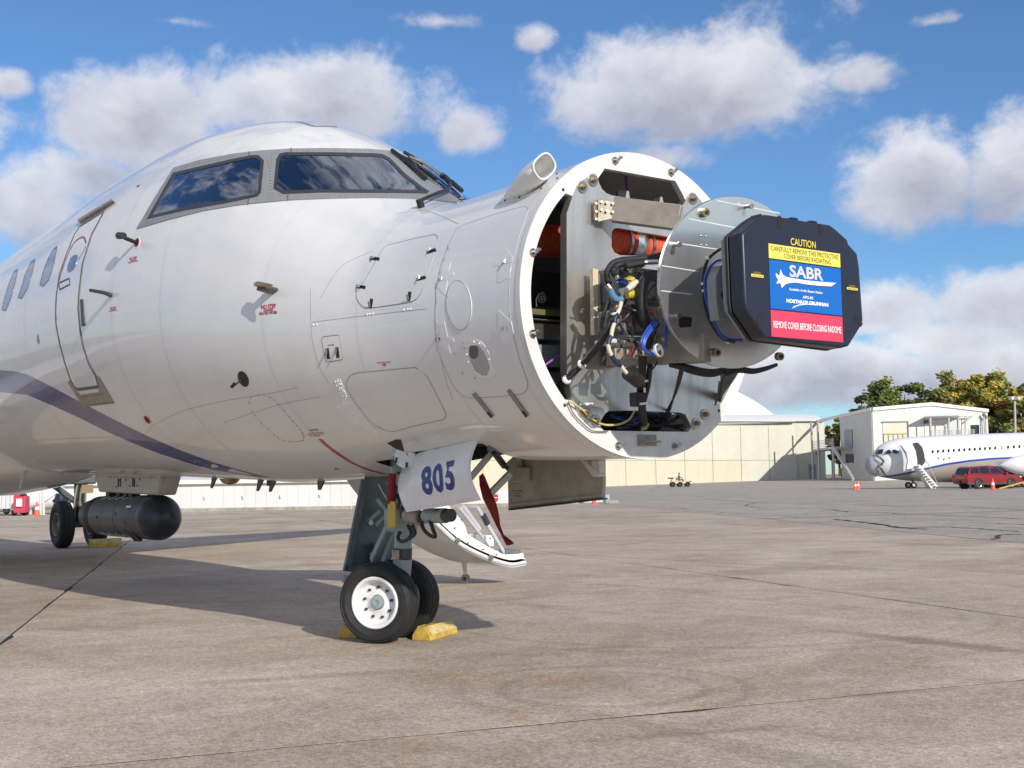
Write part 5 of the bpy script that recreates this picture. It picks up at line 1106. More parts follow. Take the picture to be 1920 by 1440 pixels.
for a, b, wd, mm in [((872, 908), (928, 842), .085, 'white_flat'), ((915, 930), (956, 888), .035, 'white_flat'), ((925, 846), (946, 874), .03, 'dark_metal')]: A, B = on(1, .12, *a), on(1, .30, *b); MB().beam(A, B, wd, .045).build('door_link', mm, jet, bevel=.006)
# little open service hatch in front of the leg
hh = hull_hit([(742, 846)])[0][0]; Dh = float((hh-CAM_POS) @ FW)-.05
q = [near(*p, Dh) for p in rnd([(750, 825), (784, 842), (768, 884), (734, 867)], 2)]
hd = MB().prism(q, FW*.015).build('service_hatch', 'white', jet, bevel=.003)
for a, b in (((744, 858), (742, 868)), ((763, 867), (762, 877))): MB().beam(near(*a, Dh-.004), near(*b, Dh-.004), .014, .006, up=tuple(FW)).build('hatch_latch', 'black', hd)
for k in range(4): MB().beam(near(761+k*.3, 842+k*3.4, Dh-.001), near(764+k*.3, 843.5+k*3.4, Dh-.001), .005, .002, up=tuple(FW)).build('hatch_lettering', 'black_text', hd)
patch([(726, 831), (742, 824), (752, 824), (758, 846), (748, 845)], .002, 'hatch_opening', 'dark_inside', jet, step=4)
tagf = thing('gear_pin_flag', 'dark red strap with a yellow tag hanging on the nose gear leg', 'safety flag', tuple(G(733, 960, -.15)))
MB().tube(curve([G(737, 888, -.14), G(734, 915, -.15), G(733, 944, -.15)], 4), [.03]*9, 8).build('flag_strap', 'streamer', tagf)
q = [G(*p, -.17) for p in [(727, 940), (740, 940), (741, 965), (740, 989), (726, 990), (725, 965)]]; MB().prism(q, (0, .012, 0)).build('flag_tag', 'yellow_cap', tagf, bevel=.004)
sq = [(905, 887), (909, 893), (920, 920), (931, 945), (936, 965), (938, 985), (945, 1003), (962, 1016), (963.5, 1020), (958, 1024), (949, 1022), (942, 1008), (930, 985), (917, 958), (905, 935), (899, 910), (898, 893)]
m = MB(); L1 = dens(sq[0:8], 9, False); L2 = dens(list(reversed(sq[8:])), 9, False); n = 16
pa = np.array([L1[int(k*(len(L1)-1)/n)] for k in range(n+1)]); pb = np.array([L2[int(k*(len(L2)-1)/n)] for k in range(n+1)])
grid = [[near(*(pa[k]*(1-t)+pb[k]*t), 8.2+.03*math.sin(k*.6+t*2.5)) for t in np.linspace(0, 1, 5)] for k in range(n+1)]
so = thing('safety_streamer', 'dark red cloth streamer hanging twisted behind the 805 door', 'streamer', tuple(near(930, 1020, 8.2)))
sheet(grid, .004, 'streamer_cloth', 'streamer', so, FW)

# ---- airstair let down on the far side
fe = curve([(1.36, 1.62), (1.55, 1.28), (1.82, .95), (2.16, .69), (2.40, .50), (2.72, .34), (3.08, .225), (3.31, .235)], 4)
X0, X1 = -3.03, -3.95
skn = sheet([[(x, y, z) for y, z in fe] for x in np.linspace(X0, X1, 6)], .03, 'airstair_door', 'skin', jet, (0, .35, -.93)); skn['label'] = 'lowered curved airstair door with caster'
tn = np.gradient(fe, axis=0); tn /= np.linalg.norm(tn, axis=1)[:, None]; nn = np.stack([-tn[:, 1], tn[:, 0]], -1)*-1; nn *= np.sign(nn[:, 1:2]+1e-9)
inn = fe+nn*.05
sheet([[(x, y, z) for y, z in inn] for x in np.linspace(X0, X1, 4)], .03, 'stair_inner_skin', 'white', skn, (0, .35, -.93))
for x in (X0, X1+.02):
    hgt = .15 if x == X0 else .66
    up_ = fe+nn*hgt*np.sin(np.linspace(.35, 2.9, len(fe)))[:, None]
    MB().prism([(x, y, z) for y, z in fe]+[(x, y, z) for y, z in reversed(up_)], (-.02, 0, 0)).build('stair_cheek', 'white', skn)
MB().tube([(X0+.012, y, z) for y, z in fe], .014, 6).build('door_rubber_seal', 'equip_grey', skn)
for k in range(4):
    i = 6+6*k; y, z = inn[i]; MB().box(((X0+X1)/2, y-.02, z+.09), (.78, .24, .03)).build('stair_tread', 'equip_grey', skn, bevel=.004); MB().box(((X0+X1)/2, y+.09, z+.03), (.78, .02, .12)).build('stair_riser', 'white', skn)
y, z = fe[-1]; MB().box(((X0+X1)/2-.0, y-.14, z+.06), (.90, .26, .08)).build('stair_foot', 'white', skn, bevel=.008); MB().box((X0-.15, y-.16, z+.125), (.30, .20, .04)).build('foot_pad', 'grey_box', skn); MB().box((X0-.3, y-.32, z+.24), (.2, .1, .12)).build('stair_box', 'white', skn, bevel=.006)
for a, b, r in [((894, 950), (950, 1045), .022), ((862, 953), (905, 1008), .018), ((868, 950), (898, 992), .03)]: A, B = on(0, X0+.06, *a), on(0, X0-.05, *b); MB().cyl(A, B, r, n=10).build('stair_rail', 'equip_grey', skn)
MB().cyl(on(0, X0+.07, 906, 966), on(0, X0+.05, 914, 982), .034, n=10).build('rail_damper', 'dark_metal', skn)
for p in [(855, 1013), (918, 1045)]: c = on(0, X0+.012, *p); MB().cyl(c, c+np.array([.04, 0, 0]), .028, n=12).build('door_roller', 'steel', skn)
for p in [(865, 975), (877, 1018), (905, 1030), (890, 1000), (930, 1040), (852, 990), (872, 960), (918, 1010)]: c = on(0, X0+.002, *p); MB().cyl(c, c+np.array([.02, 0, 0]), .007, n=6).build('rivet', 'dark_metal', skn)
c = np.array([-3.62, 2.92, .052]); MB().tube([c+np.array([0, -.02, .30]), c+np.array([0, -.02, .20]), c+np.array([0, 0, .06])], [.035, .03, .02], 10).build('caster_leg', 'equip_grey', skn)
cs_ = MB().lathe([(-.02, .02), (-.02, .046), (-.012, .052), (.012, .052), (.02, .046), (.02, .02)], c, (0.5, -.86, 0), 20, True).build('caster_wheel', 'kerb', skn); MB().cyl(c-np.array([.5, -.86, 0])*.024, c+np.array([.5, -.86, 0])*.024, .022, n=10).build('caster_hub', 'dark_metal', cs_)

# ---- belly fairing, wings, far main gear
fx = [(-8.2, 1.40, .2), (-8.6, 1.28, .75), (-9.2, 1.19, 1.05), (-10.0, 1.13, 1.22), (-11.0, 1.07, 1.32), (-12, 1.02, 1.38), (-14, 1.0, 1.40), (-16, 1.05, 1.35)]
g_ = [[(x, -w*math.cos(a), 1.95-(1.95-zb)*max(0, math.sin(a))**.75) for a in np.linspace(0, math.pi, 25)] for x, zb, w in fx]
sheet(g_, .02, 'belly_fairing', 'skin', jet, (0, 0, 1))
for s in (-1, 1):
    ch = [(-9.6, 0), (-10.2, .17), (-11.5, .25), (-13.0, .16), (-14.2, 0), (-12.5, -.07), (-10.6, -.10), (-9.8, -.06)]
    rt_ = [(x, s*1.2, 1.45+z) for x, z in ch]; tp = [(-14.2+(x+9.6)*.28, s*11.2, 2.25+z*.3) for x, z in ch]; n = len(ch)
    MB().add(rt_+tp, [tuple(range(n)), tuple(range(2*n-1, n-1, -1))]+[(i, n+i, n+(i+1) % n, (i+1) % n) for i in range(n)]).build('wing', 'white', jet)
mg = ground(114, 1027.5); Dm = float((mg-CAM_POS) @ FW); MR = 88/2*Dm/FPX
mc = mg+np.array([0, 0, MR]); 
wheel(mc+np.array([0, .02, 0]), (0, -1, 0), MR, MR*.5, MR*.62, 'main_wheel', 'alu_dull', jet, 10, False)
wheel(mc+np.array([0, .02+MR*1.42, 0]), (0, -1, 0), MR, MR*.5, MR*.62, 'main_wheel', 'alu_dull', jet, 10, False)
md = mc+np.array([0, MR*.72, 0]); MB().cyl(md-np.array([0, .35, 0]), md+np.array([0, .35, 0]), .07, n=12).build('main_axle', 'gear_dark', jet)
ms = MB().tube([md, md+np.array([-.12, .05, .55]), md+np.array([-.2, .1, 1.25])], [.09, .10, .13], 14).build('main_strut', 'gear_dark', jet)
MB().beam(md+np.array([.05, -.75, .95]), md+np.array([-.1, .0, .40]), .10, .09).build('side_brace', 'gear_dark', ms); MB().beam(md+np.array([.3, 0, .0]), md+np.array([.12, 0, .42]), .09, .05).build('torque_link', 'gear_dark', ms)
MB().box(md+np.array([-.1, .05, 1.0]), (.5, .5, .5)).build('gear_trunnion', 'gear_dark', ms, bevel=.04)
for k in range(5): MB().tube(curve([md+np.array([.12, -.1+.06*k, .1]), md+np.array([.16, -.12+.05*k, .45]), md+np.array([.02, .0+.04*k, .9])], 4), .02, 6).build('brake_hose', 'cable' if k % 2 else 'alu_dull', ms)
MB().box(md+np.array([.10, .12, .66]), (.10, .22, .16)).build('yellow_bracket', 'brass', ms)

def mirror_tree(o, parent):
    me = o.data.copy(); me.transform(Matrix.Scale(-1, 4, (0, 1, 0))); me.flip_normals(); c = bpy.data.objects.new(o.name.split('.')[0], me); link(c, parent)
    for ch in list(o.children): mirror_tree(ch, c)
for o in [k for k in list(jet.children) if k.name.split('.')[0] in ('main_wheel', 'main_axle', 'main_strut')]: mirror_tree(o, jet)

# ---- sensor pod and its pylon
pylon = MB(); pq = [on(1, 0, *p) for p in [(188, 886), (330, 886), (322, 893), (312, 928.5), (202, 922)]]
pylon.prism([(p[0], -.11, p[2]+(.12 if i < 2 else 0)) for i, p in enumerate(pq)], (0, .22, 0)); py_ = pylon.build('pod_pylon', 'pylon', jet, bevel=.02)
for k, px in enumerate((222, 226, 249, 252)): c = on(1, -.112, px, 905); MB().box(c, (.025, .01, .09)).build('pylon_slot', 'black', py_)
m = MB()
for k in range(26): c = on(1, -.112, 200+4.4*k, 894.5+.08*k); m.ball(c, .006, 6, 4)
for px, pyy in [(218, 913), (236, 900), (243, 911), (258, 911), (262, 899), (224, 900)]: m.ball(on(1, -.112, px, pyy), .010, 6, 4)
m.build('pylon_screw', 'dark_metal', py_)['kind'] = 'stuff'
for px in (209, 229, 242, 252, 288): c = on(1, 0, px, 925); MB().box(c, (.12, .10, .10)).build('pod_hook', 'black', py_, bevel=.01)
nc = on(1, 0, 298, 970.5); Dp = float((nc-CAM_POS) @ FW); PR = 42.5*Dp/FPX; pc = np.array([nc[0], 0, nc[2]])
pod = thing('sensor_pod', 'dark grey torpedo-shaped sensor pod hanging under the jet belly', 'pod', (float(pc[0]), 0, float(pc[2])))
xr = on(1, 0, 202, 965)[0]-pc[0]; xr2 = on(1, 0, 178, 962)[0]-pc[0]
MB().lathe([(PR*.80*math.sin(a)*1.0, PR*math.cos(a)) for a in np.linspace(0, math.pi/2, 16)], pc, (1, 0, 0), 48).build('pod_radome', 'pod_nose', pod)
body = MB().lathe([(0, PR), (-.05, PR*1.0), (-.06, PR*.985), (-.075, PR*.985), (-.085, PR), (xr*.45, PR*.985), (xr*.452, PR*.97), (xr*.47, PR*.97), (xr*.472, PR*.985), (xr, PR*.97), (xr-.02, PR*.9), (xr-.02, 0)], pc, (1, 0, 0), 48).build('pod_body', 'pod', pod, angle=25)
MB().lathe([(xr-.06, PR*.80), (xr-.16, PR*.94), (xr-.22, PR*.94), (xr-.24, PR*.80)], pc, (1, 0, 0), 40, True).build('pod_collar', 'black', pod); MB().lathe([(xr+.0, PR*.78), (xr2-.05, PR*.76), (xr2-.1, 0)], pc, (1, 0, 0), 40).build('pod_tail', 'pod', pod)
for k in range(5):
    for a in (-.95, .95):
        xx = pc[0]+xr*(.30+.145*k); 
        for d in range(1):
            n0 = np.array([0, -math.cos(a), math.sin(a)]); MB().beam(pc*np.array([0, 1, 1])+np.array([xx, 0, 0])+n0*PR*.984, pc*np.array([0, 1, 1])+np.array([xx+.13, 0, 0])+np.array([0, -math.cos(a*1.28), math.sin(a*1.28)])*PR*.984, .018, .006, up=tuple(n0)).build('pod_marking', 'equip_grey', body)
MB().box(pc+np.array([.0-.3, -PR*.93, .12]), (.14, .01, .02)).build('pod_label', 'white_text', body); MB().box(pc+np.array([-.36, -PR*.55, -PR*.84]), (.22, .12, .03), Matrix.Rotation(-.9, 3, 'X')).build('pod_window', 'black', body)
for k in range(8): a = random.uniform(-.8, 1.0); MB().box(pc+np.array([xr*random.uniform(.1, .95), -math.cos(a)*PR*.985, math.sin(a)*PR*.985]), (.03, .012, .03)).build('pod_fastener', 'black', body)

# ---- probes, aerials, inlet scoop, wipers
def hp(px, py, off=0.0): P, N, ok = hull_hit([(px, py)]); return P[0]+N[0]*off, N[0]
P, N = hp(511, 545); X_ = np.array([1, 0, -.17])
m = MB(); m.tube([P-N*.01, P+N*.03, P+N*.10], [.055, .052, .045], 12); m.v = [tuple(P+(np.array(v)-P)*np.array([1.15, 1, .42])) for v in m.v]; base = m.build('pitot_probe', mat('heat_stained_probe', (.16, .13, .105), .35, .7), jet)
Q = P+N*.105+np.array([0, 0, .015]); MB().tube([Q-X_*.075, Q-X_*.03, Q+X_*.03, Q+X_*.14, Q+X_*.20], [.014, .022, .018, .012, .005], 12).build('pitot_tube', 'brass', base)
P, N = hp(256, 455); port(257, 455, 5.5, 11, 12, 'probe_plate', 'white_text', .002); port(257, 455, 4.2, 9, 12, 'probe_ring', 'red_text', .003); port(257, 455, 2.8, 7, 12, 'probe_boot', 'black', .004)
b = MB().tube([P, P+N*.10, P+N*.12+np.array([-.05, 0, .02])], [.016, .016, .016], 10).build('temperature_probe', 'black', jet); MB().tube([P+N*.12+np.array([-.10, 0, .03]), P+N*.12+np.array([.02, 0, .01])], [.03, .026], 10).build('probe_mouth', 'black', b)
P, N = hp(210, 554); MB().tube([P, P+N*.06+np.array([-.03, 0, .02]), P+N*.13+np.array([-.17, 0, .05])], [.02, .016, .014], 8).build('vane_probe', 'dark_metal', jet)
for px, y0, L, dx in [(402, 898, .10, -.05), (489, 900, .10, -.05), (512, 901, .10, -.04), (505, 900, .05, 0), (601, 902, .07, 0)]:
    c = on(1, 0, px, y0); c[2] = sect(np.array(c[0]))[2]; MB().prism([c+np.array([.09, -.006, .02]), c+np.array([-.05, -.006, .02]), c+np.array([-.04+dx, -.006, -L]), c+np.array([.0+dx, -.006, -L])], (0, .012, 0)).build('blade_aerial', 'dark_metal' if L > .06 else 'black', jet)
c = on(1, 0, 431, 899); c[2] = sect(np.array(c[0]))[2]; MB().lathe([(0, .10), (.04, .07), (.06, 0)], c, (0, 0, -1), 16).build('beacon', 'brass', jet); A = on(1, -.4, 52, 868); MB().cyl(A, on(1, -.55, 37, 915), .018, n=8).build('drain_mast', 'equip_grey', jet)
# air scoop on the upper nose
P, N = hp(1000, 352); X_ = np.array([1.0, 0, 0]); T_ = np.cross(N, X_); T_ /= np.linalg.norm(T_)
mouth = on(1, P[1]+.02, 1019, 312); hgt = .115
def sec(c, a, b, k=2.8, n=28): return [c+T_*(a*np.sign(math.cos(t))*abs(math.cos(t))**(2/k))+N*(b*np.sign(math.sin(t))*abs(math.sin(t))**(2/k)) for t in np.linspace(0, 2*math.pi, n, endpoint=False)]
xm = .20; cm = P+N*hgt
S_ = [(-.24, -.03, .02, .01), (-.20, .0, .07, .03), (-.10, .03, .092, .05), (-.0, .055, .094, .068), (.10, .078, .088, .068), (.180, .096, .080, .062), (.185, .096, .074, .056), (.10, .078, .076, .054), (.0, .055, .06, .04)]
m = MB(); n = 28
for dx, h_, a, b in S_: m.v += [tuple(p) for p in sec(P+X_*dx+N*h_, a, b)]
m.f = [(i*n+k, i*n+(k+1) % n, (i+1)*n+(k+1) % n, (i+1)*n+k) for i in range(len(S_)-1) for k in range(n)]+[tuple(range((len(S_)-1)*n, len(S_)*n))]; m.m = [0]*len(m.f)
scp = m.build('air_scoop', 'white', jet, angle=50)
MB().tube(np.array(sec(P+X_*.184+N*.096, .077, .059)+[sec(P+X_*.184+N*.096, .077, .059)[0]]), .006, 6).build('scoop_lip', 'white_flat', scp)
fl_ = []
for t in np.linspace(0, 2*math.pi, 24, endpoint=False): fl_.append(proj(P+X_*(.27*math.cos(t)-.02)+T_*(.115*math.sin(t)))[0])
sf2 = patch([tuple(p) for p in fl_], .006, 'scoop_flange', 'white', jet, step=5)
for p in fl_[::3]: q = p*.9+np.mean(fl_, 0)*.1; c, nn_ = hp(*q, .007); MB().ball(c, .007, 6, 4).build('flange_screw', 'dark_metal', sf2)
def wiper(pts, r, name, material, parent, h=.03): return MB().tube(curve([hp(*p, h)[0] for p in pts], 4), r, 8).build(name, material, parent)
wp = wiper([(793, 388), (805, 382), (822, 374), (836, 367), (841, 361), (839, 352)], .013, 'windscreen_wiper', 'black', jet, .045)
P, N = hp(790, 389); MB().cyl(P-N*.01, P+N*.055, .024, n=12).build('wiper_pivot', 'black', wp)
wiper([(839, 352), (830, 343), (822, 338)], .022, 'wiper_spring', 'black', wp, .045); wiper([(822, 338), (800, 321), (780, 309), (763, 303)], .011, 'wiper_arm', 'alu_dull', wp, .04)
wiper([(733, 288), (752, 302), (775, 322), (796, 341)], .016, 'wiper_blade', 'black', wp, .028); wiper([(745, 296), (762, 305), (790, 324), (815, 343)], .012, 'wiper_blade', 'black', wp, .028); wiper([(763, 303), (772, 313), (781, 327)], .010, 'wiper_link', 'dark_metal', wp, .035)
w2_ = wiper([(756, 294), (790, 311), (820, 331), (842, 348)], .009, 'windscreen_wiper', 'black', jet, .03); wiper([(843, 347), (853, 356), (862, 364)], .018, 'wiper_spring', 'black', w2_, .03); wiper([(755, 292), (772, 302), (790, 313)], .014, 'wiper_blade', 'black', w2_, .03)
ribbon(curve([(556, 228.5), (570, 230.5), (583, 235.5), (596, 237), (615, 237), (632, 238.5)], 4), .035, 'roof_hatch_gap', 'frame_grey', hull, off=.003)

# ---- wheel chocks
def chock(a, d, L, w, h, label, loc=None):
    a = np.array(a, float); d = np.array(d, float); d /= np.linalg.norm(d); s = np.array([d[1], -d[0], 0]); t = thing('wheel_chock', label, 'wheel chock', tuple(a), 'yellow wheel chocks')
    q = [a+s*k*w+np.array([0, 0, z*h]) for k, z in ((-.5, .0), (-.46, .38), (-.2, .96), (-.14, 1), (.14, 1), (.2, .96), (.46, .38), (.5, .0))]
    b = MB().prism(q, d*L).build('chock_block', 'yellow', t, bevel=.006)
    for sg in (-1, 1): MB().prism([a+s*sg*w*.475+np.array([0, 0, h*.42])+d*.012, a+s*sg*w*.205+np.array([0, 0, h*.985])+d*.012, a+s*sg*w*.205+np.array([0, 0, h*.985])+d*(L-.012), a+s*sg*w*.475+np.array([0, 0, h*.42])+d*(L-.012)], (0, 0, .003)).build('chock_face', 'yellow_top', b)
    return t
chock(ground(790, 1201.5), -GN+np.array([0, 0, 0]), .46, .155, .098, 'yellow painted wooden chock ahead of the nose wheels, pale sloping face lit')
chock(ground(650, 1198), -GN, .44, .155, .098, 'yellow painted chock behind the nose wheels, half hidden by the near tyre')
a = ground(166, 1027); b = ground(227, 1024.5); chock(a, b-a, float(np.linalg.norm(b-a)), .16, .16, 'scuffed yellow chock lying in front of the far main wheels under the pod')

# ------------------------------------------------------------------ background: hangars, offices, other aircraft, vehicles, trees
def onwall(px, py, A, B):
    """where the sight line meets the vertical plane through ground points A and B"""
    n = np.array([-(B-A)[1], (B-A)[0], 0]); n /= np.linalg.norm(n); d = ray(px, py); return CAM_POS+d*(((A-CAM_POS) @ n)/(d @ n))
HA, HB = at(1136, 170), at(1545, 178)
def hw(px, py, back=0.0): return onwall(px, py, HA+DEP*back, HB+DEP*back)
hang = thing('hangar', 'large cream hangar with tall sliding door panels and white gable roof', 'hangar', tuple(at(1350, 175)))
def wall_prism(pts, depth, name, material, parent, dirv=DEP, bevel=0.0): return MB().prism(pts, dirv*depth).build(name, material, parent, bevel=bevel)
zb_ = lambda P: np.array([P[0], P[1], float(rise(P))-.15])
L_, R_ = hw(300, 800, .5), hw(1545, 789, .5)
wall_prism([zb_(L_), zb_(R_), R_, np.array([L_[0], L_[1], R_[2]])], 45, 'hangar_wall', 'cream_wall', hang)
q = [hw(300, 792, -.1), hw(1546, 789.5, -.1), hw(1529, 777, -.1+3), hw(300, 777, -.1+3)]; q[0][2] = q[1][2]; q[3][2] = q[2][2]
MB().add(q+[p+DEP*44 for p in q], [(0, 1, 2, 3), (7, 6, 5, 4), (1, 5, 6, 2), (3, 2, 6, 7), (0, 4, 5, 1), (0, 3, 7, 4)]).build('parapet_roof', 'roof_white', hang)
wall_prism([hw(*p, 14) for p in [(1452, 779), (1436, 766), (1412, 750), (1385, 736), (1345, 716), (1300, 697), (1250, 684), (1200, 697), (1150, 716), (1100, 741), (1050, 779)]], 60, 'gable_roof', 'roof_white', hang)
wall_prism([hw(1120, 796.6, -.35), hw(1491, 789.5, -.35), hw(1491, 791, -.35), hw(1120, 798.4, -.35)], .3, 'door_track', 'seam_light', hang)
seams = [300+55*k for k in range(15)]+[1118, 1173, 1229.5, 1284, 1336.5, 1390, 1442.6, 1494]
rb = random.Random(4)
for a, b in zip(seams[:-1], seams[1:]):
    off = -.10-rb.uniform(0, .12)*(1 if b < 1494 else 0); yt = 798 if b < 1495 else 792
    lo = []; 
    for px in (a+.35, b-.35): P = hw(px, 870, off); lo.append(P)
    zs = float(hw((a+b)/2, 863, off)[2]); zt_ = float(hw(1400, 797.5, off)[2])
    for z0, z1, mm in ((None, zs-.02, 'cream_low' if b < 1440 else 'cream_wall'), (zs+.02, zt_, 'cream_wall')):
        z00 = [float(rise(p)) for p in lo] if z0 is None else [z0, z0]
        wall_prism([np.array([lo[0][0], lo[0][1], z00[0]]), np.array([lo[1][0], lo[1][1], z00[1]]), np.array([lo[1][0], lo[1][1], z1]), np.array([lo[0][0], lo[0][1], z1])], -off*.9, 'door_panel', mm, hang)
q = [hw(px, py, .40) for px, py in [(1517, 870), (1529.5, 869.5), (1530.5, 898), (1518.5, 898.5)]]; pd = wall_prism(q, .06, 'personnel_door', 'door_grey', hang); wall_prism([hw(px, py, .33) for px, py in [(1520, 874.5), (1526.5, 874), (1527, 880), (1520.5, 880.5)]], .06, 'door_sign', 'red_text', pd)
c = hw(1534, 850, .2); MB().box(c, (.4, .4, .35)).build('wall_lamp', 'grey_box', hang)

# low white buildings on the far side of the apron
WA, WB = ground(340, 959.5), ground(676, 954)
def ww(px, py, back=0.0): n = np.array([-(WB-WA)[1], (WB-WA)[0], 0]); n /= np.linalg.norm(n); n *= np.sign(n @ DEP); return onwall(px, py, WA+n*back, WB+n*back)
lw = thing('white_building', 'low white metal-sided building behind the nose wheel, standing on a weathered kerb', 'building', tuple(ground(500, 957)))
def wbox(px0, px1, yt0, yt1, depth, name, material, parent, back=0.0):
    a, b = ww(px0, yt0, back), ww(px1, yt1, back); return MB().prism([np.array([a[0], a[1], -.05]), np.array([b[0], b[1], -.05]), b, a], DEP*depth).build(name, material, parent)
wbox(118, 700, 911.5, 902.5, 12, 'building_core', 'white_wall', lw, .12)
pxs = np.linspace(118, 700, 30)
for a, b in zip(pxs[:-1], pxs[1:]): wbox(a+.12, b-.12, 911.5-9*(a-118)/582, 911.5-9*(b-118)/582, .1, 'siding_panel', 'white_wall', lw, rb.uniform(0, .015))
a, b = ww(118, 911, -.25), ww(700, 902, -.25); MB().prism([a, b, b+np.array([0, 0, .16]), a+np.array([0, 0, .16])], DEP*1.0).build('eaves', 'roof_white', lw)
MB().prism([a+np.array([0, 0, .10])+DEP*.6, b+np.array([0, 0, .10])+DEP*.6, b+np.array([0, 0, .42])+DEP*4, a+np.array([0, 0, .42])+DEP*4], np.array([0, 0, -.05])).build('roof', 'roof_white', lw)
for px in (383, 455, 525, 599): c = ww(px, 934-(px-383)*.02, -.03); MB().box(c, (.12, .06, .12)).build('wall_fitting', 'equip_grey', lw)
lw2 = thing('low_wall', 'low white wall with a red sign seen between the nose gear doors', 'wall', tuple(ww(900, 948)))
MB().prism([zb_(ww(702, 925, .1)), zb_(ww(985, 918, .1)), ww(985, 918, .1), ww(702, 924, .1)], DEP*.4).build('wall_body', 'white_wall', lw2)
c0, c1 = ww(925, 927, 0), ww(934, 939, 0); sg = MB().prism([np.array([c0[0], c0[1], c1[2]]), c1, np.array([c1[0], c1[1], c0[2]]), c0], DEP*-.02).build('red_sign', 'red_text', lw2)
MB().prism([ww(927, 932.6, -.06), ww(932.5, 932.4, -.06), ww(932.5, 933.6, -.06), ww(927, 933.8, -.06)], DEP*.01).build('sign_bar', 'white_text', sg)
kb = thing('kerb', 'long weathered grey concrete kerb in front of the low white building', 'kerb', tuple(ground(500, 960)))
for k in range(16):
    a, b = ground(118+54*k, 963.2-54*k*.0165), ground(171+54*k, 963.2-53*(k+1)*.0165); a[2] = b[2] = -.02; MB().prism([a, b, b+np.array([0, 0, .165]), a+np.array([0, 0, .165])], DEP*.5).build('kerb_stone', 'kerb', kb)

# office block with canopy and balcony
OA, OB, OC = at(1640, 150), at(1857, 158), at(1580, 166); OD = at(1546, 176)
off_ = thing('office_building', 'pale ribbed metal office building behind the parked white jet', 'building', tuple(OA))
zr_ = float(near(1640, 766.5, 150)[2]); zg = min(float(rise(OA)), float(rise(OB)))-.4
def up3(P, z): return np.array([P[0], P[1], z])
mid = (OA+OB)/2; bk_ = (OC-OA)*1.0
MB().prism([up3(OA, zg), up3(OB, zg), up3(OB, zr_+.0), up3(mid, zr_+.75), up3(OA, zr_)], bk_).build('building_core', 'building', off_)
for k in range(22):
    t0, t1 = k/22+.0005, (k+1)/22-.0005; P0, P1 = OA+(OB-OA)*t0, OA+(OB-OA)*t1
    h = lambda t: zr_-.12+.75*(1-abs(t-.5)*2); MB().prism([up3(P0, zg), up3(P1, zg), up3(P1, h(t1)), up3(P0, h(t0))], DEP*-.10).build('siding_panel', 'building', off_)
for k in range(8):
    P0, P1 = OA+bk_*(k/8+.002), OA+bk_*((k+1)/8-.002); MB().prism([up3(P0, zg), up3(P1, zg), up3(P1, zr_-.1), up3(P0, zr_-.1)], LAT*-.10).build('siding_panel', 'building', off_)
for A_, B_, za, zb2 in [(OA, mid, zr_, zr_+.75), (mid, OB, zr_+.75, zr_)]: MB().beam(up3(A_, za)-DEP*.2, up3(B_, zb2)-DEP*.2, .35, .40).build('roof_edge', 'roof_white', off_)
MB().beam(up3(OA, zr_), up3(OC, zr_), .35, .4).build('roof_edge', 'roof_white', off_); MB().prism([up3(OC, zr_-.1), up3(OD, zr_-.35), up3(OD+DEP*8, zr_-.35), up3(OC+DEP*8, zr_-.1)], np.array([0, 0, .3])).build('canopy_roof', 'roof_white', off_)
def ow(px, py, b=-.2): return onwall(px, py, OA+DEP*b, OB+DEP*b)
def os_(px, py, b=-.2): return onwall(px, py, OA+LAT*b, OC+LAT*b)
def slab(pts, d, name, mm, par=off_): return MB().prism(pts, d).build(name, mm, par)
rd = slab([ow(*p) for p in [(1655, 792), (1701, 791), (1702, 830), (1656, 831)]], DEP*.1, 'roller_door', 'cream_wall'); slab([ow(*p, -.3) for p in [(1653, 790.5), (1703, 789.5), (1703, 791.5), (1653, 792.5)]], DEP*.1, 'door_head', 'grey_box', rd); slab([ow(*p, -.3) for p in [(1701, 791), (1703.5, 791), (1704.5, 831), (1702.5, 831)]], DEP*.1, 'door_jamb', 'grey_box', rd)
for k in range(5): slab([ow(1657+k*9, 813, -.35), ow(1657.8+k*9, 813, -.35), ow(1658.3+k*9, 829, -.35), ow(1657.5+k*9, 829, -.35)], DEP*.06, 'stacked_rack', 'equip_yellow', rd)
slab([ow(1657, 813, -.35), ow(1701, 812.5, -.35), ow(1701, 813.5, -.35), ow(1657, 814, -.35)], DEP*.06, 'stacked_rack', 'equip_yellow', rd)
cp = slab([ow(1732, 781, -3), ow(1798, 779, -3), ow(1798, 784, -.2), ow(1732, 786, -.2)], np.array([0, 0, .25]), 'door_canopy', 'equip_grey'); slab([ow(1733, 787), ow(1797, 785), ow(1798, 820), ow(1734, 822)], DEP*.05, 'recess', 'white_wall'); slab([ow(1733, 788, -.26), ow(1747, 788, -.26), ow(1747, 794, -.26), ow(1733, 794, -.26)], DEP*.05, 'window', 'win_dark'); slab([ow(1770, 795, -.26), ow(1792, 794, -.26), ow(1793, 816, -.26), ow(1771, 817, -.26)], DEP*.05, 'window', 'equip_grey')
for px in (1744, 1778, 1796): MB().beam(ow(px, 783, -2.6), ow(px+.8, 822, -2.6), .22, .22).build('canopy_post', 'steel_post', off_)
for a, b in [((1798, 781), (1822, 781)), ((1810, 781), (1810, 812)), ((1822, 781), (1811, 790))]: MB().beam(ow(*a, -.8), ow(*b, -.8), .14, .14).build('pipe_bracket', 'steel_post', off_)
for py in (807, 811, 815): MB().beam(ow(1745, py, -3), ow(1828, py-1, -3), .08, .08).build('railing', 'steel_post', off_)
for px in range(1745, 1830, 8): MB().beam(ow(px, 806, -3), ow(px+.2, 820, -3), .07, .07).build('railing_post', 'steel_post', off_)
slab([ow(1820.5, 797), ow(1836, 796.5), ow(1836.5, 815), ow(1821, 815.5)], DEP*.05, 'dark_doorway', 'win_dark')
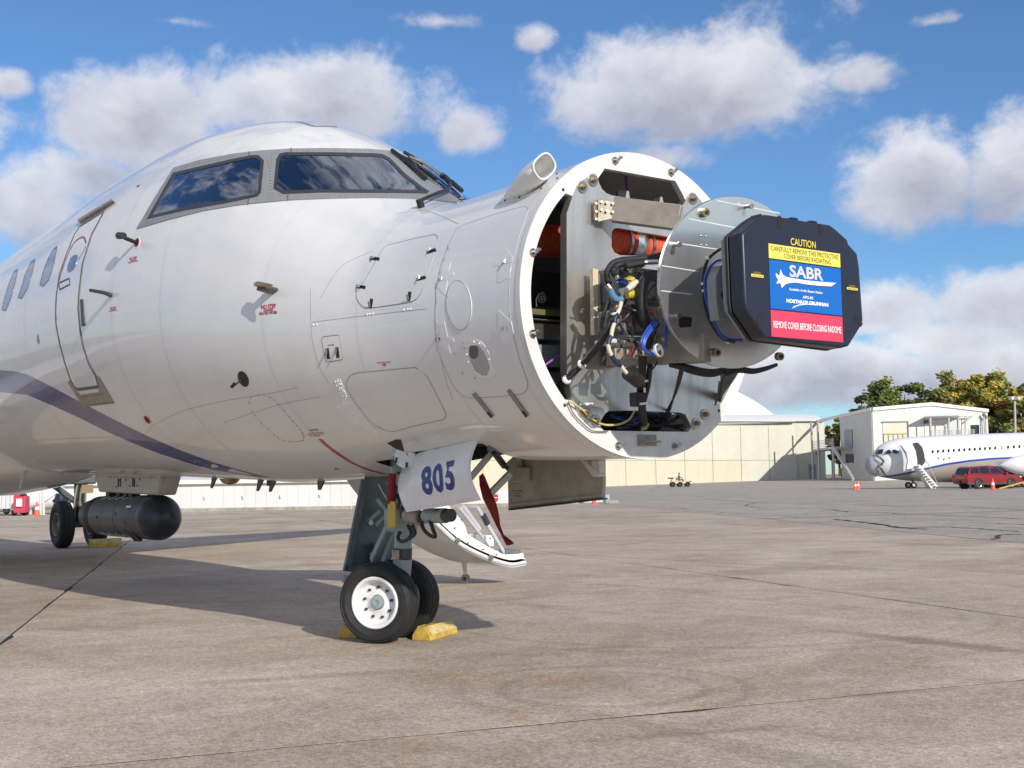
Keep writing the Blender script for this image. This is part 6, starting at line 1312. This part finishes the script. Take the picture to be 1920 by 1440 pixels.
for px, y0 in ((1845, 778), (1848, 782)): MB().cyl(ow(px, y0, -.8), ow(px+1.5, 815, -.8), .09, n=8).build('aerial_mast', 'steel_post', off_); MB().ball(ow(px, y0, -.8), .25, 8, 6).build('aerial_head', 'grey_box', off_)
slab([os_(*p) for p in [(1583, 806), (1597, 804.5), (1598, 838), (1584, 839)]], LAT*.05, 'balcony_door', 'door_grey'); slab([os_(*p) for p in [(1585, 851.5), (1599, 851), (1599.5, 867), (1585.5, 868)]], LAT*.05, 'window', 'win_dark')
fz = float(near(1580, 839, 166)[2]); E0, E1 = OD+LAT*-.5, OA+(OC-OA)*.62+LAT*-2.6
MB().prism([up3(OD, fz), up3(OD-LAT*2.5-DEP*3, fz), up3(E1, fz), up3(E1+LAT*2.5, fz)], np.array([0, 0, -.3])).build('balcony_floor', 'steel_post', off_)
for P_ in (OD-LAT*2.3-DEP*2.8, (OD+E1)/2-LAT*1.3, E1): MB().beam(up3(P_, zg), up3(P_, zr_-.4 if P_ is not E1 else fz+1.1), .22, .22).build('balcony_post', 'steel_post', off_)
for k in range(1, 6): MB().beam(up3(OD-LAT*2.4-DEP*3, fz+.2*k), up3(E1, fz+.2*k), .06, .06).build('balcony_rail', 'steel_post', off_)
MB().beam(up3(E1, fz), up3(OA+(OC-OA)*.05-LAT*2.4, zg+.6), .3, .35).build('outside_stair', 'steel_post', off_)

# ---- the other jet, parked behind
PJD = 106.0; pj = thing('parked_jet', 'white airliner with blue stripe, open front door and its nose wrapped, parked at the right', 'aircraft', tuple(at(1708, PJD)))
STN = [(1637, 851, 889), (1641, 846, 891), (1648, 837.5, 893.5), (1654, 833, 895), (1662, 828.5, 896.5), (1680, 823, 899), (1700, 820, 901), (1720, 818.5, 902.5), (1760, 816.5, 904), (1820, 814, 904.5), (1920, 811, 903), (2040, 806, 899), (2160, 806, 893)]
sp = np.array(STN, float); pf = np.concatenate([np.linspace(1637, 1720, 30), np.linspace(1726, 2160, 60)]); yt_, yb_ = np.interp(pf, sp[:, 0], sp[:, 1]), np.interp(pf, sp[:, 0], sp[:, 2])
strp = lambda px: np.interp(px, [1630, 1660, 1690, 1717, 1760, 1800, 1840, 1920, 2100], [896, 893.5, 887.5, 880.5, 870.5, 864.5, 860.5, 856.5, 852])
m = MB(); nA = 80; pr = []
for px, a, b in zip(pf, yt_, yb_):
    T_, B_ = near(px, a, PJD), near(px, b, PJD); c = (T_+B_)/2; r = np.linalg.norm(T_-B_)/2; pr.append((c, r)); tt = np.linspace(.6, 2.9, 140); sy = [proj(c+np.array([0, 0, 1])*r*math.cos(t)-DEP*r*math.sin(t))[0] for t in tt]; ts = [float(np.interp(strp(px)+e, [q[1] for q in sy], tt)) for e in (-2.1, 1.8)]
    ang = np.concatenate([np.linspace(0, ts[0], 20, endpoint=False), [ts[0], ts[1]], np.linspace(ts[1], math.pi, 19)[1:]]); ang = np.concatenate([ang, 2*math.pi-ang[-1:0:-1], [2*math.pi-1e-4]])[:nA]
    m.v += [tuple(c+np.array([0, 0, 1])*r*math.cos(t)-DEP*r*math.sin(t)) for t in ang]
for i in range(len(pf)-1):
    for k in range(nA):
        kk = k if k < 39 else 78-k-1
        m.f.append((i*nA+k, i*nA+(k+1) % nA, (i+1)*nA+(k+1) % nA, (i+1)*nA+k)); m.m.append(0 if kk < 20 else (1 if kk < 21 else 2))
m.f.append(tuple(range(nA))); m.m.append(0)
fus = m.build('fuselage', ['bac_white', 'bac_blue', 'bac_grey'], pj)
def onjet(px, py, o_=.02):
    c = np.array([np.interp(px, pf, [p[0][i] for p in pr]) for i in range(3)]); r = np.interp(px, pf, [p[1] for p in pr]); d = ray(px, py); lo, hi = PJD-6, PJD+3
    def Fq(D): q = near(px, py, D)-c; return math.hypot(q[2], q @ DEP)-(r+o_)
    a, b = PJD-8, PJD
    for _ in range(40):
        mm_ = (a+b)/2
        if Fq(mm_) < 0: b = mm_
        else: a = mm_
    return near(px, py, b)
def jp(poly, name, material, parent=pj, o_=.03): return MB().prism([onjet(*p, o_) for p in poly], DEP*.03).build(name, material, parent)
for w in ([(1640, 850.5), (1645, 843.5), (1657, 842), (1653.5, 851.5)], [(1659, 850.5), (1664, 843.5), (1669, 843), (1671, 850)], [(1673, 843), (1680, 843), (1687, 849.5), (1676, 850)]): jp(w, 'cockpit_window', 'win_dark')
for k, x in enumerate([1100, 1147, 1195, 1243, 1290, 1338, 1385, 1432, 1478, 1524, 1570, 1615, 1663, 1720, 1778, 1830, 1880, 1928, 1976]):
    px = 1520+x/4.8; py = 846.8-(x-1100)*.0123; jp([(px+2.0*math.cos(t), py+3.2*math.sin(t)) for t in np.linspace(0, 6.283, 10, endpoint=False)], 'cabin_window', 'win_dark')
jp([(1711, 831), (1721, 829.5), (1729, 838), (1733, 850), (1735, 866), (1728, 874), (1720, 868), (1717, 850)], 'doorway', 'dark_inside', o_=.14)
for k in range(2): pass
od = MB().prism([onjet(*p, 1.0) for p in [(1690, 835), (1710, 831), (1717, 846), (1720, 866), (1718, 876), (1700, 880), (1703, 862), (1700, 848)]], DEP*.12).build('open_door', 'bac_white', pj); MB().prism([onjet(*p, .9) for p in [(1683.5, 836), (1690, 834), (1699, 848), (1702, 864), (1700, 881), (1694, 884), (1694, 862), (1691, 847)]], DEP*.1).build('door_edge', 'equip_grey', od)
jp([(1638, 852), (1650, 856), (1659, 864), (1654, 873), (1648, 874), (1655, 880), (1662, 893), (1660, 894), (1652, 882), (1645, 875), (1651, 871), (1655, 865), (1648, 858)], 'nose_gap', 'seam')
m = MB(); prof = [(-.75, .0), (-.74, .50), (-.5, .75), (-.25, .86), (0, .95), (.12, .97)]
c0, r0 = pr[1]; m.lathe([(h*.9, r*r0*1.05) for h, r in prof], c0-np.array([0, 0, .15]), LAT, 28); rn = random.Random(9); m.v = [tuple(np.array(v)+np.array([rn.uniform(-.035, .035) for _ in range(3)])) for v in m.v]; m.build('nose_wrap', 'plastic_wrap', pj, angle=170)
st_ = [near(*p, PJD-3.2) for p in [(1717, 873), (1725, 871), (1757, 910), (1755, 916), (1746, 916)]]; sr = MB().prism(st_, DEP*1.0).build('airstair', 'bac_white', pj)
for k in range(9): a = near(1721.5+k*4.1, 874+k*4.7, PJD-3.3); MB().box(a, (.3, .3, .07)).build('stair_step', 'equip_grey', sr)
MB().tube([near(1733, 858, PJD-3.1), near(1742, 872, PJD-3.1), near(1757, 905, PJD-3.1)], .03, 6).build('stair_rail', 'steel_post', sr)
gx = at(1711, PJD-.5); MB().cyl(gx+np.array([0, 0, .3]), gx+np.array([0, 0, 1.0]), .09, n=10).build('nose_strut', 'dark_metal', pj)
for s_ in (-.28, .25): wheel(at(1708+s_*20, PJD-.8)+np.array([0, 0, .28]), -DEP, .28, .13, .18, 'nose_wheel', 'white_flat', pj, 0, False)
pd_ = MB().lathe([(-1.6, 0), (-1.5, .12), (-1.0, .45), (-.3, .72), (.6, .82), (3, .82)], near(1912, 872, 98), LAT, 28).build('wing_pod', 'bac_white', pj); MB().box(near(1930, 868, 100), (2.0, 6.0, .3)).build('wing_root', 'bac_white', pj)
wheel(at(1921, 99)+np.array([0, 0, .42]), -DEP, .42, .2, .3, 'main_wheel', 'white_flat', pj, 0, False); MB().cyl(at(1921, 99)+np.array([0, 0, .4]), at(1921, 99)+np.array([0, 0, 2.0]), .12, n=10).build('main_strut', 'white_flat', pj)
for px, py in ((1760, 859), (1780, 858), (1770, 861)): jp([(px-1.2, py-1.5), (px+1.2, py-1.5), (px+1.2, py+1.5), (px-1.2, py+1.5)], 'skin_port', 'seam')
jp([(1874, 830.5), (1880, 830), (1884, 836), (1885, 846), (1882, 851), (1877, 851), (1873, 842)], 'wing_exit', 'bac_white', o_=.035)
twb = thing('tow_bar', 'long yellow tow bar lying from the red car to the parked jet', 'tow bar', tuple(at(1890, 92))); MB().cyl(near(1873, 916.5, 92), near(1922, 903.5, 94), .06, n=10).build('bar', 'yellow', twb)

# ---- cars
def car(name, label, paint, P, heading):
    h = np.array(heading)/np.linalg.norm(heading); s = np.array([-h[1], h[0], 0]); t = thing(name, label, 'car', tuple(P))
    T = lambda x, y, z: P+h*x+s*y+np.array([0, 0, z])
    low_ = [(-2.45, .42), (-2.5, .75), (-2.47, 1.05), (-2.36, 1.12), (1.05, 1.10), (2.1, 1.0), (2.4, .86), (2.5, .62), (2.45, .36), (1.95, .30), (-1.9, .30)]
    W_ = .96
    b = MB().prism([T(x, -W_, z) for x, z in low_], s*2*W_).build('car_body', paint, t, bevel=.07)
    cab = [(-2.34, 1.10), (-2.1, 1.62), (-1.9, 1.73), (-.4, 1.78), (.25, 1.72), (1.1, 1.10)]
    m = MB(); m.v = [tuple(T(x, y*(W_-.02 if z < 1.2 else W_-.20), z)) for y in (-1, 1) for x, z in cab]; n = len(cab)
    m.f = [tuple(range(n)), tuple(range(2*n-1, n-1, -1))]+[(i, n+i, n+(i+1) % n, (i+1) % n) for i in range(n)]; m.m = [0]*len(m.f); m.build('car_cabin', paint, t, bevel=.06)
    for sd_ in (-1, 1):
        yy = lambda z: sd_*(W_-.02-(.18)*(z-1.10)/.6+.004)
        for w in ([(-2.16, 1.18), (-1.98, 1.58), (-1.35, 1.64), (-1.30, 1.18)], [(-1.22, 1.18), (-1.25, 1.65), (-.42, 1.68), (-.40, 1.18)], [(-.30, 1.18), (-.32, 1.68), (.22, 1.64), (.86, 1.18)]): MB().prism([T(x, yy(z), z) for x, z in w], s*sd_*.012).build('car_window', 'win_dark', t)
        for k in (-.36, .88): MB().box(T(k-.35, sd_*(W_+.012), .98), (.14, .05, .04)).build('door_handle', 'steel', t)
        MB().box(T(.95, sd_*(W_+.11), 1.14), (.2, .2, .16)).build('wing_mirror', paint, t, bevel=.03)
    MB().prism([T(-2.37, -.72, 1.16), T(-2.37, .72, 1.16), T(-2.15, .66, 1.58), T(-2.15, -.66, 1.58)], -h*.03).build('rear_window', 'win_dark', t); MB().prism([T(1.06, -.72, 1.16), T(1.06, .72, 1.16), T(.34, .66, 1.68), T(.34, -.66, 1.68)], h*.04).build('windscreen', 'win_dark', t)
    for y in (-.78, .78): MB().box(T(-2.49, y, .98), (.12, .12, .34)).build('tail_light', 'red_stripe', t, bevel=.02); MB().box(T(2.38, y, .86), (.2, .2, .14)).build('headlight', 'white_text', t, bevel=.03)
    MB().box(T(-2.5, 0, .52), (.2, .2, .2)).build('rear_bumper', 'dark_metal', t); MB().prism([T(x, -W_-.01, z) for x, z in [(-2.45, .32), (2.4, .32), (2.4, .46), (-2.45, .46)]], s*.02).build('sill', 'dark_metal', t)
    for x in (-1.45, 1.45):
        for y in (-1, 1): MB().cyl(T(x, y*(W_-.2), .40), T(x, y*(W_+.006), .40), .45, n=28).build('wheel_arch', 'black', t); wheel(T(x, y*(W_-.06), .37), s*y, .37, .25, .22, 'car_wheel', 'steel', t, 0, False)
    return t
car('red_car', 'shiny red sport utility vehicle parked beside the white airliner', 'car_red', at(1851, 96), LAT*.97+DEP*.26)
car('dark_car', 'dark blue car mostly hidden behind the red one', 'car_dark', at(1868, 103), LAT*.97+DEP*.26)

# ---- cones
def cone_at(proto, px, py, D, h, label):
    P = at(px, D) if py is None else ground(px, py); s = h/.71
    if proto is None:
        t = thing('traffic_cone', label, 'traffic cone', (0, 0, 0), 'orange traffic cones on the apron')
        b = MB().lathe([(.04, .15), (.30, .108), (.31, .106), (.46, .078), (.70, .032), (.71, 0)], (0, 0, 0), (0, 0, 1), 20).build('cone_body', 'cone', t); MB().lathe([(.31, .110), (.46, .082)], (0, 0, 0), (0, 0, 1), 20).build('cone_band', 'white_text', b)
        MB().box((0, 0, .02), (.38, .38, .04)).build('cone_base', 'cone', t); t.location = P; t.scale = (s, s, s); return t
    c = copy_tree(proto, P, random.random(), label); c.scale = (s, s, s); return c
c0 = cone_at(None, 627, 951.5, 0, .54, 'orange traffic cone beside the grey equipment chest under the jet nose')
cone_at(c0, 1604, 919, 0, .72, 'orange traffic cone ahead of the wrapped airliner nose, nearer one of a close pair')
cone_at(c0, 1609, 918.2, 0, .76, 'second cone of the close pair ahead of the airliner, just behind its twin')
cone_at(c0, 1562, None, 165, .95, 'small orange cone standing by the right-hand corner of the cream hangar')
cone_at(c0, 1862, 918.5, 0, .80, 'orange traffic cone standing in front of the red car')
cone_at(c0, 69, 967.5, 0, .60, 'orange traffic cone beside the white tank near the far main wheels')

# ---- things along the far edge
def bxg(px0, px1, pyt, pyb, D, dep, name, mm, parent, bevel=.02):
    A, B = near(px0, pyb, D), near(px1, pyt, D); z0, z1 = A[2], B[2]; B = near(px1, pyb, D); return MB().prism([up3(A, z0), up3(B, z0), up3(B, z1), up3(A, z1)], DEP*dep).build(name, mm, parent, bevel=bevel)
ec = thing('equipment_chest', 'light grey equipment chest with sloping lid on the kerb behind the nose wheel', 'chest', tuple(near(655, 951, 56)))
bxg(633, 677, 925, 949.5, 56, .8, 'chest_body', 'equip_grey', ec); A, B, C_, D_ = near(632, 926, 55.8), near(678, 925, 55.8), near(678, 914, 56.6), near(634, 914, 56.6); MB().prism([A, B, C_, D_], np.array([0, 0, -.04])).build('chest_lid', 'equip_grey', ec)
for px in (641, 656, 671): bxg(px-3, px+3, 948.5, 951.5, 55.9, .3, 'chest_foot', 'black', ec)
MB().tube([near(655, 926, 55.9), near(656, 937, 55.9), near(658, 938, 55.9), near(660, 927, 55.9)], .012, 6).build('chest_strap', 'grey_box', ec)
bar = thing('striped_barrier', 'low black and white striped barrier with an orange marker behind the nose gear door', 'barrier', tuple(ground(1080, 947)))
for k in range(12): bxg(1022+k*9, 1031+k*9, 938.5-k*.12, 948.3-k*.45, 57+k*.6, .3, 'barrier_block', ('white_text', 'black', 'equip_grey')[k % 3 if k % 5 else 0], bar, .01)
bxg(1110.5, 1118.5, 937, 947.5, 57, .35, 'orange_marker', 'cone', bar)
dr_ = thing('drum', 'pale blue drum standing at the end of the striped barrier', 'drum', tuple(ground(1138, 943))); c = ground(1138, 943); MB().lathe([(0, .13), (.02, .14), (.18, .14), (.19, .145), (.2, .14), (.38, .14), (.4, .12), (.4, 0)], c, (0, 0, 1), 20).build('drum_body', 'barrel_blue', dr_)
lg = thing('concrete_lump', 'short weathered concrete block at the end of the striped barrier', 'block', tuple(ground(1150, 944))); bxg(1141, 1160, 938, 945.5, 60, .4, 'block', 'kerb', lg, .03)
gn = thing('generator_cart', 'yellow generator cart standing below the office balcony', 'generator', tuple(at(1588, 168)))
def gz(px, D, h): P = at(px, D); P[2] += h; return P
b = MB().box(gz(1588, 168, .85), (1.9, 1.0, 1.1), Matrix.Rotation(YAW-math.pi/2, 3, 'Z')).build('generator_body', 'equip_yellow', gn, bevel=.06)
for px in (1581, 1595): wheel(gz(px, 167.2, .26), -DEP, .26, .12, .16, 'cart_wheel', 'steel', gn, 0, False)
MB().beam(gz(1598, 167.5, .4), gz(1608, 167, .25), .08, .08).build('draw_bar', 'dark_metal', gn)
tr_ = thing('tow_trailer', 'flat trailer carrying white A-shaped frames beside the wrapped airliner nose', 'trailer', tuple(at(1612, 160))); MB().box(gz(1612, 160, .35), (3.4, 1.2, .12), Matrix.Rotation(YAW-math.pi/2, 3, 'Z')).build('trailer_bed', 'tan', tr_)
for px in (1603, 1611, 1619): MB().tube([gz(px-3, 160, .42), gz(px, 160, 1.35), gz(px+3, 160, .42)], .06, 6).build('a_frame', 'white', tr_); MB().beam(gz(px-2, 160, .8), gz(px+2, 160, .8), .07, .07).build('cross_bar', 'white', tr_)
for px in (1602, 1622): wheel(gz(px, 159.4, .18), -DEP, .18, .08, .12, 'trailer_wheel', 'steel', tr_, 0, False)
pl_ = thing('light_pole', 'tall pale floodlight pole with two lamp heads in front of the autumn trees', 'light pole', tuple(at(1906, 140))); MB().cyl(at(1906, 140), near(1902.5, 752, 140), .16, .11, n=10).build('pole', 'steel_post', pl_)
for px in (1896.5, 1908): MB().box(near(px, 747, 140), (.5, .5, .4)).build('lamp_head', 'equip_grey', pl_, bevel=.08)
# left edge clutter, seen under the belly
cpz = thing('compressor_cart', 'faded red wheeled compressor cart with a white panel beside the box trailer', 'cart', tuple(ground(38, 967)))
bxg(25, 47, 930, 962, 52, .5, 'cart_body', 'pink_red', cpz); bxg(30, 40, 935, 950, 51.9, .1, 'white_panel', 'white_text', cpz, .004); bxg(26, 36, 925, 933, 52.1, .3, 'cart_hood', 'pink_red', cpz); bxg(38, 46, 926, 935, 52.05, .3, 'cart_exhaust', 'black', cpz)
for px, r in ((27, .12), (46, .22)): wheel(ground(px, 966.5)+np.array([0, 0, r]), -DEP, r, r*.5, .1, 'cart_wheel', 'dark_metal', cpz, 0, False)
tl_ = thing('box_trailer', 'white ribbed box trailer at the far left beside the red compressor', 'trailer', tuple(ground(5, 965))); bxg(-40, 24, 929, 955, 53, 2.0, 'trailer_box', 'white_wall', tl_)
for k in range(8): bxg(-38+k*8, -37+k*8, 929.5, 954.5, 52.95, .06, 'trailer_rib', 'equip_grey', tl_, 0)
wheel(ground(12, 964)+np.array([0, 0, .16]), -DEP, .16, .09, .12, 'trailer_wheel', 'steel', tl_, 0, False); bxg(-40, 20, 957, 960, 53, .2, 'trailer_frame', 'dark_metal', tl_, 0)
tk = thing('white_tank', 'white horizontal storage tank on pale legs behind the far main gear', 'tank', tuple(ground(85, 965))); A, B = near(52, 936, 55), near(120, 934, 55); d_ = (B-A)/np.linalg.norm(B-A); L = float(np.linalg.norm(B-A)); MB().lathe([(-.12, 0), (-.08, .25), (0, .48), (L, .48), (L+.08, .25), (L+.12, 0)], A, d_, 28).build('tank_shell', 'white', tk)
for px in (58, 112): bxg(px-4, px+4, 940, 965, 54.8, .4, 'tank_leg', 'equip_grey', tk)
for px in (76, 82): MB().cyl(near(px, 965.5, 53), near(px-1, 913, 53), .06, n=8).build('tank_post', 'white_flat', tk)
MB().tube(curve([near(70, 950, 53), near(82, 943, 53), near(97, 932, 53), near(108, 924, 53)], 4), .014, 6).build('tank_hose', 'black', tk)
ks = thing('ticket_cabinet', 'white cabinet with small blue notices seen above the far main wheel', 'cabinet', tuple(ground(132, 962))); bxg(124, 141, 924, 961, 54, .5, 'cabinet_body', 'white', ks); bxg(129, 133, 931, 936, 53.95, .04, 'notice', 'lab_blue', ks, 0); bxg(130, 133, 939, 943, 53.95, .04, 'notice', 'lab_blue', ks, 0)
bh = thing('blue_tarpaulin', 'dark blue tarpaulin-covered heap showing just above the far main tyre', 'tarpaulin', tuple(ground(112, 965))); c = near(114, 939, 53); MB().lathe([(0, .34), (.12, .36), (.13, .30), (.35, .22), (.42, 0)], up3(c, c[2]-.06), (0, 0, 1), 16).build('tarpaulin', 'car_dark', bh); MB().box(up3(c, c[2]-.40), (.5, .5, .7)).build('heap_base', 'equip_grey', bh)

# ---- little utility vehicle with its driver
UP_ = at(1274, 146); uv = thing('utility_vehicle', 'small tan open utility vehicle driving past the cream hangar', 'utility vehicle', tuple(UP_))
UT = lambda x, y, z: UP_+LAT*x-DEP*y+np.array([0, 0, z])
MB().prism([UT(x, .55, z) for x, z in [(-1.0, .35), (-1.05, .75), (-.2, .75), (-.1, .62), (.35, .6), (.5, .85), (1.0, .78), (1.15, .5), (1.1, .35)]], DEP*1.1).build('vehicle_body', 'tan', uv, bevel=.05)
MB().prism([UT(x, .5, z) for x, z in [(-.35, .70), (-.42, 1.12), (-.30, 1.12), (-.22, .76), (.1, .76), (.1, .68)]], DEP*1.0).build('bench_seat', 'tan', uv, bevel=.04); MB().box(UT(-1.05, 0, 1.02), (.5, .5, .14)).build('rear_load', 'black', uv); MB().beam(UT(-1.0, .3, .75), UT(-.9, .3, 1.0), .08, .08).build('load_bracket', 'dark_metal', uv)
MB().box(UT(.95, 0, .62), (.6, .7, .12)).build('front_rack', 'dark_metal', uv)
for x in (-.85, 0.0, .9):
    for y in (-.5, .55): wheel(UT(x, y, .30), -DEP*np.sign(y), .30, .13, .24, 'vehicle_wheel', 'dark_metal', uv, 0, False)
MB().tube([UT(.45, 0, .8), UT(.28, 0, 1.05)], .03, 6).build('steering_column', 'black', uv)
drv = thing('person', 'person in dark grey jacket sitting at the wheel of the tan utility vehicle', 'person', tuple(UT(-.1, .1, .76)))
J = {'pelvis': (-.12, .1, .84), 'chest': (-.10, .1, 1.18), 'neck': (-.06, .1, 1.38), 'head': (-.03, .1, 1.50), 'crown': (-.02, .1, 1.62), 'shl': (-.08, .28, 1.30), 'ell': (.06, .32, 1.10), 'hal': (.28, .22, 1.06), 'shr': (-.08, -.08, 1.30), 'elr': (.06, -.12, 1.10), 'har': (.28, -.02, 1.06), 'hipl': (-.06, .2, .84), 'knl': (.30, .22, .86), 'fol': (.42, .22, .46), 'hipr': (-.06, .0, .84), 'knr': (.30, -.02, .86), 'for': (.42, -.02, .46)}
rad = {'pelvis': .15, 'chest': .17, 'neck': .06, 'head': .09, 'crown': .08, 'shl': .08, 'ell': .055, 'hal': .04, 'shr': .08, 'elr': .055, 'har': .04, 'hipl': .1, 'knl': .075, 'fol': .055, 'hipr': .1, 'knr': .075, 'for': .055}
E_ = [('pelvis', 'chest'), ('chest', 'neck'), ('neck', 'head'), ('head', 'crown'), ('chest', 'shl'), ('shl', 'ell'), ('ell', 'hal'), ('chest', 'shr'), ('shr', 'elr'), ('elr', 'har'), ('pelvis', 'hipl'), ('hipl', 'knl'), ('knl', 'fol'), ('pelvis', 'hipr'), ('hipr', 'knr'), ('knr', 'for')]
ks_ = list(J); og = ORG[drv.name]; me = bpy.data.meshes.new('body'); me.from_pydata([tuple(UT(*J[k])-og) for k in ks_], [(ks_.index(a), ks_.index(b)) for a, b in E_], [])
me.materials.append(M['khaki']); bo = bpy.data.objects.new('body', me); link(bo, drv); bo.modifiers.new('skin', 'SKIN')
for k, sv in zip(ks_, me.skin_vertices[0].data): sv.radius = (rad[k], rad[k]); sv.use_root = (k == 'pelvis')
sm_ = bo.modifiers.new('smooth', 'SUBSURF'); sm_.levels = sm_.render_levels = 1
MB().ball(UT(-.01, .1, 1.53), (.09, .09, .12), 12, 8).build('face', 'skin_tone', drv); MB().ball(UT(-.04, .1, 1.60), (.11, .11, .075), 12, 6).build('hair', 'bark', drv)

# ---- trees: tapered trunk, limbs, crown of many leaf sprays in clumps
def leafmat(name, c): 
    m_ = mat(name, c, .7); m_.node_tree.nodes['Principled BSDF'].inputs['Subsurface Weight'].default_value = 0.0; return m_
LF = {'green': leafmat('green_leaves', (.13, .18, .04)), 'dark': leafmat('dark_green_leaves', (.075, .10, .03)), 'olive': leafmat('olive_leaves', (.29, .27, .05)), 'gold': leafmat('golden_leaves', (.48, .36, .06)), 'rust': leafmat('rust_leaves', (.36, .17, .05)), 'brown': leafmat('brown_leaves', (.18, .11, .045))}
def tree(px, D, ytop, w, mix, label, seed, dens_=1.0, name='autumn_tree', ragged=.3):
    r = np.random.RandomState(seed); P = at(px, D); H = float(near(px, ytop, D)[2]-P[2]); Wd = w*D/FPX/2
    t = thing(name, label, 'tree', tuple(P), 'trees behind the office building'); m = MB()
    m.tube([P, P+np.array([0, 0, H*.35]), P+np.array([.2, .1, H*.62]), P+np.array([.1, .3, H*.9])], [H*.022, H*.017, H*.010, H*.003], 8); limbs = []
    nC = int(46*dens_)
    for k in range(nC):
        a = r.uniform(0, 6.283); hz_ = r.beta(1.5, 1.3); zc = H*(.22+.76*hz_); rr = Wd*math.sqrt(max(.02, 1-((hz_-.38)/.66)**2))*(r.uniform(.35, 1.0)**.6); c = P+np.array([rr*math.cos(a), rr*math.sin(a), zc]); limbs.append(c)
        if k % 2 == 0: m.tube([P+np.array([0, 0, zc*.62]), (P+np.array([0, 0, zc*.72])+c)/2, c], [H*.008, H*.005, H*.002], 5)
    m.build('trunk', 'bark', t)
    V = []; F = []; MI = []; names = list(mix); pw = np.array([mix[n_] for n_ in names], float); pw /= pw.sum()
    for c in limbs:
        base_k = r.choice(len(names), p=pw); s = Wd*r.uniform(.20, .36); nl = int(r.uniform(170, 260))
        dirs = r.normal(size=(nl, 3)); dirs /= np.linalg.norm(dirs, axis=1)[:, None]; rad_ = s*r.uniform(.15, 1.0, nl)**.5*(1+ragged*r.normal(size=nl)*.5)
        for d, q in zip(dirs, rad_):
            p = c+d*q*np.array([1, 1, .75]); sz = r.uniform(.40, .85); n_ = d+r.normal(size=3)*.7; n_ /= np.linalg.norm(n_); x = np.cross(n_, [.3, .2, 1]); x /= np.linalg.norm(x); y = np.cross(n_, x); b = len(V)
            V += [p-x*sz*.5, p+y*sz*.28, p+x*sz*.55, p-y*sz*.28]; F.append((b, b+1, b+2, b+3)); MI.append(base_k if r.rand() < .72 else r.choice(len(names), p=pw))
    me = bpy.data.meshes.new('crown'); me.from_pydata([tuple(v-P) for v in V], [], F); 
    for n_ in names: me.materials.append(LF[n_])
    me.polygons.foreach_set('material_index', MI); o = bpy.data.objects.new('crown', me); link(o, t); ORG[o.name] = np.array(P)
tree(1618, 225, 735, 34, {'dark': 3, 'olive': 2, 'brown': 1}, 'thin leafy tree showing above the office balcony canopy', 1, .45, ragged=.8)
tree(1664, 222, 712, 92, {'green': 2, 'dark': 2, 'olive': 3}, 'dark green pointed tree above the left half of the office roof', 2, 1.0, ragged=.5)
tree(1700, 228, 722, 80, {'dark': 3, 'green': 2, 'brown': 1}, 'low dark tree between the pointed one and its rounder neighbour', 3, .8)
tree(1738, 224, 716, 90, {'green': 3, 'dark': 2, 'olive': 2}, 'rounded mid green tree above the middle of the office roof', 4, 1.0)
tree(1800, 214, 699, 100, {'olive': 4, 'gold': 1.8, 'rust': 1.0, 'green': 2.5}, 'large golden orange autumn tree with a reddish top', 5, 1.4)
tree(1862, 210, 696, 96, {'gold': 2, 'olive': 4, 'green': 3, 'rust': .4}, 'tall golden green tree behind the floodlight pole', 6, 1.4)
tree(1925, 205, 722, 90, {'brown': 2, 'olive': 3, 'green': 2, 'gold': 1}, 'brownish green tree furthest to the right, beyond the floodlight pole', 7, 1.2)
tree(1835, 232, 730, 130, {'dark': 2, 'olive': 3, 'green': 2}, 'wide olive tree filling the gap behind the two golden ones', 8, 1.2)
tree(1562, 240, 795, 30, {'brown': 3, 'olive': 2, 'gold': 1}, 'sparse brown tree seen through the office balcony', 9, .5, ragged=.8)
tree(1575, 236, 780, 26, {'olive': 3, 'brown': 2}, 'sparse yellowish tree seen through the office balcony beside the door', 10, .5, ragged=.8)
